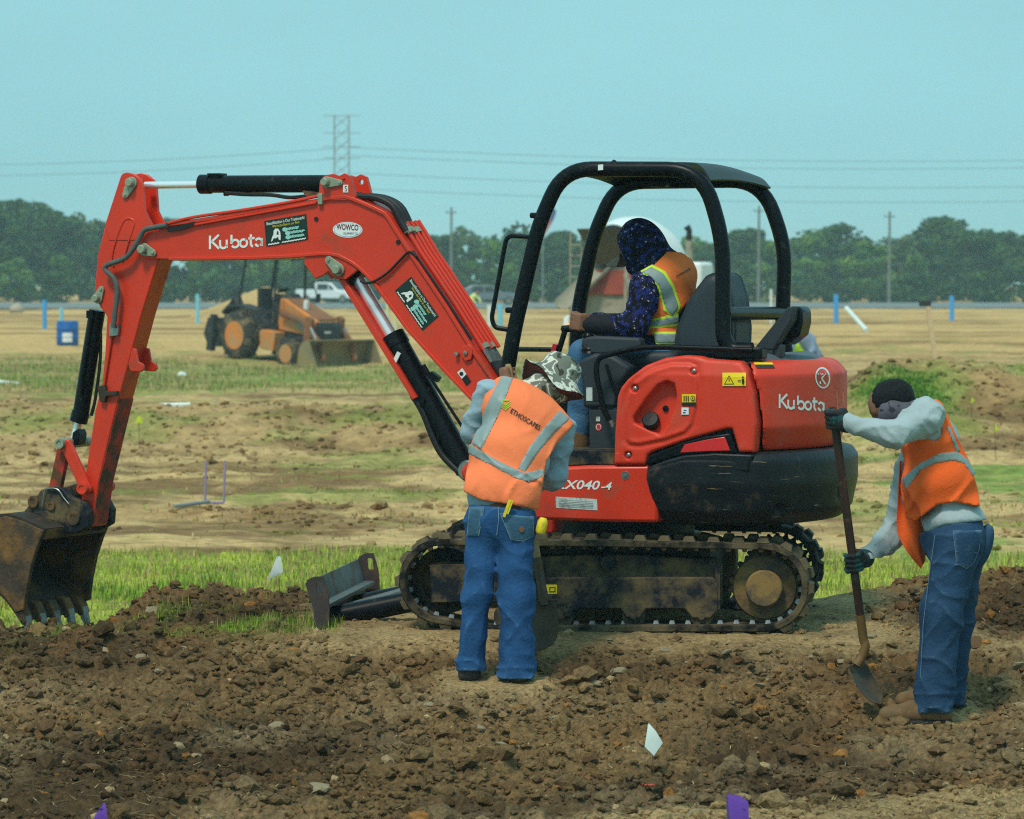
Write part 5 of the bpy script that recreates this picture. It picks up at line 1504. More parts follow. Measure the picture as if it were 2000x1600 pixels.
M_BOOTD = mat('dark_leather', lin((44, 44, 44)), 0.8, var=0.25, vsc=14, dirt=(lin((100, 78, 54)), 0.5, 10))
M_SOLE = mat('dark_sole', (0.03, 0.027, 0.024), 0.85)
M_WOOD = mat('worn_wood', lin((150, 122, 88)), 0.8, var=0.2, vsc=20)
M_HNDL = mat('dark_fibre_handle', lin((52, 30, 24)), 0.5, var=0.2, vsc=12, dirt=(lin((96, 74, 54)), 0.25, 14))
M_BLADE_S = mat('muddy_shovel_steel', lin((78, 66, 54)), 0.55, metal=0.3, var=0.3, vsc=9, dirt=(lin((96, 76, 52)), 0.5, 7), bump=0.2, bsc=60)
M_YELT = mat('yellow_plastic', lin((238, 212, 40)), 0.5, var=0.1, vsc=18, dirt=(lin((150, 128, 50)), 0.3, 20))

def special(name, build):
    if name in MATS: return MATS[name]
    m = bpy.data.materials.new(name); m.use_nodes = True; MATS[name] = m
    nt = m.node_tree; b = nt.nodes['Principled BSDF']; b.inputs['Roughness'].default_value = 0.85; b.inputs['Specular IOR Level'].default_value = 0.2
    tc = nt.nodes.new('ShaderNodeTexCoord')
    build(nt, b, tc); return m
def _ramp(nt, src, stops, interp='CONSTANT'):
    r = nt.nodes.new('ShaderNodeValToRGB'); r.color_ramp.interpolation = interp
    e = r.color_ramp.elements
    while len(e) < len(stops): e.new(0.5)
    for k, (p, c) in enumerate(stops):
        e[k].position = p; e[k].color = (*c, 1)
    nt.links.new(src, r.inputs['Fac']); return r.outputs['Color']
def _camo(nt, b, tc):
    n = nt.nodes.new('ShaderNodeTexNoise'); n.inputs['Scale'].default_value = 13; n.inputs['Detail'].default_value = 2.2; n.inputs['Distortion'].default_value = 0.6
    nt.links.new(tc.outputs['Object'], n.inputs['Vector'])
    c = _ramp(nt, n.outputs['Fac'], [(0.0, lin((62, 62, 56))), (0.40, lin((112, 116, 106))), (0.52, lin((206, 206, 192))), (0.60, lin((120, 122, 112))), (0.68, lin((70, 70, 62)))])
    nt.links.new(c, b.inputs['Base Color'])
def _floral(nt, b, tc):
    n = nt.nodes.new('ShaderNodeTexNoise'); n.inputs['Scale'].default_value = 30; n.inputs['Detail'].default_value = 3
    nt.links.new(tc.outputs['Object'], n.inputs['Vector'])
    c = _ramp(nt, n.outputs['Fac'], [(0.0, (0.003, 0.004, 0.012)), (0.50, (0.010, 0.014, 0.075)), (0.565, (0.018, 0.03, 0.17)), (0.63, (0.004, 0.005, 0.02)), (0.685, lin((150, 140, 150)))])
    v = nt.nodes.new('ShaderNodeTexNoise'); v.inputs['Scale'].default_value = 75; v.inputs['Detail'].default_value = 1
    nt.links.new(tc.outputs['Object'], v.inputs['Vector'])
    f = nt.nodes.new('ShaderNodeMapRange'); f.inputs['From Min'].default_value = 0.70; f.inputs['From Max'].default_value = 0.73; nt.links.new(v.outputs['Fac'], f.inputs['Value'])
    x = nt.nodes.new('ShaderNodeMix'); x.data_type = 'RGBA'; nt.links.new(f.outputs['Result'], x.inputs['Factor']); nt.links.new(c, x.inputs['A']); x.inputs['B'].default_value = (*lin((196, 170, 160)), 1)
    nt.links.new(x.outputs['Result'], b.inputs['Base Color'])
M_CAMO = special('grey_camouflage_cloth', _camo)
M_FLOR = special('dark_blue_speckled_cloth', _floral)

def rot_axes(e1, e2, e3):
    return np.stack([norm(e1), norm(e2), norm(e3)], 1)
def bounds(P, pad):
    P = np.array(P); return P.min(0) - pad, P.max(0) + pad
def crease(P, sx, sz, amp, seed):
    return amp * vnoise(P[:, 0] * sx, P[:, 1] * sx, P[:, 2] * sz + P[:, 0] * sx * 0.6, seed)
def fold(P, sx, sz, amp, seed, skew=0.6):
    """raised ridges of cloth"""
    n = vnoise(P[:, 0] * sx + P[:, 2] * skew * sx, P[:, 1] * sx, P[:, 2] * sz, seed)
    return -amp * (1 - np.minimum(1, np.abs(n) * 3.0)) ** 1.5
def pxclip(P, poly, s):
    u, v = uv_of(P); return poly2(u, v, poly) / s
def chain(P, pts, rs, k=0.04):
    d = None
    for a, b, ra, rb in zip(pts[:-1], pts[1:], rs[:-1], rs[1:]):
        c = cap(P, a, b, ra, rb); d = c if d is None else smin(d, c, k)
    return d
def cloth(name, f, lo, hi, h, m, par, sm=180):
    return put(name, nets(f, lo, hi, h), m, par, smooth=sm)
def grip(P, c, ax, pd, s=1.0, flip=1):
    """closed hand around a handle: c on the axis, ax along the handle, pd towards the wrist"""
    ax = norm(ax); pd = norm(np.array(pd) - ax * np.dot(pd, ax)); e2 = np.cross(ax, pd) * flip
    R = rot_axes(ax, pd, np.cross(ax, pd))
    d = sbox(P, c + pd * 0.036 * s, np.array((0.043, 0.022, 0.030)) * s, 0.014 * s, R)
    for k, o in enumerate((-0.034, -0.012, 0.010, 0.031)):
        q = [c + ax * o * s + (pd * math.cos(t) + e2 * math.sin(t)) * r * s for t, r in ((0.75, 0.040), (1.5, 0.033), (2.5, 0.030), (3.6, 0.029), (4.3, 0.030))]
        for a, b in zip(q[:-1], q[1:]): d = smin(d, cap(P, a, b, 0.0105 * s, 0.0098 * s), 0.005)
    q = [c + ax * o * s + (pd * math.cos(t) + e2 * math.sin(t)) * r * s for t, r, o in ((-0.6, 0.042, 0.02), (-1.5, 0.036, 0.034), (-2.5, 0.031, 0.036))]
    for a, b in zip(q[:-1], q[1:]): d = smin(d, cap(P, a, b, 0.0125 * s, 0.011 * s), 0.008)
    return d
def head_f(P, c, fwd, up, s=1.0):
    """skull, jaw, nose, brow, ears"""
    fwd = norm(fwd); up = norm(np.array(up) - fwd * np.dot(up, fwd)); sd = np.cross(up, fwd); R = rot_axes(fwd, sd, up)
    d = elli(P, c + up * 0.02 * s, (0.098 * s, 0.077 * s, 0.098 * s), R)
    d = smin(d, elli(P, c + fwd * 0.03 * s - up * 0.055 * s, (0.058 * s, 0.052 * s, 0.062 * s), R), 0.04)
    d = smin(d, cap(P, c + fwd * 0.090 * s + up * 0.002 * s, c + fwd * 0.108 * s - up * 0.026 * s, 0.010 * s, 0.014 * s), 0.012)
    d = smin(d, cap(P, c + fwd * 0.084 * s + up * 0.026 * s - sd * 0.035, c + fwd * 0.084 * s + up * 0.026 * s + sd * 0.035, 0.010, 0.010), 0.015)
    for e in (-1, 1):
        d = smin(d, elli(P, c + sd * 0.079 * s * e - up * 0.005, (0.022 * s, 0.010 * s, 0.032 * s), R), 0.008)
        d = smax(d, -(np.linalg.norm(P - (c + fwd * 0.098 * s + sd * 0.032 * e + up * 0.008), axis=1) - 0.012), 0.008)
    d = smin(d, cap(P, c + fwd * 0.084 * s - up * 0.054 * s - sd * 0.020, c + fwd * 0.084 * s - up * 0.054 * s + sd * 0.020, 0.007, 0.007), 0.006)
    return d

# ------------------------------------------------------------------ worker seen from behind, camouflage hat
pz = gz1(-0.1, 17.98)
PA = root('person', 'stooping worker seen from behind in camouflage bucket hat, orange vest and blue jeans', 'person', (-0.08, 18.0, pz))
SA = FPX / 18.0
A = {k: W(*q) for k, q in dict(hipL=(948, 1030, 18.02), knL=(931, 1165, 17.98), anL=(917, 1312, 18.0), hipR=(1005, 1035, 18.0), knR=(1009, 1170, 17.95), anR=(1008, 1328, 17.95),
     pel=(978, 1015, 18.03), shL=(953, 768, 18.28), elL=(922, 848, 18.36), wrL=(978, 790, 18.60), shR=(1096, 840, 18.28), elR=(1084, 930, 18.30), wrR=(1048, 945, 18.58), neck=(1050, 770, 18.38), head=(1080, 748, 18.46)).items()}
RT = rot_axes((.86, 0, -.50), (0, 1, 0), (.50, 0, .86))
def torso_a(P):
    d = elli(P, W(981, 965, 18.06), (.182, .120, .15))
    d = smin(d, elli(P, W(1000, 890, 18.13), (.200, .130, .14), rot_axes((.95, 0, -.3), (0, 1, 0), (.3, 0, .95))), .07)
    d = smin(d, elli(P, W(1024, 822, 18.24), (.222, .130, .125), RT), .07)
    return smin(d, elli(P, W(1032, 785, 18.31), (.185, .105, .075), RT), .06)
def legs_a(P, off=0.0):
    L_ = chain(P, [A['hipL'], A['knL'], A['anL'] + (0, 0, -.05)], [.092, .066, .072], .05)
    R_ = chain(P, [A['hipR'], A['knR'], A['anR'] + (0, 0, -.05)], [.096, .078, .088], .05)
    d = smin(smin(L_, R_, .018), elli(P, A['pel'], (.178, .135, .155)), .045)
    return d - off
def jeans_a(P):
    low = sstep(W(0, 1230, 18)[2], W(0, 1315, 18)[2], P[:, 2])
    d = legs_a(P) + fold(P, 6, 7, .009, 304) + fold(P, 7, 6, .008, 305, -.9) + fold(P, 4, 22, .012, 306, .3) * (low + .08) + crease(P, 7, 12, .002, 301) + crease(P, 10, 30, .003, 302) * (0.15 + low) + .004 * np.abs(vnoise(P[:, 0] * 9 + P[:, 2] * 9, P[:, 1] * 9, P[:, 2] * 5, 303))
    u, v = uv_of(P)
    hem = np.where(u < 962, 1311, 1327)
    return np.maximum(np.maximum(d, (v - hem) / SA), (np.interp(u, [905, 1050], [984, 998]) - v) / SA)
allA = list(A.values())
cloth('jeans', jeans_a, W(880, 1340, 17.78), W(1065, 978, 18.28), 0.0095, M_JEAN_A, PA)
PK1 = [(917, 992), (945, 992), (935, 1046), (912, 1047)]; PK2 = [(977, 1003), (1043, 1010), (1041, 1048), (1022, 1057), (998, 1054)]
for poly in (PK1, PK2):
    f = lambda P: np.maximum(np.maximum(np.maximum(legs_a(P) - 0.013, -(legs_a(P) + 0.004)), pxclip(P, poly, SA)), P[:, 1] - 18.04)
    pk = cloth('back_pocket', f, W(min(p[0] for p in poly) - 6, max(p[1] for p in poly) + 6, 17.80), W(max(p[0] for p in poly) + 6, min(p[1] for p in poly) - 6, 18.08), 0.008, M_PKT_A, PA)
sf_a = on_field(lambda P: legs_a(P) - 0.014, 17.5, 18.6)
v, f = strokes_mesh([[(p[0], p[1]) for p in PK1 + PK1[:1]], [(p[0], p[1]) for p in PK2 + PK2[:1]], [(973, 990), (974, 1015), (970, 1045)]], 1.3)
print_on('jeans_stitching', [([tuple(q) for q in v], f, 0), (*disc_px((1019, 1034), 5, 6, 16), 1)], sf_a, [M_STITCH, mat('leather_patch', lin((146, 86, 44)), 0.7)], PA)
def arms_a(P, g=0.0):
    d = chain(P, [A['shL'], A['elL'], A['wrL']], [.066 + g, .050 + g, .038 + g], .03)
    return np.minimum(d, chain(P, [A['shR'], A['elR'], A['wrR']], [.070 + g, .054 + g, .040 + g], .03))
def shirt_a(P):
    u, v = uv_of(P)
    t = np.maximum(torso_a(P) + 0.004 - .020 * sstep(978, 1005, v) + fold(P, 9, 3, .008, 315), (v - np.interp(u, [905, 985, 1050], [990, 993, 1013])) / SA)
    return smin(t, arms_a(P) + fold(P, 8, 14, .012, 313) + fold(P, 6, 9, .010, 314, -.8) + crease(P, 12, 22, .005, 311), .02)
cloth('shirt', shirt_a, W(890, 1025, 17.85), W(1135, 715, 18.75), 0.0105, M_SHIRT, PA)
VA = [(958, 736), (971, 731), (1015, 741), (1050, 757), (1076, 775), (1100, 800), (1122, 828), (1110, 842), (1086, 868), (1066, 905), (1061, 940), (1052, 997), (1020, 990), (984, 984), (941, 978), (905, 960), (912, 910), (919, 870), (932, 835), (942, 790), (950, 760)]
def vest_off(P):
    u, v = uv_of(P)
    return .018 + .020 * sstep(870, 985, v) - (fold(P, 8, 2.2, .014, 323, -.5) + fold(P, 6, 4, .010, 324, .9)) * (.25 + sstep(800, 950, v)) + crease(P, 6, 7, .004, 321) * sstep(780, 960, v) + .006 * np.abs(vnoise(P[:, 0] * 10 + P[:, 2] * 8, P[:, 1] * 6, P[:, 2] * 5, 322)) * sstep(800, 950, v)
def vest_a(P):
    d = smin(torso_a(P), np.minimum(cap(P, A['shR'], A['shR'] * .75 + A['elR'] * .25, .078, .080), 9), .05); o = vest_off(P)
    return np.maximum(np.maximum(d - o, -(d - o + .020)), pxclip(P, VA, SA))
cloth('vest', vest_a, W(888, 1010, 17.82), W(1140, 715, 18.62), 0.0088, M_VEST_A, PA)
def va_base(P):
    return smin(torso_a(P), cap(P, A['shR'], A['shR'] * .75 + A['elR'] * .25, .078, .080), .05) - vest_off(P)
def stripe(par, fbase, polys, s, lo, hi, ycut, m=M_TAPE, name='reflective_stripe', h=0.008, o=0.005):
    for poly in polys:
        f = lambda P: np.maximum(np.maximum(np.maximum(fbase(P) - o, -(fbase(P) + .014)), pxclip(P, poly, s)), P[:, 1] - ycut)
        us = [p[0] for p in poly]; vs = [p[1] for p in poly]
        vv, ff = nets(f, W(min(us) - 5, max(vs) + 5, lo), W(max(us) + 5, min(vs) - 5, hi), h)
        lab = np.arange(len(vv))
        for _ in range(400):                      # keep the one connected band
            mn = lab[ff].min(axis=1); old = lab.copy()
            for c_ in range(4): np.minimum.at(lab, ff[:, c_], mn)
            if (old == lab).all(): break
        big = np.argmax(np.bincount(lab)); ff = ff[lab[ff[:, 0]] == big]
        used = np.unique(ff); re_ = np.zeros(len(vv), int); re_[used] = np.arange(len(used))
        put(name, (vv[used], re_[ff]), m, par, smooth=40)
stripe(PA, va_base, [[(980, 734), (1003, 738), (980, 798), (957, 846), (941, 878), (921, 868), (938, 820), (958, 775)],
                     [(1093, 801), (1113, 818), (1078, 850), (1048, 888), (1026, 922), (1011, 916), (1033, 874), (1062, 836)],
                     [(917, 866), (971, 899), (1024, 924), (1062, 915), (1060, 932), (1033, 942), (1006, 934), (958, 908), (914, 886)]], SA, 17.82, 18.45, 18.40)
sv_a = on_field(lambda P: va_base(P) - 0.001, 17.4, 18.6)
v, f = onto(text_mesh('ETHOSCAPES', 0.012), ((996, 806), (1053, 841), (1000, 797)))
sh = [(v, f, 0)]
for k in range(3):
    vv, ff = strokes_mesh([[(979, 786 + 4 * k), (987, 792 + 4 * k), (997, 784 + 4 * k)], [(980 + 5 * k, 783), (988 + 3 * k, 780)]], 2.0); sh.append(([tuple(q) for q in vv], ff, 1))
print_on('vest_lettering', sh, sv_a, [M_INK, mat('leaf_green_print', lin((150, 190, 30)), 0.6)], PA)
# head, neck and hands; the body continues under the clothes
def body_a(P):
    d = head_f(P, A['head'], (.35, .80, -.45), (.45, .35, .8))
    d = smin(d, cap(P, A['head'], A['neck'], .06, .062), .03)
    d = smin(d, torso_a(P) + .016, .03); d = smin(d, arms_a(P, -.016), .02); d = smin(d, legs_a(P, -.02), .02)
    return np.minimum(d, np.minimum(grip(P, HGL, HAX, A['wrL'] - HGL), grip(P, HGR, HAX, A['wrR'] - HGR)))
S0, S1 = W(992, 712, 18.74), W(1062, 1172, 18.42)
HAX = norm(S1 - S0); HGL = S0 + HAX * .06; HGR = S0 + HAX * .63
put('body', nets(body_a, W(880, 1330, 17.8), W(1135, 690, 18.85), 0.012), M_SKIN, PA, smooth=180)
def scarf_a(P):
    d = chain(P, [W(1030, 775, 18.34), W(1052, 768, 18.38), W(1078, 750, 18.45)], [.080, .088, .106], .03) + crease(P, 14, 20, .007, 331)
    return np.maximum(d, pxclip(P, [(1012, 722), (1060, 728), (1110, 745), (1105, 790), (1078, 776), (1045, 762), (1012, 752)], SA) if False else d)
cloth('neck_cover', scarf_a, W(985, 815, 18.15), W(1130, 695, 18.68), 0.009, M_CAMO, PA)
hax = norm((0.50, 0.30, 0.80)); hc = W(1086, 738, 18.46)
def wobb(r, t, a, i):
    if i >= 6: return r, t
    k = (r - .10) / .085
    return r * (1 + .05 * math.sin(2 * a + 1)), t - .045 * max(0, k) * (0.5 + 0.9 * math.cos(a * 2 + 0.6)) + .012 * math.sin(5 * a) * max(0, k)
bb = B(); bb.lathe(hc, hax, [(.100, .010), (.150, -.012), (.178, -.024), (.182, -.022), (.178, -.019), (.150, -.006), (.108, .020), (.107, .045), (.103, .080), (.090, .105), (.060, .118), (.02, .122), (0, .122)], 40, wob=wobb)
put('bucket_hat', bb, M_CAMO, PA, smooth=60)
bb = B(); bb.lathe(hc - hax * .003, hax, [(.02, 0.0), (.10, .004), (.148, -.014), (.174, -.026)], 40, wob=wobb); put('hat_lining', bb, mat('rust_lining', lin((92, 44, 36)), 0.9), PA, smooth=60)
for k in ('anL', 'anR'):
    q = A[k]; gzq = gz1(q[0], q[1] + .05) - .010
    f = lambda P: smax(smin(cap(P, q + (0, -.01, -.02), q + (0, .0, -.05) * np.array((1, 1, 0)) + (0, 0, gzq + .05 - q[2]), .055, .05), cap(P, np.array((q[0], q[1] - .02, gzq + .045)), np.array((q[0], q[1] + .17, gzq + .035)), .048, .043), .03), gzq - P[:, 2], .01)
    cloth('boot', f, (q[0] - .09, q[1] - .12, gzq - .03), (q[0] + .09, q[1] + .26, q[2] + .06), 0.010, M_BOOTD, PA)
# his shovel
SHA = root('shovel', 'round-point shovel with worn wooden handle held by the stooping worker', 'shovel', (S1[0], S1[1], gz1(S1[0], S1[1])))
bb = B(); bb.tube([S0, S0 + HAX * .02, S1], [.014, .019, .019], 12); put('handle', bb, M_WOOD, SHA)
bb = B(); bb.tube([S1 - HAX * .22, S1 + HAX * .03], [.022, .026], 12); put('socket', bb, M_BLADE_S, SHA)
def shovel_blade(top, axis, side, nrm, w, L_, name, par):
    rows = []
    for i in range(9):
        t = i / 8; ww = w * (1.0 if t < .45 else math.sqrt(max(0.0, 1 - ((t - .45) / .55) ** 2.4)) * .97 + .03) * (0.9 + .1 * min(1, t * 4))
        rows.append([top + axis * (L_ * t) + side * (ww * (j / 8 - .5)) + nrm * (-.028 * (1 - (2 * j / 8 - 1) ** 2) * (1 - .6 * t) + .035 * (t - .3) ** 2) for j in range(9)])
    bb = B(); bb.sheet(rows, .003); put(name, bb, M_BLADE_S, par)
    bb = B(); bb.box(Fr((0, 0, 0), 0), (0, 0, 0), (.001, .001, .001)) if False else bb.tube([top + side * (w * .5), top + side * (w * .12)], .006, 6); bb.tube([top - side * (w * .5), top - side * (w * .12)], .006, 6); put('step_lip', bb, M_BLADE_S, par)
shovel_blade(W(1048, 1172, 18.40), norm(W(1052, 1276, 18.36) - W(1048, 1172, 18.40)), np.array((1.0, 0.05, 0)), np.array((0, -1.0, 0)), .215, .262, 'blade', SHA)
# things in his pockets
q = W(1057, 1028, 17.95); bb = B(); bb.lathe(q + (-.006, 0, -.038), (.22, 0, .97), [(.0, 0), (.020, .002), (.026, .012), (.026, .060), (.020, .074), (.016, .082), (0, .083)], 16)
put('tape_measure', bb, M_YELT, None, loc=q, label='yellow tape measure clipped at the hip of the stooping worker', cat='tape measure')
bb = B(); ff = Fr(W(990, 993, 17.87), 0); bb.box(ff, (0, 0, 0), (.007, .006, .045), 0.35); bb.box(ff, (-.014, .002, .006), (.006, .005, .036), 0.35)
put('folding_rule', bb, M_YELT, None, loc=ff.o, label='yellow folding rule sticking out of a jeans back pocket', cat='folding rule')

# ------------------------------------------------------------------ worker in profile with a shovel
SB = FPX / 17.2
zb = gz1(2.0, 17.15)
PB = root('person', 'dark-haired worker in profile with grey gaiter, bright orange vest and dark gloves', 'person', (2.0, 17.2, zb))
Bj = {k: W(*q) for k, q in dict(hipN=(1872, 1055, 17.12), knN=(1839, 1205, 17.10), anN=(1822, 1392, 17.10), hipF=(1882, 1062, 17.34), knF=(1864, 1210, 17.40), anF=(1850, 1378, 17.42), pel=(1864, 1050, 17.22),
     shN=(1812, 812, 17.03), elN=(1748, 850, 16.90), wrN=(1658, 828, 17.00), shF=(1792, 866, 17.38), elF=(1742, 1048, 17.46), wrF=(1692, 1090, 17.32), neck=(1785, 822, 17.2), head=(1740, 795, 17.2)).items()}
RB = rot_axes((.95, 0, .30), (0, 1, 0), (-.30, 0, .95))
def torso_b(P):
    d = elli(P, W(1862, 1010, 17.22), (.130, .165, .13), RB)
    d = smin(d, elli(P, W(1840, 925, 17.22), (.145, .180, .15), RB), .07)
    d = smin(d, elli(P, W(1818, 855, 17.22), (.125, .200, .12), RB), .07)
    return smin(d, elli(P, W(1806, 815, 17.22), (.085, .185, .07), RB), .05)
def legs_b(P, off=0.0):
    n_ = chain(P, [Bj['hipN'], Bj['knN'], Bj['anN'] + (0, 0, -.05)], [.116, .086, .091], .05)
    f_ = chain(P, [Bj['hipF'], Bj['knF'], Bj['anF'] + (0, 0, -.05)], [.11, .082, .080], .05)
    return smin(smin(n_, f_, .02), elli(P, Bj['pel'], (.148, .175, .165)), .05) - off
def jeans_b(P):
    low = sstep(W(0, 1290, 17.2)[2], W(0, 1390, 17.2)[2], P[:, 2])
    d = legs_b(P) + fold(P, 6, 7, .009, 344) + fold(P, 7, 6, .008, 345, -.9) + fold(P, 4, 22, .013, 346, .3) * (low + .08) + crease(P, 7, 12, .002, 341) + crease(P, 9, 30, .003, 342) * (0.15 + low) + .004 * np.abs(vnoise(P[:, 0] * 9 - P[:, 2] * 7, P[:, 1] * 9, P[:, 2] * 4, 343))
    u, v = uv_of(P)
    hem = np.where(P[:, 1] < 17.26, 1393, 1378)
    return np.maximum(np.maximum(d, (v - hem) / SB), (np.interp(u, [1795, 1845, 1925], [1042, 1024, 1014]) - v) / SB)
cloth('jeans', jeans_b, W(1770, 1410, 16.92), W(1945, 1000, 17.60), 0.0095, M_JEAN_B, PB)
PK3 = [(1862, 1037), (1918, 1036), (1912, 1075), (1903, 1098), (1888, 1111), (1868, 1098)]
f = lambda P: np.maximum(np.maximum(np.maximum(legs_b(P) - 0.011, -(legs_b(P) + 0.004)), pxclip(P, PK3, SB)), P[:, 1] - 17.2)
cloth('back_pocket', f, W(1855, 1120, 16.9), W(1926, 1028, 17.22), 0.008, M_JEAN_B, PB)
sf_b = on_field(lambda P: legs_b(P) - 0.013, 16.5, 17.8)
v, f = strokes_mesh([PK3 + PK3[:1], [(1866, 1078), (1908, 1079)], [(1826, 1045), (1815, 1120), (1803, 1220), (1797, 1330)]], .8)
print_on('jeans_stitching', [([tuple(q) for q in v], f, 0)], sf_b, [M_STITCH], PB)
f = lambda P: smax(elli(P, W(1919, 1068, 17.2), (.045, .06, .115), rot_axes((.95, 0, -.3), (0, 1, 0), (.3, 0, .95))), -99 + 0 * P[:, 0], .01)
cloth('rear_pocket', f, W(1890, 1125, 17.1), W(1945, 1015, 17.32), 0.010, M_JEAN_B, PB)
def arms_b(P, g=0.0):
    d = chain(P, [Bj['shN'], Bj['elN'], Bj['wrN']], [.080 + g, .055 + g, .040 + g], .04)
    return np.minimum(d, chain(P, [Bj['shF'], Bj['elF'], Bj['wrF']], [.066 + g, .052 + g, .039 + g], .04))
def shirt_b(P):
    u, v = uv_of(P)
    t = np.maximum(torso_b(P) + .002 - .024 * sstep(985, 1020, v) + fold(P, 9, 4, .010, 355), (v - np.interp(u, [1800, 1840, 1925], [1046, 1027, 1016])) / SB)
    return smin(t, arms_b(P) + fold(P, 13, 7, .012, 353, .9) + fold(P, 9, 9, .010, 354, -.8) + crease(P, 13, 13, .005, 351), .025)
cloth('shirt', shirt_b, W(1640, 1110, 16.75), W(1945, 760, 17.62), 0.0105, M_SHIRT_B, PB)
VB = [(1822, 772), (1836, 776), (1864, 843), (1895, 904), (1910, 957), (1914, 990), (1864, 980), (1831, 986), (1788, 1018), (1769, 1012), (1764, 960), (1756, 920), (1751, 878), (1778, 862), (1800, 852), (1828, 862), (1840, 848), (1838, 820), (1828, 795)]
def vb_base(P):
    u, v = uv_of(P)
    o = .018 + .026 * sstep(900, 1010, v) * sstep(1880, 1790, u) + .012 * sstep(900, 985, v) - (fold(P, 8, 2.5, .014, 363, .5) + fold(P, 6, 5, .010, 364, -.8)) * (.3 + sstep(860, 960, v)) + crease(P, 6, 6, .004, 361) * sstep(860, 980, v)
    return torso_b(P) - o - .03 * np.exp(-((u - 1765) / 16) ** 2) * sstep(880, 960, v)
def vest_b(P):
    d = vb_base(P)
    near = pxclip(P, VB, SB)
    far = pxclip(P, [(1770, 800), (1836, 776), (1864, 843), (1895, 904), (1914, 990), (1864, 984), (1805, 1000), (1760, 980), (1752, 876)], SB)
    cl = np.where(P[:, 1] < 17.25, near, far)
    return np.maximum(np.maximum(d, -(d + .022)), cl)
cloth('vest', vest_b, W(1735, 1035, 16.90), W(1930, 760, 17.56), 0.0088, M_VEST_B, PB)
# the loose far front panel hanging down
prof = [(1757, 900), (1754, 960), (1752, 1033), (1769, 1073), (1799, 1110)]; profR = [(1790, 900), (1796, 960), (1806, 1030), (1808, 1062), (1806, 1096)]
rows = []
for i, (a, b) in enumerate(zip(smooth_path([np.array(p, float) for p in prof], 5), smooth_path([np.array(p, float) for p in profR], 5))):
    rows.append([W(a[0] + (b[0] - a[0]) * t, a[1] + (b[1] - a[1]) * t, 17.33 + .035 * math.sin(t * 5 + i * .12) + .04 * t) for t in np.linspace(0, 1, 10)])
bb = B(); bb.sheet(rows, .003); put('vest_front_panel', bb, M_VEST_B, PB, smooth=80)
stripe(PB, vb_base, [[(1760, 936), (1798, 904), (1836, 885), (1869, 882), (1890, 897), (1906, 925), (1900, 930), (1883, 906), (1864, 899), (1826, 905), (1798, 919), (1770, 956)],
                     [(1848, 832), (1856, 834), (1875, 880), (1868, 884)]], SB, 16.90, 17.4, 17.24)
HB0, HB1 = W(1627, 800, 17.03), W(1686, 1246, 17.30); BAX = norm(HB1 - HB0)
GN = HB0 + BAX * .045; GF = HB0 + BAX * (np.linalg.norm(W(1671, 1098, 17.2) - W(1627, 800, 17.03)))
def body_b(P):
    d = head_f(P, Bj['head'], (-.80, -.05, -.55), (-.5, 0, .85))
    d = smin(d, cap(P, Bj['head'], Bj['neck'], .06, .065), .03); d = smin(d, torso_b(P) + .016, .03); d = smin(d, arms_b(P, -.016), .02); d = smin(d, legs_b(P, -.022), .02)
    return np.minimum(d, np.minimum(grip(P, GN, BAX, Bj['wrN'] - GN, .95), grip(P, GF, BAX, Bj['wrF'] - GF, .95)))
put('body', nets(body_b, W(1595, 1400, 16.75), W(1945, 735, 17.65), 0.012), M_SKIN, PB, smooth=180)
hd = Bj['head']
def hair_b(P):
    e = elli(P, hd + (.004, 0, .034), (.112, .090, .098), rot_axes((-.80, 0, -.45), (0, 1, 0), (-.45, 0, .80))) + .004 * vnoise(P[:, 0] * 70, P[:, 1] * 70, P[:, 2] * 70, 5)
    u, v = uv_of(P)
    return np.maximum(e, (v - np.interp(u, [1695, 1712, 1740, 1800], [796, 800, 782, 790])) / SB)
cloth('hair', hair_b, hd - .18, hd + .18, 0.0075, M_HAIR, PB)
f = lambda P: np.maximum(chain(P, [W(1796, 832, 17.2), W(1770, 815, 17.2), W(1742, 806, 17.19)], [.090, .088, .096], .03) + crease(P, 16, 22, .007, 371), pxclip(P, [(1712, 845), (1716, 800), (1722, 782), (1745, 774), (1785, 772), (1830, 800), (1820, 850)], SB))
cloth('neck_gaiter', f, W(1695, 860, 17.05), W(1840, 760, 17.36), 0.0085, M_GAIT, PB)
for c_, wr, mm in ((GN, Bj['wrN'], M_GLOVE), (GF, Bj['wrF'], M_GLOVE2)):
    w2 = wr + (c_ - wr) * .1
    f = lambda P: smin(grip(P, c_, BAX, wr - c_, 1.12), cap(P, c_ + (wr - c_) * .45, w2, .040, .046), .02)
    cloth('glove', f, c_ - .17, c_ + .17, 0.0062, mm, PB)
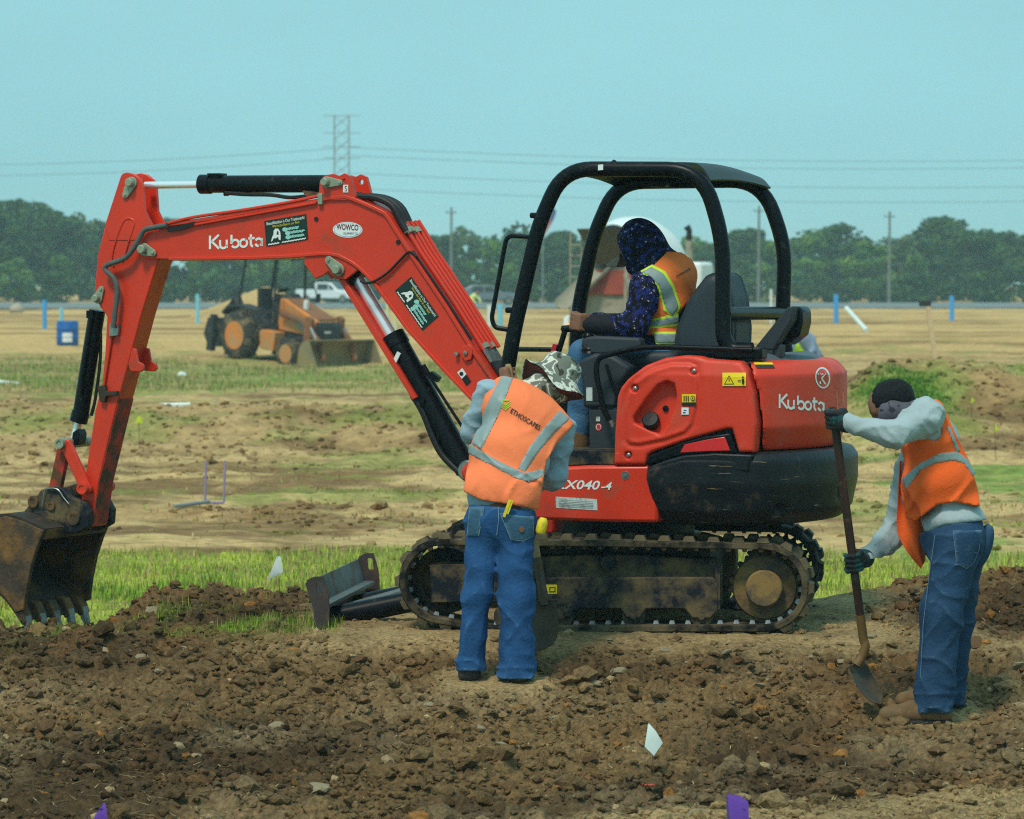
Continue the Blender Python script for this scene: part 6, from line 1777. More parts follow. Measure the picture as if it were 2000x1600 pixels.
for k, yaw in (('anN', 0.0), ('anF', -.25)):
    q = Bj[k]; g_ = gz1(q[0], q[1]) - .003; cx = q[0] - .01; cy = q[1]
    toe = np.array((cx - .205, cy + yaw * .2, g_ + .040)); heel = np.array((cx + .055, cy, g_ + .045))
    f = lambda P: smax(smin(smin(cap(P, heel, np.array((cx - .09, cy, g_ + .055)), .052, .050), cap(P, np.array((cx - .09, cy, g_ + .05)), toe, .050, .042), .03), cap(P, np.array((cx + .02, cy, g_ + .06)), np.array((cx + .03, cy, g_ + .20)), .055, .062), .03), g_ + .018 - P[:, 2], .006)
    bt = cloth('boot', f, (cx - .28, cy - .12, g_ - .01), (cx + .14, cy + .12, g_ + .22), 0.009, M_BOOT, PB)
    f = lambda P: smax(np.maximum(smin(cap(P * (1, 1, 0) + (0, 0, g_), heel * (1, 1, 0) + (0, 0, g_), np.array((cx - .09, cy, g_)), .051, .049), cap(P * (1, 1, 0) + (0, 0, g_), np.array((cx - .09, cy, g_)), toe * (1, 1, 0) + (0, 0, g_), .049, .042), .03), np.abs(P[:, 2] - g_ - .008) - .012), -99 + 0 * P[:, 0], .01)
    cloth('sole', f, (cx - .29, cy - .12, g_ - .03), (cx + .14, cy + .12, g_ + .04), 0.009, M_SOLE, bt)
SHB = root('shovel', 'long dark-handled shovel digging into the soil before the worker in profile', 'shovel', (HB1[0], HB1[1], gz1(HB1[0], HB1[1])))
bb = B(); bb.tube([HB0, HB0 + BAX * .01, HB1], [.016, .0205, .0205], 14); put('handle', bb, M_HNDL, SHB)
bend = smooth_path([HB1 - BAX * .12, HB1, W(1690, 1262, 17.30), W(1684, 1282, 17.30), W(1672, 1300, 17.29)], 4)
bb = B(); bb.tube(bend, .0225, 12); put('socket', bb, mat('rusty_ochre_steel', lin((112, 82, 44)), 0.6, var=0.3, vsc=14), SHB)
t0 = W(1670, 1296, 17.29); ax_ = norm(W(1712, 1372, 17.25) - t0); sd_ = norm((.45, .88, .12)); nr_ = norm(np.cross(ax_, sd_))
shovel_blade(t0, ax_, sd_, nr_, .21, .23, 'blade', SHB)
q = W(1931, 1040, 17.2); bb = B(); bb.lathe(q + (-.004, 0, -.04), (.2, 0, .97), [(0, 0), (.012, .002), (.012, .065), (.009, .072), (.009, .084), (0, .085)], 12)
put('marker_can', bb, M_YELT, None, loc=q, label='small yellow marker in the rear pocket of the digging worker', cat='marker')

# ------------------------------------------------------------------ operator in the seat
SC = FPX / 19.7
cl = -0.16
w_ = lambda u, v, l=cl: UF.w(l, u, v)
q = w_(1315, 700)
PC = root('person', 'seated operator in dark blue hood and orange vest with lime-edged reflective stripes', 'person', q)
Cj = dict(pel=w_(1300, 705), shN=w_(1266, 556, -.36), elN=w_(1240, 638, -.42), wrN=w_(1142, 633, -.50), shF=w_(1290, 548, .05), elF=w_(1250, 632, .12), wrF=w_(1165, 628, .14),
          hipN=w_(1312, 706, -.27), knN=w_(1142, 694, -.30), anN=w_(1128, 848, -.30), hipF=w_(1312, 706, -.05), knF=w_(1150, 694, -.02), anF=w_(1140, 848, -.02), head=w_(1250, 480), neck=w_(1285, 520))
RC = rot_axes(UF.X * .96 - UF.Z * .25 * 0 + UF.Z * .0, UF.Y, UF.Z)
def torso_c(P):
    d = elli(P, w_(1302, 668), (.135, .18, .13), RC); d = smin(d, elli(P, w_(1308, 600), (.125, .185, .14), RC), .07)
    d = smin(d, elli(P, w_(1306, 545), (.125, .205, .11), RC), .07); return smin(d, elli(P, w_(1305, 520), (.09, .18, .075), RC), .05)
def arms_c(P, g=0.0):
    d = chain(P, [Cj['shN'], Cj['elN'], Cj['wrN']], [.090 + g, .068 + g, .044 + g], .04); return np.minimum(d, chain(P, [Cj['shF'], Cj['elF'], Cj['wrF']], [.085 + g, .065 + g, .044 + g], .04))
def legs_c(P, g=0.0):
    d = chain(P, [Cj['hipN'], Cj['knN'], Cj['anN']], [.10 + g, .080 + g, .065 + g], .04); d = smin(d, chain(P, [Cj['hipF'], Cj['knF'], Cj['anF']], [.10 + g, .080 + g, .065 + g], .04), .02)
    return smin(d, elli(P, Cj['pel'], (.15, .185, .12), RC) - g, .04)
CLO, CHI = bounds(list(Cj.values()), .22)
cloth('jeans', lambda P: np.maximum(legs_c(P) + crease(P, 9, 16, .006, 381), (uv_of(P)[1] - 852) / SC), CLO, CHI, 0.012, M_JEAN_C, PC)
hc_ = Cj['head']
fw = norm(UF.X * .95 - UF.Z * .32); upv = norm(UF.Z * .95 + UF.X * .32)
RH = rot_axes(fw, UF.Y, np.cross(fw, UF.Y)) 
def hood_c(P):
    d = elli(P, hc_ + np.array((0, 0, .012)), (.128, .118, .140), RH); d = smin(d, cap(P, hc_ - UF.X * .05 - UF.Z * .03, Cj['neck'], .100, .120), .05)
    d = smin(d, cap(P, hc_ + UF.X * .035 - UF.Z * .10, Cj['neck'] + UF.X * .02, .055, .09), .04) + crease(P, 12, 14, .006, 391)
    op = elli(P, hc_ + fw * .135 - upv * .01, (.065, .075, .10), RH)
    return smax(d, -op, .015)
cloth('hoodie', lambda P: smin(smin(np.maximum(torso_c(P) - .004, (uv_of(P)[1] - 690) / SC), arms_c(P) + fold(P, 10, 9, .012, 395, .9) + crease(P, 12, 13, .006, 392), .03), hood_c(P), .03), CLO, CHI, 0.0115, M_FLOR, PC)
def cuff_c(P):
    a = Cj['elN'] + (Cj['wrN'] - Cj['elN']) * .45; return chain(P, [a, Cj['wrN']], [.061, .050], .02)
cloth('sleeve_cuff', cuff_c, Cj['wrN'] - .09, Cj['elN'] + .09, 0.010, mat('plain_dark_cloth', (0.008, 0.008, 0.014), 0.85, bump=.2, bsc=150), PC)
def vc_base(P):
    return smin(torso_c(P), cap(P, Cj['shN'] + UF.Y * .03, Cj['shN'] + UF.Y * .12, .088, .09), .05) - .016 + fold(P, 7, 4, .010, 394, .7) - crease(P, 7, 7, .004, 393)
VC = [(1244, 540), (1262, 527), (1278, 517), (1304, 491), (1340, 494), (1364, 514), (1372, 548), (1345, 590), (1326, 612), (1322, 676), (1282, 676), (1276, 654), (1238, 658), (1256, 634), (1282, 598), (1288, 566), (1274, 546)]
def vest_c(P):
    d = vc_base(P); near = pxclip(P, VC, SC); f_, l_, z_ = UF.loc(P)
    far = pxclip(P, [(1260, 527), (1304, 491), (1372, 510), (1380, 600), (1370, 680), (1240, 676), (1240, 600)], SC)
    return np.maximum(np.maximum(d, -(d + .020)), np.where(l_ < cl, near, far))
cloth('vest', vest_c, CLO, CHI, 0.0092, M_VEST_C, PC)
V1 = [(1252, 532), (1272, 521), (1296, 534), (1312, 560), (1326, 600), (1314, 618), (1300, 604), (1288, 560), (1272, 541)]
def grow(poly, d):
    c = np.mean(poly, axis=0); return [tuple(np.array(p) + (np.array(p) - c) / np.linalg.norm(np.array(p) - c) * d) for p in poly]
stripe(PC, vc_base, [[(1248, 531), (1274, 516), (1300, 530), (1317, 558), (1331, 600), (1318, 622), (1296, 608), (1284, 562), (1268, 545)], [(1250, 628), (1326, 611), (1326, 637), (1252, 645)], [(1276, 648), (1322, 648), (1322, 674), (1280, 674)]], SC, 19.2, 19.85, 19.66, M_LIME, 'lime_edging', .008, .004)
stripe(PC, vc_base, [V1, [(1250, 632), (1326, 616), (1326, 632), (1252, 641)], [(1276, 652), (1322, 652), (1322, 670), (1280, 670)]], SC, 19.2, 19.85, 19.66, M_TAPE, 'reflective_stripe', .008, .009)
v, f = onto(text_mesh('ETHOSCAPES', .012), ((1322, 543), (1350, 527), (1321, 538)))
print_on('vest_lettering', [(v, f, 0)], on_field(lambda P: vc_base(P) - .002, 18.8, 20.2), [M_INK], PC)
gC = w_(1128, 628, -.52)
def body_c(P):
    d = smin(head_f(P, hc_ - fw * .02, fw, upv), cap(P, hc_, Cj['neck'], .06, .065), .03); d = smin(d, torso_c(P) + .018, .03); d = smin(d, arms_c(P, -.016), .02); d = smin(d, legs_c(P, -.02), .02)
    d = smin(d, cap(P, Cj['wrN'], gC, .036, .036), .02)
    return np.minimum(d, grip(P, gC, (.12, 0, .99), Cj['wrN'] - gC, 1.15, -1))
put('body', nets(body_c, CLO, CHI, 0.0125), M_SKIN, PC, smooth=180)
bb = B(); c0 = hc_ + fw * .120 - upv * .005
rows = [[c0 + fw * (.095 * r * math.cos(a)) + UF.Y * (.085 * math.sin(a)) * (0.6 + .4 * r) - upv * (.035 * math.sin(a) ** 2 + .03 * r) for a in np.linspace(-1.4, 1.4, 11)] for r in (0.0, .5, 1.0)]
bb.sheet(rows, .006); put('cap_brim', bb, mat('tan_cap_cloth', lin((128, 108, 96)), 0.85), PC, smooth=60)
for k in ('anN', 'anF'):
    q = Cj[k]; f = lambda P: smin(cap(P, q + (0, 0, -.0), q - UF.Z * .05, .066, .060), cap(P, q - UF.Z * .055, q - UF.Z * .065 + UF.X * .15, .055, .045), .03)
    cloth('boot', f, q - .26, q + .22, .012, M_BOOT, PC)

# ------------------------------------------------------------------ small figures far off in the field
def far_person(u, v, D, hgt, bendx, topc, legc, label, skinc=(120, 86, 66), hood=None, vest=None, squat=0.0):
    """stooping figure; bendx leans the trunk sideways in metres"""
    p0 = W(u, v, D); s = hgt / 1.75; g_ = float(field_z(np.array([p0[0]]), np.array([D]))[0]); p0 = np.array((p0[0], D, g_))
    R_ = root('person', label, 'person', p0)
    hipz = .88 * (1 - squat); hip = p0 + np.array((-.15 * bendx, 0, hipz * s)); sh = hip + np.array((bendx * .75, -.10, .48)) * s; hd_ = sh + np.array((bendx * .45, -.10, .20)) * s
    kn = [p0 + np.array((e * .11, -.25 * squat * 2 - .03, .45 * s * (1 - squat * .5))) for e in (-1, 1)]; an = [p0 + np.array((e * .13, .0, .08)) for e in (-1, 1)]
    def lg(P): return smin(np.minimum(chain(P, [hip + (-.08, 0, 0), kn[0], an[0]], [.11 * s, .085 * s, .07 * s]), chain(P, [hip + (.08, 0, 0), kn[1], an[1]], [.11 * s, .085 * s, .07 * s])), elli(P, hip, (.17 * s, .14 * s, .13 * s)), .05)
    def up(P):
        d = chain(P, [hip + (0, 0, .06), sh], [.16 * s, .18 * s], .05)
        for e in (-1, 1): d = smin(d, chain(P, [sh + (e * .19 * s, 0, 0), sh + np.array((e * .26 + bendx * .2, -.12, -.28)) * s, sh + np.array((e * .16 + bendx * .5, -.28, -.45)) * s], [.075 * s, .06 * s, .05 * s]), .04)
        return d
    lo, hi = p0 - (.9, .7, .1), p0 + (.9, .6, 2.0)
    cloth('trousers', lg, lo, hi, .035, mat(label + ' trousers', lin(legc), .9), R_); cloth('jacket', up, lo, hi, .03, mat(label + ' jacket', lin(topc), .9), R_)
    cloth('body', lambda P: np.minimum(elli(P, hd_, (.10 * s, .105 * s, .13 * s)), np.minimum(chain(P, [hip, sh, hd_], [.1, .1, .05]), lg(P) + .05)), lo, hi, .03, M_SKIN, R_)
    if hood: cloth('hood', lambda P: smax(elli(P, hd_ + (0, .03, .02), (.135 * s, .13 * s, .165 * s)), -(elli(P, hd_ + (0, -.13, -.01), (.09, .08, .12))), .02), lo, hi, .028, mat(label + ' hood', lin(hood), .9), R_)
    if vest: cloth('vest', lambda P: np.maximum(np.maximum(chain(P, [hip + (0, 0, .12), sh], [.18 * s, .20 * s], .05), -(P[:, 2] - hip[2])), P[:, 2] - sh[2] - .06), lo, hi, .03, mat(label + ' vest', lin(vest), .8), R_)
    return R_
far_person(1588, 700, 78, 1.65, -.35, (128, 146, 172), (40, 66, 92), 'far figure in grey-blue hooded top stooping beyond the excavator tail', hood=(112, 122, 156), squat=.25)
far_person(1566, 706, 79, 1.5, -.2, (120, 130, 120), (40, 66, 80), 'far crouching figure in lime vest half hidden by the excavator tail', vest=(196, 236, 40), squat=.35)
far_person(1160, 650, 108, 1.75, .1, (150, 160, 150), (60, 70, 76), 'far figure in lime vest working at the rear of the mixer truck', vest=(176, 236, 70))
far_person(918, 606, 235, 1.7, .5, (206, 222, 150), (170, 190, 200), 'tiny far figure in pale yellow top bending beside the dark car', vest=(206, 226, 130), squat=.3)
# ================================================================== far field: trees, poles, vehicles, site bits
def fz(x, y):
    return float(field_z(np.array([float(x)]), np.array([float(y)]))[0])
def at(u, D):
    return (u - 1000) / FPX * D * 1.0

# ------------------------------------------------------------------ trees
def leaf_mat(name, c1, c2):
    m = mat(name, lin(c1), 0.75, var=0.0, spec=0.2)
    nt = m.node_tree; b = nt.nodes['Principled BSDF']
    at_ = nt.nodes.new('ShaderNodeAttribute'); at_.attribute_name = 'Col'
    x = nt.nodes.new('ShaderNodeMix'); x.data_type = 'RGBA'
    nt.links.new(at_.outputs['Fac'], x.inputs['Factor']); x.inputs['A'].default_value = (*lin(c1), 1); x.inputs['B'].default_value = (*lin(c2), 1)
    nt.links.new(x.outputs['Result'], b.inputs['Base Color']); return m
M_LEAF = [leaf_mat('dark_oak_leaves', (34, 62, 28), (72, 104, 46)), leaf_mat('green_leaves', (60, 100, 38), (116, 148, 62)), leaf_mat('grey_green_leaves', (58, 84, 54), (104, 124, 78))]
M_BARK = mat('bark', lin((92, 82, 70)), 0.9, var=0.25, vsc=3)
def crown(seed, nclump, nleaf, rx, rz, zc, leaf, low=0.12):
    rng = np.random.default_rng(seed); V = []; C = []
    for k in range(nclump):
        a = rng.uniform(0, 6.28); zz = rng.uniform(-1, 1); rr = math.sqrt(max(0, 1 - zz * zz)) * rng.uniform(.45, 1.0)
        wz = 1.0 - .25 * max(0, zz)
        c = np.array((math.cos(a) * rr * rx * wz, math.sin(a) * rr * rx * wz, zc + zz * rz * rng.uniform(.75, 1.02)))
        cr = rx * rng.uniform(.22, .42)
        n = nleaf
        d = rng.normal(size=(n, 3)); d /= np.linalg.norm(d, axis=1, keepdims=True)
        r = cr * rng.uniform(.55, 1.08, n) ** .6
        p = c + d * r[:, None] * (1, 1, .75)
        nn = d + rng.normal(0, .6, (n, 3)); nn /= np.linalg.norm(nn, axis=1, keepdims=True)
        t = np.cross(nn, rng.normal(size=(n, 3))); t /= np.linalg.norm(t, axis=1, keepdims=True); b = np.cross(nn, t)
        s = leaf * rng.uniform(.6, 1.3, n)[:, None]
        V.append(np.stack([p - t * s, p + b * s * .6, p + t * s, p - b * s * .6], 1).reshape(-1, 3))
        C.append(np.repeat(np.clip(rng.normal(.45, .2) + rng.normal(0, .15, n), 0, 1), 4))
    V = np.concatenate(V); C = np.concatenate(C)
    return V, np.arange(len(V)).reshape(-1, 4), C
def crown_mesh(seed, m, **k):
    V, F, C = crown(seed, **k); me = mesh_of('crown', V, F, m, smooth=0)
    a = me.attributes.new('Col', 'FLOAT_COLOR', 'POINT'); a.data.foreach_set('color', np.repeat(C, 4).astype(np.float32)); return me
def trunk_mesh(seed, h):
    rng = np.random.default_rng(seed); bb = B()
    bb.tube([(0, 0, -.2), (.05, 0, h * .3), (.1, .05, h * .62)], [.26, .20, .09], 8)
    for k in range(5):
        a = rng.uniform(0, 6.28); z0 = h * rng.uniform(.25, .5); L_ = h * rng.uniform(.18, .3)
        bb.tube([(.06, 0, z0), (math.cos(a) * L_ * .5, math.sin(a) * L_ * .5, z0 + L_ * .5), (math.cos(a) * L_, math.sin(a) * L_, z0 + L_ * .9)], [.10, .07, .03], 6)
    return mesh_of('trunk', bb.v, bb.f, M_BARK)
PROTO = []
for k in range(7):
    H = 10.0
    PROTO.append((crown_mesh(700 + k, M_LEAF[(0, 1, 0, 2, 1, 0, 1)[k]], nclump=(34, 30, 40, 22, 30, 36, 28)[k], nleaf=150, rx=(3.4, 3.0, 3.9, 2.6, 3.3, 3.6, 2.8)[k], rz=(3.7, 4.0, 3.5, 3.4, 3.9, 3.6, 4.1)[k], zc=(5.9, 5.7, 6.0, 6.1, 5.7, 5.9, 5.6)[k], leaf=(.26, .26, .27, .22, .26, .26, .26)[k]), trunk_mesh(750 + k, H)))
def tree(u, vtop, D, k, label, wide=1.0, yaw=0.0):
    x = at(u, D); g = fz(x, D); top = W(u, vtop, D)[2]; h = (top - g) / 9.9
    r = root('tree', label, 'tree', (x, D, g), 'trees of the far treeline')
    M = Matrix.Translation((x, D, g)) @ Matrix.Rotation(yaw, 4, 'Z') @ Matrix.Diagonal((h * wide, h * wide, h, 1))
    inst('crown', PROTO[k][0], M, r); inst('trunk', PROTO[k][1], M, r)
TREES = [(-25, 398, 372, 0, 'tall dark tree at the left edge of the picture'), (38, 392, 380, 2, 'highest rounded dark tree of the left wood, near the picture edge'), (98, 402, 376, 5, 'dark tree above the blue barrel'), (158, 408, 384, 3, 'thin-topped tree just left of the excavator arm'),
         (120, 500, 352, 1, 'low bright green round tree in front of the left wood'), (30, 505, 350, 4, 'low green tree at the left edge, in front of the taller wood'), (212, 425, 388, 0, 'dark tree hidden behind the excavator arm'), (330, 428, 382, 2, 'tree rising behind the boom end and arm cylinder'),
         (400, 470, 366, 1, 'green tree below the boom lettering'), (455, 452, 384, 5, 'dark tree below the first green sign on the boom'), (515, 476, 360, 4, 'green tree behind the backhoe canopy posts'), (580, 462, 382, 0, 'dark tree behind the kink of the boom'), (640, 470, 366, 2, 'dark tree above the white pickup truck'),
         (715, 468, 374, 1, 'green tree seen past the boom cylinder'), (800, 462, 384, 5, 'dark tree behind the lower boom'), (845, 452, 372, 0, 'tree just right of the hydraulic pipes'), (905, 436, 380, 3, 'pale loose tree behind the left utility pole'), (965, 470, 362, 1, 'green tree left of the canopy grab handle'), (1030, 448, 382, 5, 'dark tree behind the front canopy post'),
         (1100, 452, 372, 2, 'dark tree between the canopy posts left of the mixer truck'), (1175, 468, 380, 0, 'dark tree behind the mixer truck'), (1345, 462, 384, 4, 'green tree right of the white mixer drum'), (1400, 470, 370, 5, 'dark tree behind the rear canopy post'), (1462, 447, 378, 2, 'broad dark tree between the rear canopy posts'), (1520, 470, 360, 1, 'green tree behind the far rear canopy post'),
         (1580, 458, 376, 1, 'green tree just right of the canopy'), (1640, 432, 384, 0, 'tall dark tree above the far stooping figure'), (1700, 470, 362, 4, 'green tree left of the rightmost utility pole'), (1765, 455, 378, 3, 'loose tree right of the rightmost utility pole'), (1842, 424, 382, 2, 'highest broad dark tree of the right wood'), (1905, 440, 370, 5, 'dark tree on the right beside the highest broad one'),
         (1960, 448, 384, 0, 'dark tree near the right edge of the picture'), (2030, 455, 376, 2, 'dark tree cut by the right edge of the picture'), (1790, 500, 352, 1, 'low green tree in front of the right wood')]
for i, (u, v, D, k, l) in enumerate(TREES):
    tree(u, v, D, k, l, 1.25 if i not in (3, 16) else .95, i * 1.3)
V, F, C = [], [], []
o = 0
for i in range(135):
    rg = np.random.default_rng(900 + i)
    if i < 60: u = -180 + 2360 * i / 59 + rg.uniform(-20, 20); D = rg.uniform(346, 354); s = rg.uniform(.75, 1.35); v, f, c = crown(900 + i, 8, 70, 2.3 * s, 1.3 * s, 1.3 * s, .26)
    else: u = -2600 + 7200 * (i - 60) / 74 + rg.uniform(-30, 30); D = rg.uniform(392, 402); s = rg.uniform(.9, 1.15) * (1.0 if -150 < u < 2150 else 1.3); v, f, c = crown(900 + i, 20, 60, 4.6 * s, 3.2 * s, 3.4 * s, .42)
    x = at(u, D); v = v + (x, D, fz(x, D)); V.append(v); F.append(f + o); C.append(c); o += len(v)
C = np.concatenate(C)
put('undergrowth', (np.concatenate(V), np.concatenate(F)), M_LEAF[0], kind='stuff', label='bushes and undergrowth filling the foot of the treeline', cat='undergrowth', smooth=0, col=np.repeat(C[:, None], 3, 1))

# ------------------------------------------------------------------ poles, tower, wires
M_POLE = mat('weathered_pole', lin((122, 120, 110)), 0.9, var=0.15, vsc=2)
M_GALV = mat('galvanised_steel', lin((140, 146, 146)), 0.6, metal=0.3, var=0.1)
M_WIRE = mat('power_wire', lin((70, 84, 88)), 0.7)
def pole(u, vt, D, label):
    x = at(u, D); g = fz(x, D); z = W(u, vt, D)[2]
    r = root('utility_pole', label, 'utility pole', (x, D, g), 'utility poles along the treeline')
    bb = B(); bb.tube([(x, D, g - .3), (x + .04, D, z)], [.17, .11], 8); put('pole', bb, M_POLE, r)
    bb = B(); bb.tube([(x - .5, D - .12, z - .5), (x + .5, D - .12, z - .5)], .05, 6); put('crossarm', bb, M_POLE, r)
    for e in (-.4, .4):
        bb = B(); bb.lathe((x + e, D - .12, z - .46), (0, 0, 1), [(.03, 0), (.06, .04), (.03, .08), (.05, .12), (0, .16)], 8); put('insulator', bb, M_GALV, r)
pole(881, 405, 340, 'utility pole rising left of the canopy grab handle'); pole(1481, 402, 340, 'utility pole seen between the rear canopy posts'); pole(1736, 413, 340, 'utility pole before the right wood')
TX, TD = at(668, 520), 520.0; tg = fz(TX, TD); tz = W(668, 226, TD)[2]
tw = root('lattice_tower', 'lattice steel power tower rising behind the boom', 'tower', (TX, TD, tg))
def twid(t): return 1.35 - .5 * t if t < .6 else 1.05
for sx in (-1, 1):
    for sy in (-1, 1):
        bb = B(); bb.tube([(TX + sx * twid(t), TD + sy * twid(t), tg + (tz - tg) * t) for t in (0, .3, .6, 1.0)], .09, 4); put('leg', bb, M_GALV, tw)
nb = 15
for k in range(nb):
    t0, t1 = k / nb, (k + 1) / nb
    for sy in (-1, 1):
        for e in (-1, 1):
            bb = B(); bb.tube([(TX - e * twid(t0), TD + sy * twid(t0), tg + (tz - tg) * t0), (TX + e * twid(t1), TD + sy * twid(t1), tg + (tz - tg) * t1)], .05, 4); put('brace', bb, M_GALV, tw)
ARMZ = [W(668, v, TD)[2] for v in (260, 287, 309)]
for z in ARMZ + [tz]:
    bb = B(); bb.tube([(TX - 2.7, TD, z), (TX + 2.7, TD, z)], .07, 4); put('crossarm', bb, M_GALV, tw)
def wire(p0, p1, sag, label):
    P = [np.array(p0) * (1 - t) + np.array(p1) * t - np.array((0, 0, sag * 4 * t * (1 - t))) for t in np.linspace(0, 1, 26)]
    bb = B(); bb.tube(P, .042, 4, capends=False); put('power_line', bb, M_WIRE, None, loc=p0, label=label, cat='power line', group='power lines leaving the lattice tower')
nm = ['topmost', 'second', 'third', 'lowest']
for i, (va, vb) in enumerate(((288, 308), (304, 322), (338, 360), (368, 388))):
    wire(W(684, va, TD), W(2250, vb, 560), 1.2, '%s of the power lines running right from the tower' % nm[i])
for i, (va, vb) in enumerate(((290, 322), (310, 344))):
    wire(W(655, va, TD), W(-250, vb, 560), .8, '%s of the power lines running left from the tower' % ('upper' if i == 0 else 'lower'))
# flag on a pole behind the canopy
x = at(1060, 330); g = fz(x, 330); r = root('flag_pole', 'faded red and blue flag on a pole behind the front canopy post', 'flag', (x, 330, g))
bb = B(); bb.tube([(x, 330, g), (x, 330, W(1060, 395, 330)[2])], .06, 6); put('pole', bb, M_GALV, r)
t0 = W(1062, 405, 330)
for nme, cc, a0, a1 in (('blue_canton', (70, 80, 130), 0, .45), ('red_field', (150, 70, 80), .45, 1)):
    rows = [[t0 + np.array((1.0 * (1 - s) * .9 + .1 * math.sin(5 * s) - .1, .1 * math.sin(4 * q), -2.2 * s - .3 * q)) + np.array((q * .35, 0, 0)) for q in np.linspace(0, 1, 5)] for s in np.linspace(a0, a1, 6)]
    bb = B(); bb.sheet(rows, .02); put(nme, bb, mat('flag ' + nme, lin(cc), .8), r, smooth=60)

# ------------------------------------------------------------------ wheels
M_TYRE = mat('dusty_tyre', lin((52, 50, 46)), 0.9, var=0.2, vsc=4, dirt=(lin((140, 120, 88)), .5, 3))
def wheel(c, axis, r, w, rimm, par, lugs=0, rimr=.58):
    axis = norm(axis); bb = B()
    bb.lathe(np.array(c) - axis * w / 2, axis, [(r * rimr, 0), (r * .86, 0), (r * .97, w * .12), (r, w * .3), (r, w * .7), (r * .97, w * .88), (r * .86, w), (r * rimr, w)], 30)
    ty = put('wheel', bb, M_TYRE, par, smooth=40)
    bb = B(); bb.lathe(np.array(c) + axis * w * .52, -axis, [(r * rimr, 0), (r * (rimr - .06), w * .05), (r * (rimr - .1), w * .30), (r * .22, w * .32), (r * .20, w * .2), (0, w * .2)], 24); put('rim', bb, rimm, ty)
    ref = norm(np.cross(axis, (0, 0, 1)))
    up_ = np.cross(ref, axis)
    for k in range(lugs):
        a = 2 * math.pi * k / lugs; d = ref * math.cos(a) + up_ * math.sin(a); tt = -ref * math.sin(a) + up_ * math.cos(a); e = 1 if k % 2 else -1
        q0 = np.array(c) + d * r * 1.0 + axis * e * w * .44; q1 = np.array(c) + d * r * 1.01 + axis * e * w * .02 + tt * r * .16
        bb = B(); bb.tube([q0, q1], r * .05, 4); put('tread_bar', bb, M_TYRE, ty, smooth=0)
    return ty

# ------------------------------------------------------------------ backhoe loader
class FrM(Fr):
    def __init__(s, o, X):
        s.o = np.array(o, float); s.X = norm(X); s.Y = norm(np.cross((0, 0, 1.0), s.X)); s.Z = np.cross(s.X, s.Y)   # Y to the machine's left
    def px(s, *a): raise NotImplementedError
DB = 107.0
bx0 = at(512, DB); bg_ = fz(bx0, DB)
bo = np.array((bx0 + .0, DB, bg_))
BFm = FrM(bo, (math.sin(math.radians(45)), -math.cos(math.radians(45)), -.125))
M_CASE = mat('dusty_orange_paint', lin((208, 128, 58)), 0.65, var=0.12, vsc=2, dirt=(lin((176, 146, 104)), .55, 2.5))
M_CASER = mat('brown_loader_paint', lin((140, 88, 56)), 0.7, var=0.2, vsc=2, dirt=(lin((120, 96, 70)), .5, 3))
M_BDK = mat('charcoal_paint', lin((42, 46, 50)), 0.65, var=0.15, vsc=2, dirt=(lin((110, 100, 82)), .25, 2.5))
M_BBK = mat('worn_loader_bucket', lin((136, 126, 96)), 0.6, var=0.25, vsc=2, dirt=(lin((140, 122, 70)), .45, 2), bump=.2, bsc=12)
BH = root('backhoe_loader', 'dusty orange backhoe loader parked behind the grass strip under the boom', 'backhoe loader', bo)
f_ = BFm
RT_, FT_ = .72, .47
for e in (-1, 1):
    wheel(f_.p(0, e * .92, RT_), f_.Y if e > 0 else -f_.Y, RT_, .48, M_CASE, BH, 22)
    wheel(f_.p(2.15, e * .86, FT_), f_.Y if e > 0 else -f_.Y, FT_, .32, M_CASE, BH, 18)
def bpart(name, m, pts, l0, l1, bev=.02, par=None):
    bb = B(); bb.prism(f_, pts, l0, l1); return put(name, bb, m, par or BH, bevel=bev)
bpart('chassis', M_BDK, [(-.7, .55), (2.5, .55), (2.7, .75), (2.5, .95), (-.7, 1.0)], -.42, .42)
bpart('tool_box', M_CASE, [(.85, .45), (1.45, .45), (1.45, 1.0), (.75, 1.0)], -.88, -.45); bpart('tool_box', M_CASE, [(.85, .45), (1.45, .45), (1.45, 1.0), (.75, 1.0)], .45, .88)
hd_ = bpart('hood', M_CASE, [(1.0, 1.0), (2.75, 1.0), (2.85, 1.25), (2.7, 1.50), (1.25, 1.95), (1.05, 1.95)], -.42, .42, .05)
bpart('grille', M_BDK, [(2.74, .72), (2.90, .74), (2.90, 1.30), (2.80, 1.46), (2.72, 1.46)], -.44, .44, .02)
bpart('hood_top', M_CASER, [(1.3, 1.93), (2.68, 1.50), (2.72, 1.53), (1.34, 1.97)], -.34, .34, .01)
bb = B(); bb.box(f_, (2.905, -.12, 1.18), (.006, .12, .03)); put('maker_plate', bb, M_WHITE, BH)
bb = B(); v0 = [f_.p(x, -.424, z) for x, z in ((1.75, 1.35), (2.35, 1.10), (2.42, 1.22), (1.82, 1.48))]; bb.add(v0, [(3, 2, 1, 0)]); put('hood_decal', bb, mat('pale_blue_decal', lin((120, 150, 160)), .6), hd_)
bpart('exhaust', M_WHITE, [(1.95, 1.6), (2.07, 1.6), (2.07, 2.0), (1.95, 2.0)], -.30, -.18)
for e in (-1, 1):
    l0, l1 = (-.92, -.72) if e < 0 else (.72, .92)
    bpart('fender', M_BDK, [(-.95, 1.30), (-.72, 1.52), (-.2, 1.62), (.45, 1.55), (.85, 1.05), (.80, .95), (.4, 1.42), (-.2, 1.52), (-.68, 1.42), (-.9, 1.22)], min(l0, e * .45), max(l1, e * .45), .02)
bpart('cab_floor', M_BDK, [(-.6, .95), (1.1, .95), (1.1, 1.15), (.9, 1.35), (.6, 1.2), (-.6, 1.2)], -.55, .55)
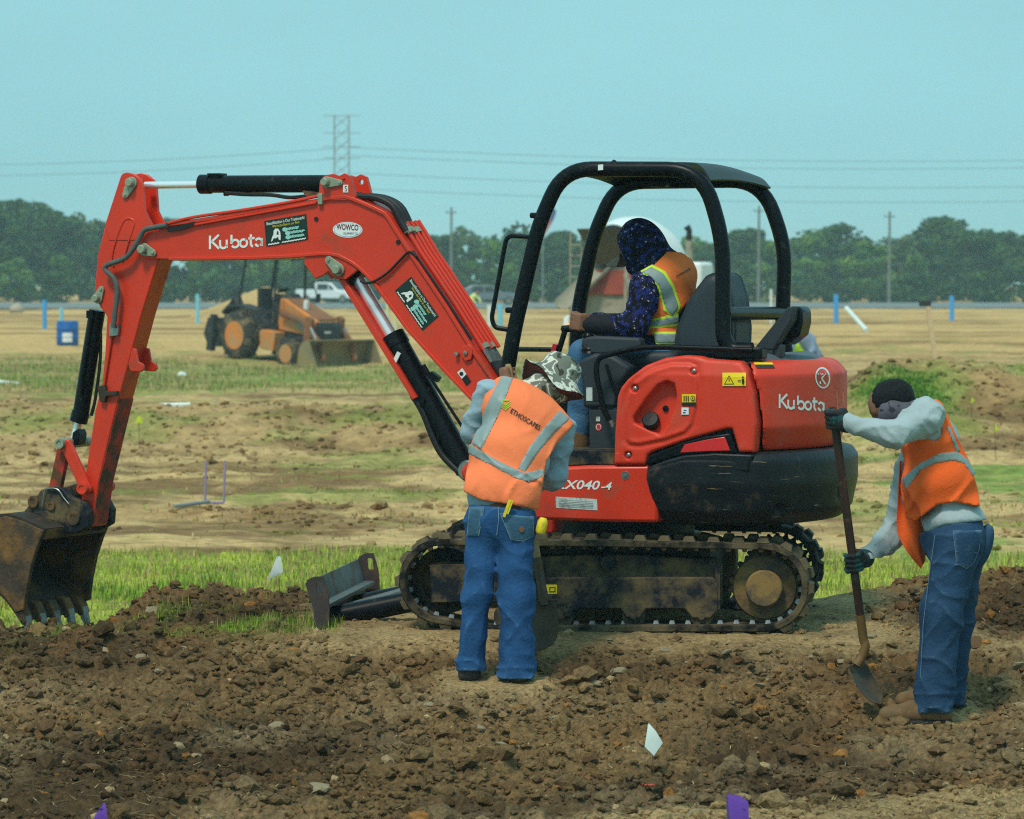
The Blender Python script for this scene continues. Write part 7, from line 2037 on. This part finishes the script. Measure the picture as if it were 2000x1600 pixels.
bpart('dash', M_BDK, [(.75, 1.1), (1.15, 1.1), (1.2, 1.95), (1.0, 2.08), (.8, 2.0)], -.36, .36, .04)
bpart('operator_seat', M_INK, [(-.1, 1.3), (.45, 1.3), (.45, 1.45), (.05, 1.5), (-.05, 2.1), (-.2, 2.1)], -.26, .26, .05)
bb = B(); bb.lathe(f_.p(.72, 0, 2.12), norm(f_.X * -.5 + f_.Z), [(.17, 0), (.20, .01), (.20, .03), (.17, .04), (.17, 0)], 18); put('steering_wheel', bb, M_INK, BH)
for (x0, l, x1, n) in ((-.55, -.62, -.40, 'r'), (-.55, .62, -.40, 'r'), (1.02, -.60, .95, 'f'), (1.02, .60, .95, 'f')):
    bb = B(); bb.tube([f_.p(x0, l, 1.2), f_.p(x0, l, 1.45), f_.p(x1, l * .94, 3.06)], .042, 8); put('canopy_post', bb, M_BDK, BH)
bpart('canopy_roof', M_BDK, [(-.75, 3.04), (1.15, 3.08), (1.15, 3.18), (-.75, 3.16)], -.72, .72, .03)
for e in (-1, 1):
    bb = B(); bb.tube([f_.p(1.30, e * .56, 1.55), f_.p(2.3, e * .60, 1.45), f_.p(3.05, e * .62, .95), f_.p(3.35, e * .62, .42)], .085, 8, sq=(.7, 1.3)); put('loader_arm', bb, M_CASER, BH)
    bpart('loader_tower', M_CASER, [(2.45, .7), (2.75, .7), (2.75, 1.55), (2.60, 1.62), (2.45, 1.55)], e * .60 - .07, e * .60 + .07)
    bb = B(); bb.cyl(f_.p(2.75, e * .66, 1.3), f_.p(3.2, e * .62, .75), .05, 10); put('tilt_cylinder', bb, M_STL, BH)
# front bucket
prof = [(4.05, .04), (3.30, .0), (3.10, .12), (3.04, .42), (3.10, .80), (3.30, .98), (3.44, 1.0)]
P = smooth_path([np.array(p) for p in prof], 4); rows = [[f_.p(p[0] - .05, l, p[1] + .03) for p in P] for l in np.linspace(-1.3, 1.3, 7)]
bb = B(); bb.sheet(rows, .03); lb = put('loader_bucket', bb, M_BBK, BH)
for e in (-1.3, 1.27):
    bb = B(); bb.prism(f_, [(p[0] - .05, p[1] + .03) for p in prof], e, e + .03); put('bucket_cheek', bb, M_BBK, lb)
bb = B(); bb.box(f_, (3.94, 0, .06), (.10, 1.32, .02)); put('cutting_edge', bb, M_BDK, lb)
# rear hoe folded at the back
bpart('hoe_frame', M_BDK, [(-.7, .4), (-1.0, .4), (-1.1, 1.1), (-.7, 1.15)], -1.0, 1.0)
bb = B(); bb.tube([f_.p(-1.0, .1, .9), f_.p(-1.5, .1, 1.7), f_.p(-1.9, .1, 1.1)], .12, 8, sq=(.7, 1.3)); put('hoe_boom', bb, M_BDK, BH)
bpart('hoe_bucket', M_BDK, [(-1.6, .15), (-2.1, .10), (-2.35, .45), (-2.2, .95), (-1.8, 1.0), (-1.75, .5)], -.35, .45, .02)
for e in (-1, 1): bpart('stabiliser', M_BDK, [(-.95, .12), (-1.2, .12), (-1.12, 1.2), (-.95, 1.2)], e * 1.1 - .09, e * 1.1 + .09)
for e in (-1, 1):
    bb = B(); bb.tube([f_.p(1.25, e * .66, 2.35), f_.p(1.35, e * .80, 2.0)], .02, 6); bb.box(f_, (1.35, e * .80, 1.98), (.02, .08, .13)); put('mirror', bb, M_INK, BH)

# ------------------------------------------------------------------ pickup and dark car by the road
def car(u, D, L_, yawdeg, prof, win, wid, m, name, label, wr=.36, bed=None, wx=(.85, -.75)):
    x = at(u, D); g = fz(x, D) + (.12 if D > 268 else .0); a = math.radians(yawdeg); fr = FrM((x, D, g), (math.cos(a), math.sin(a), 0))
    r = root(name, label, 'pickup truck' if bed else 'car', (x, D, g))
    bb = B(); bb.prism(fr, prof, -wid, wid); bd = put('body', bb, m, r, bevel=.08)
    for w in win:
        for e in (-1, 1):
            bb = B(); bb.prism(fr, w, e * wid - .012 + .02 * e, e * wid + .012 + .02 * e); put('side_window', bb, mat('dark_glass', (.02, .025, .03), .1, var=0, spec=.6), bd)
    for dx in wx:
        for e in (-1, 1): wheel(fr.p(dx * L_ / 2, e * (wid - .10), wr), fr.Y * e, wr, .24, M_STL, r)
    return r, fr, bd
M_CARW = mat('white_car_paint', lin((226, 232, 232)), .3, var=.03, coat=.4); M_CARD = mat('dark_grey_car_paint', lin((104, 116, 124)), .3, var=.05, coat=.4, dirt=(lin((120, 118, 108)), .3, 1.5))
r, fr, bd = car(642, 318, 5.6, -24, [(-2.8, .45), (2.75, .42), (2.8, .85), (2.6, 1.08), (1.35, 1.18), (.65, 1.82), (-.85, 1.85), (-1.0, 1.22), (-2.8, 1.22)], [[(.55, 1.22), (1.0, 1.25), (.6, 1.70), (.55, 1.70)], [(-.65, 1.22), (.42, 1.22), (.42, 1.72), (-.6, 1.72)]], .95, M_CARW, 'pickup_truck', 'white pickup truck parked beyond the backhoe loader', .40, bed=1, wx=(.66, -.62))
for e in (-1, 1):
    bb = B(); bb.box(fr, (2.80, e * .72, .88), (.03, .16, .10)); put('headlight', bb, mat('lamp_glass', (.7, .75, .75), .1, var=0), r)
bb = B(); bb.box(fr, (2.82, 0, .80), (.02, .5, .12)); put('grille', bb, M_BDK, r)
bb = B(); bb.prism(fr, [(.66, 1.78), (1.30, 1.20), (1.34, 1.22), (.70, 1.81)], -.8, .8); put('windscreen', bb, mat('dark_glass', (.02, .025, .03), .1, var=0, spec=.6), bd)
r, fr, bd = car(952, 300, 5.0, 3, [(-2.3, .45), (2.5, .40), (2.55, .75), (2.3, .98), (1.15, 1.08), (.35, 1.62), (-1.3, 1.66), (-2.1, 1.25), (-2.35, .9)], [[(-.25, 1.10), (.85, 1.10), (.25, 1.52), (-.25, 1.54)], [(-1.35, 1.12), (-.40, 1.10), (-.40, 1.54), (-1.15, 1.54)]], .92, M_CARD, 'parked_car', 'dark grey car on the road seen left of the front canopy post', .36, wx=(.68, -.62))
bb = B(); bb.box(fr, (2.53, .6, .72), (.03, .2, .08)); bb.box(fr, (2.53, -.6, .72), (.03, .2, .08)); put('headlights', bb, mat('lamp_glass', (.7, .75, .75), .1, var=0), r)

# ------------------------------------------------------------------ concrete mixer truck, rear three-quarter
DM = 104.0
mx_ = at(1232, DM); mg = fz(mx_, DM)
MF = FrM((mx_, DM, mg), (math.sin(math.radians(20)), math.cos(math.radians(20)), 0))      # cab points away and to the right
MT = root('mixer_truck', 'white concrete mixer truck behind the seated operator', 'mixer truck', (mx_, DM, mg))
M_MW = mat('white_drum_paint', lin((228, 234, 232)), .4, var=.05, vsc=1, dirt=(lin((176, 172, 160)), .2, 1.2)); M_MC = mat('cement_caked_steel', lin((158, 150, 132)), .85, var=.2, vsc=2, dirt=(lin((110, 96, 78)), .4, 2)); M_MB = mat('brown_hopper', lin((86, 68, 42)), .8, var=.25, vsc=2); M_MR = mat('dull_red_steel', lin((150, 62, 46)), .7, var=.2, vsc=2)
ax_ = norm(MF.X * .97 - MF.Z * .24); c0 = MF.p(-1.75, 0, 3.30)
bb = B(); bb.lathe(c0, ax_, [(.50, 0), (.62, .08), (.84, .5), (1.14, 1.2), (1.34, 1.9), (1.38, 2.7), (1.25, 3.5), (.90, 4.2), (.45, 4.7), (.1, 4.8)], 36); put('drum', bb, M_MW, MT)
bb = B(); bb.lathe(c0 - ax_ * .02, ax_, [(.50, 0), (.55, -.03), (.60, 0), (.60, .06), (.50, .06)], 24); put('drum_ring', bb, M_BDK, MT)
bb = B(); bb.lathe(MF.p(-2.15, 0, 2.75), (0, 0, 1), [(.28, 0), (.42, .3), (.78, .85), (.86, 1.0), (.80, 1.0), (.35, .3), (.2, .05)], 20); put('hopper', bb, M_MB, MT)
def mpart(name, m, pts, l0, l1, bev=.02):
    bb = B(); bb.prism(MF, pts, l0, l1); return put(name, bb, m, MT, bevel=bev)
mpart('chassis', M_BDK, [(-2.4, .75), (5.2, .75), (5.2, 1.05), (-2.4, 1.05)], -.5, .5)
mpart('rear_pedestal', M_MC, [(-2.35, 1.05), (-1.5, 1.05), (-1.3, 2.6), (-1.7, 2.9), (-2.2, 2.6)], -.55, .55)
mpart('pedestal_plate', M_MR, [(-2.37, 1.9), (-2.2, 1.9), (-2.1, 2.6), (-2.25, 2.6)], -.75, .75)
for e in (-1, 1):
    mpart('rear_fender', M_MW, [(-2.3, .9), (-2.2, 1.25), (-1.6, 1.4), (.2, 1.4), (.8, 1.25), (.9, .9), (.7, 1.15), (.1, 1.28), (-1.6, 1.28), (-2.1, 1.12)], e * .95 - .32, e * .95 + .32)
    mpart('hopper_leg', M_MC, [(-2.5, 1.0), (-2.3, 1.0), (-2.05, 3.3), (-2.2, 3.3)], e * .62 - .06, e * .62 + .06)
    for x in (-1.55, -.25, 3.9): wheel(MF.p(x, e * .95, .52), MF.Y * e, .52, .50 if x < 3 else .30, M_STL, MT, 0)
    bb = B(); bb.box(MF, (-2.42, e * .95, 1.02), (.04, .12, .08)); put('tail_lamp', bb, mat('amber_lamp', lin((236, 150, 60)), .3, var=0, emit=.6), MT)
P0 = [MF.p(-2.3, .1, 2.75), MF.p(-2.9, .5, 2.2), MF.p(-3.4, .85, 1.75)]
bb = B(); rows = [[p + MF.Y * (.28 * math.cos(t)) * 1.0 + MF.Z * (-.26 * math.sin(t)) for t in np.linspace(0, math.pi, 9)] for p in P0]; bb.sheet(rows, .03); put('chute', bb, M_MC, MT)
rows = [[p + MF.X * (.24 * math.cos(t)) + MF.Z * (-.24 * math.sin(t)) for t in np.linspace(0, math.pi, 9)] for p in (MF.p(-2.5, -.7, 2.5), MF.p(-2.6, -1.1, 1.5), MF.p(-2.6, -1.15, .9))]
bb = B(); bb.sheet(rows, .03); put('spare_chute', bb, M_MC, MT)
for e in (.72, 1.05):
    bb = B(); bb.tube([MF.p(-2.3, e, 1.0), MF.p(-2.25, e, 3.7)], .03, 6); put('ladder_rail', bb, M_MC, MT)
for k in range(8):
    bb = B(); bb.tube([MF.p(-2.28, .72, 1.2 + .3 * k), MF.p(-2.28, 1.05, 1.2 + .3 * k)], .018, 6); put('ladder_rung', bb, M_MC, MT)
mpart('water_tank', M_MC, [(2.2, 1.1), (2.9, 1.1), (2.9, 1.9), (2.2, 1.9)], -1.1, -.6, .1)
cb = mpart('cab', M_MW, [(3.1, 1.0), (5.0, 1.0), (5.0, 1.9), (4.7, 2.0), (4.4, 2.85), (3.1, 2.85)], -1.15, 1.15, .1)
bb = B(); bb.box(MF, (3.09, 0, 2.35), (.02, .7, .3)); put('rear_window', bb, mat('dark_glass', (.02, .025, .03), .1, var=0, spec=.6), cb)
for e in (-1, 1):
    bb = B(); bb.tube([MF.p(4.5, e * 1.15, 2.4), MF.p(4.6, e * 1.45, 2.4)], .025, 6); bb.box(MF, (4.6, e * 1.5, 2.15), (.06, .12, .35)); put('mirror', bb, M_BDK, MT)
q = W(1346, 470, DM + 3); bb = B(); bb.tube([np.array((q[0], q[1], mg + 1.0)), q], .10, 10); put('exhaust_stack', bb, M_MC, MT); bb = B(); bb.tube([q, q + (0, 0, .30), q + (-.08, 0, .42)], [.085, .085, .11], 10); put('stack_tip', bb, M_INK, MT)

# ------------------------------------------------------------------ site bits
def stake(name, label, cat, u, v0, v1, D, rad, m, group=None, lean=0.0, flat=False):
    p = W(u, v1, D); x = p[0]; g = fz(x, D); top = W(u, v0, D)[2]
    bb = B(); bb.tube([(x, D, g - .05), (x + lean, D, top)], rad, 8 if not flat else 4); return put(name, bb, m, None, loc=(x, D, g), label=label, cat=cat, group=group)
M_BLUEM = mat('sky_blue_plastic', lin((70, 160, 226)), .5, var=.05); M_BLUEL = mat('pale_blue_plastic', lin((120, 200, 226)), .5, var=.05); M_PVC = mat('white_pvc', lin((220, 228, 220)), .45, var=.04); M_LUMB = mat('pale_lumber', lin((206, 176, 140)), .8, var=.1); M_CREAM = mat('cream_post', lin((208, 206, 160)), .7, var=.08)
GB = 'blue utility marker posts'
stake('marker_post', 'bright blue marker post left of the excavator arm', 'post', 87, 586, 622, 150, .10, M_BLUEM, GB); stake('marker_post', 'pale blue marker post just above the blue barrel', 'post', 120, 601, 625, 148, .08, M_BLUEL, GB)
stake('marker_post', 'pale blue marker post left of the backhoe canopy', 'post', 386, 574, 602, 170, .09, M_BLUEL, GB); stake('marker_post', 'blue marker post left of the leaning white pipe', 'post', 1633, 575, 601, 170, .12, M_BLUEM, GB); stake('marker_post', 'blue marker post at the far right of the field', 'post', 1859, 578, 600, 180, .12, M_BLUEM, GB)
stake('marker_post', 'pale blue marker post right of the grab handle', 'post', 977, 594, 614, 160, .13, M_BLUEL, GB)
stake('white_post', 'white pvc post between the rear canopy posts', 'post', 1506, 565, 600, 170, .07, M_PVC); stake('white_post', 'white pvc stub left of the grab handle', 'post', 957, 596, 612, 160, .13, M_PVC)
stake('cream_post', 'left cream post seen beside the boom cylinder', 'post', 757, 575, 640, 120, .06, M_CREAM, 'cream posts by the boom cylinder'); stake('cream_post', 'right cream post seen beside the boom cylinder', 'post', 773, 590, 655, 112, .07, M_CREAM, 'cream posts by the boom cylinder')
p0, p1 = W(1653, 602, 84), W(1693, 646, 82); bb = B(); bb.tube([p0, p1], .055, 8); put('leaning_pipe', bb, M_PVC, None, loc=p1, label='white pipe leaning to the right in the right-hand field', cat='pipe')
p1 = W(1828, 682, 80); p0 = W(1812, 596, 80); r = root('survey_stake', 'pale wooden survey stake with dark top on the right-hand bank', 'stake', p1)
bb = B(); bb.tube([p1 - (0, 0, .3), p0], .07, 4); put('stake', bb, M_LUMB, r); bb = B(); bb.box(Fr(p0 + (-.06, 0, .03), 0), (0, 0, 0), (.13, .05, .06)); put('stake_head', bb, M_BDK, r)
# blue barrel
D = 117.0; p = W(132, 673, D); x = p[0]; g = fz(x, D); h = W(132, 627, D)[2] - g; rr = 21.5 * D / FPX
r = root('barrel', 'blue plastic barrel with white label left of the excavator arm', 'barrel', (x, D, g))
bb = B(); bb.lathe((x, D, g), (0, 0, 1), [(rr * .9, 0), (rr * .97, .02), (rr, .05), (rr, h * .30), (rr * 1.03, h * .33), (rr, h * .36), (rr, h * .66), (rr * 1.03, h * .69), (rr, h * .72), (rr * .98, h * .95), (rr * .93, h), (rr * .9, h - .02), (0, h - .03)], 30); put('drum_body', bb, mat('blue_barrel_plastic', lin((22, 92, 168)), .45, var=.06), r)
bb = B(); rows = [[(x + (rr + .006) * math.sin(a), D - (rr + .006) * math.cos(a), g + z) for a in np.linspace(-.35, .55, 8)] for z in (h * .14, h * .52)]; bb.sheet(rows, .002); put('label_sheet', bb, M_WHITE, r)
bb = B(); bb.lathe((x, D, g + h - .035), (0, 0, 1), [(rr * .88, 0), (rr * .88, .012), (0, .014)], 24); put('lid', bb, mat('dark_blue_lid', lin((20, 60, 100)), .5), r)
def lump(u, v, D, s, m, name, label, cat):
    p = W(u, v, D); g = fz(p[0], D); vv, ff = rock_mesh(int(u) + 5, 2, .7, .25); put(name, (vv * s + (p[0], D, g + s * .3), ff), m, None, loc=(p[0], D, g), label=label, cat=cat, smooth=60)
lump(355, 662, 88, .12, M_PVC, 'white_bag', 'small white bag on the soil left of the backhoe', 'bag'); lump(33, 590, 230, .55, mat('pale_boulder', lin((172, 160, 140)), .9), 'boulder', 'pale round boulder at the left edge of the far field', 'boulder')
for i, (u0, v0, u1, v1, D, l) in enumerate(((-20, 697, 40, 698, 82, 'white pipe lying at the left edge of the green strip'), (310, 797, 372, 797, 55, 'pale pipe lying across the soil bank beside the arm'), (340, 935, 402, 922, 38, 'grey pipe lying by the purple frame'))):
    a, b = W(u0, v0, D), W(u1, v1, D); a = np.array((a[0], D, fz(a[0], D) + .05)); b = np.array((b[0], D + (.4 if i == 2 else 0), fz(b[0], D) + .05)); bb = B(); bb.tube([a, b], .045 if i < 2 else .02, 8); put('pipe', bb, M_PVC if i != 2 else M_GALV, None, loc=a, label=l, cat='pipe', group='loose pipes on the ground')
# mauve pipe frame
D = 38.5; gq = fz(W(419, 920, D)[0], D); mm = mat('mauve_pipe', lin((150, 132, 166)), .6, var=.06); r = root('pipe_hoop', 'thin mauve u-shaped pipe hoop standing on the tan slope', 'pipe hoop', (W(419, 920, D)[0], D, gq))
ZB = gq + .05; bl_, br_ = W(400, 920, D)[0], W(437, 920, D)[0]; zt = ZB + (920 - 838) * D / FPX
for x in (bl_, br_):
    bb = B(); bb.tube([(x, D, ZB), (x + .015, D, zt)], .013, 8); put('upright', bb, mm, r)
bb = B(); bb.tube([(bl_, D, ZB), (br_, D, ZB)], .015, 8); put('bottom_bar', bb, mm, r)

# ------------------------------------------------------------------ wire flags
M_FLW = mat('white_flag_film', lin((236, 246, 238)), .5, var=.04, vsc=30); M_FLP = mat('purple_flag_film', lin((112, 70, 178)), .5, var=.06, vsc=30, wave=(lin((70, 36, 130)), 40, .62)); M_FLY = mat('yellow_flag_film', lin((206, 226, 40)), .5, var=.05); M_FLB = mat('blue_flag_film', lin((30, 80, 190)), .5, var=.05)
M_WIREF = mat('flag_wire', lin((96, 92, 84)), .5, metal=.5)
def wire_flag(pts, base, m, label, D=None, rot=.25):
    """pts: flag outline measured in the photograph; base: where the wire meets the ground"""
    if D is None:
        q = ground_hit(*base); D = q[1]; gz_ = q[2]
    else:
        q = W(*base, D); gz_ = fz(q[0], D) if D > 23 else gz1(q[0], D)
    r = root('marker_flag', label, 'marker flag', (q[0], D, gz_), 'wire marker flags')
    P = [W(u, v, D) for u, v in pts]; c = np.mean(P, axis=0)
    V = [p + np.array((0, (p[0] - q[0]) * rot + .006 * math.sin(60 * (p[2])), 0)) for p in P]; n = len(V)
    cc = np.mean(V, axis=0) + (0, -.008, 0)
    bb = B(); bb.add(V + [cc], [(i, (i + 1) % n, n) for i in range(n)]); bb.add([v_ + np.array((0, .0012, 0)) for v_ in V + [cc]], [((i + 1) % n, i, n) for i in range(n)]); put('film', bb, m, r, smooth=180)
    top = max(V, key=lambda p: p[2]); bb = B(); bb.tube([(q[0], D, gz_ - .05), (q[0] * .7 + top[0] * .3, D, (gz_ + top[2]) / 2), top], .0016 * max(1, D / 19), 5); put('wire', bb, M_WIREF, r)
wire_flag([(541, 1086), (549, 1088), (553, 1118), (535, 1127), (523, 1133), (531, 1112)], (547, 1196), M_FLW, 'white wire flag between bucket and dozer blade', 20.9)
wire_flag([(1266, 1411), (1281, 1428), (1295, 1452), (1277, 1476), (1259, 1458), (1263, 1432)], (1277, 1510), M_FLW, 'white wire flag in the turned soil below the tracks')
wire_flag([(1419, 1551), (1446, 1556), (1462, 1567), (1464, 1612), (1420, 1612)], (1425, 1650), M_FLP, 'purple wire flag at the bottom edge, toward the right', 14.2)
wire_flag([(204, 1566), (207, 1572), (211, 1612), (178, 1612), (186, 1592), (196, 1578)], (207, 1650), M_FLP, 'purple wire flag at the bottom left edge', 14.2)
wire_flag([(271, 808), (279, 826), (264, 828)], (272, 850), M_FLY, 'small yellow flag beside the excavator arm', 50.0); wire_flag([(1896, 775), (1904, 782), (1896, 790)], (1898, 805), M_FLY, 'small yellow flag above the head of the digging worker', 50.0)
wire_flag([(1942, 826), (1950, 838), (1942, 846)], (1945, 862), M_FLY, 'small yellow flag at the right edge of the field', 46.0); wire_flag([(709, 1097), (716, 1099), (715, 1112), (709, 1112)], (712, 1135), M_FLB, 'small blue flag just above the dozer blade', 27.5)
bb = B(); q = ground_hit(1268, 1538); bb.tube(smooth_path([q + np.array(d) for d in ((-.03, 0, .012), (-.005, .03, .02), (.03, .01, .014), (.015, -.02, .012), (-.02, -.01, .012))], 4), .004, 6); put('tape_scrap', bb, mat('red_tape', lin((190, 70, 54)), .6), None, loc=q, label='scrap of red tape curled on the soil', cat='tape')
# ================================================================== hazy air
hz = B(); hf = Fr((0, 0, 0), 0)
hz.box(hf, (0, 1240, 13.0), (3600, 1290, 15.0))
hm = bpy.data.materials.new('haze_air'); hm.use_nodes = True
nt = hm.node_tree; nt.nodes.remove(nt.nodes['Principled BSDF'])
pv = nt.nodes.new('ShaderNodeVolumePrincipled'); pv.inputs['Color'].default_value = (0.62, 0.90, 0.98, 1); pv.inputs['Density'].default_value = 0.00048; pv.inputs['Anisotropy'].default_value = 0.0
nt.links.new(pv.outputs[0], nt.nodes['Material Output'].inputs['Volume'])
put('haze', hz, hm, None, kind='stuff', label='pale haze in the air over the whole field', cat='haze', smooth=0)
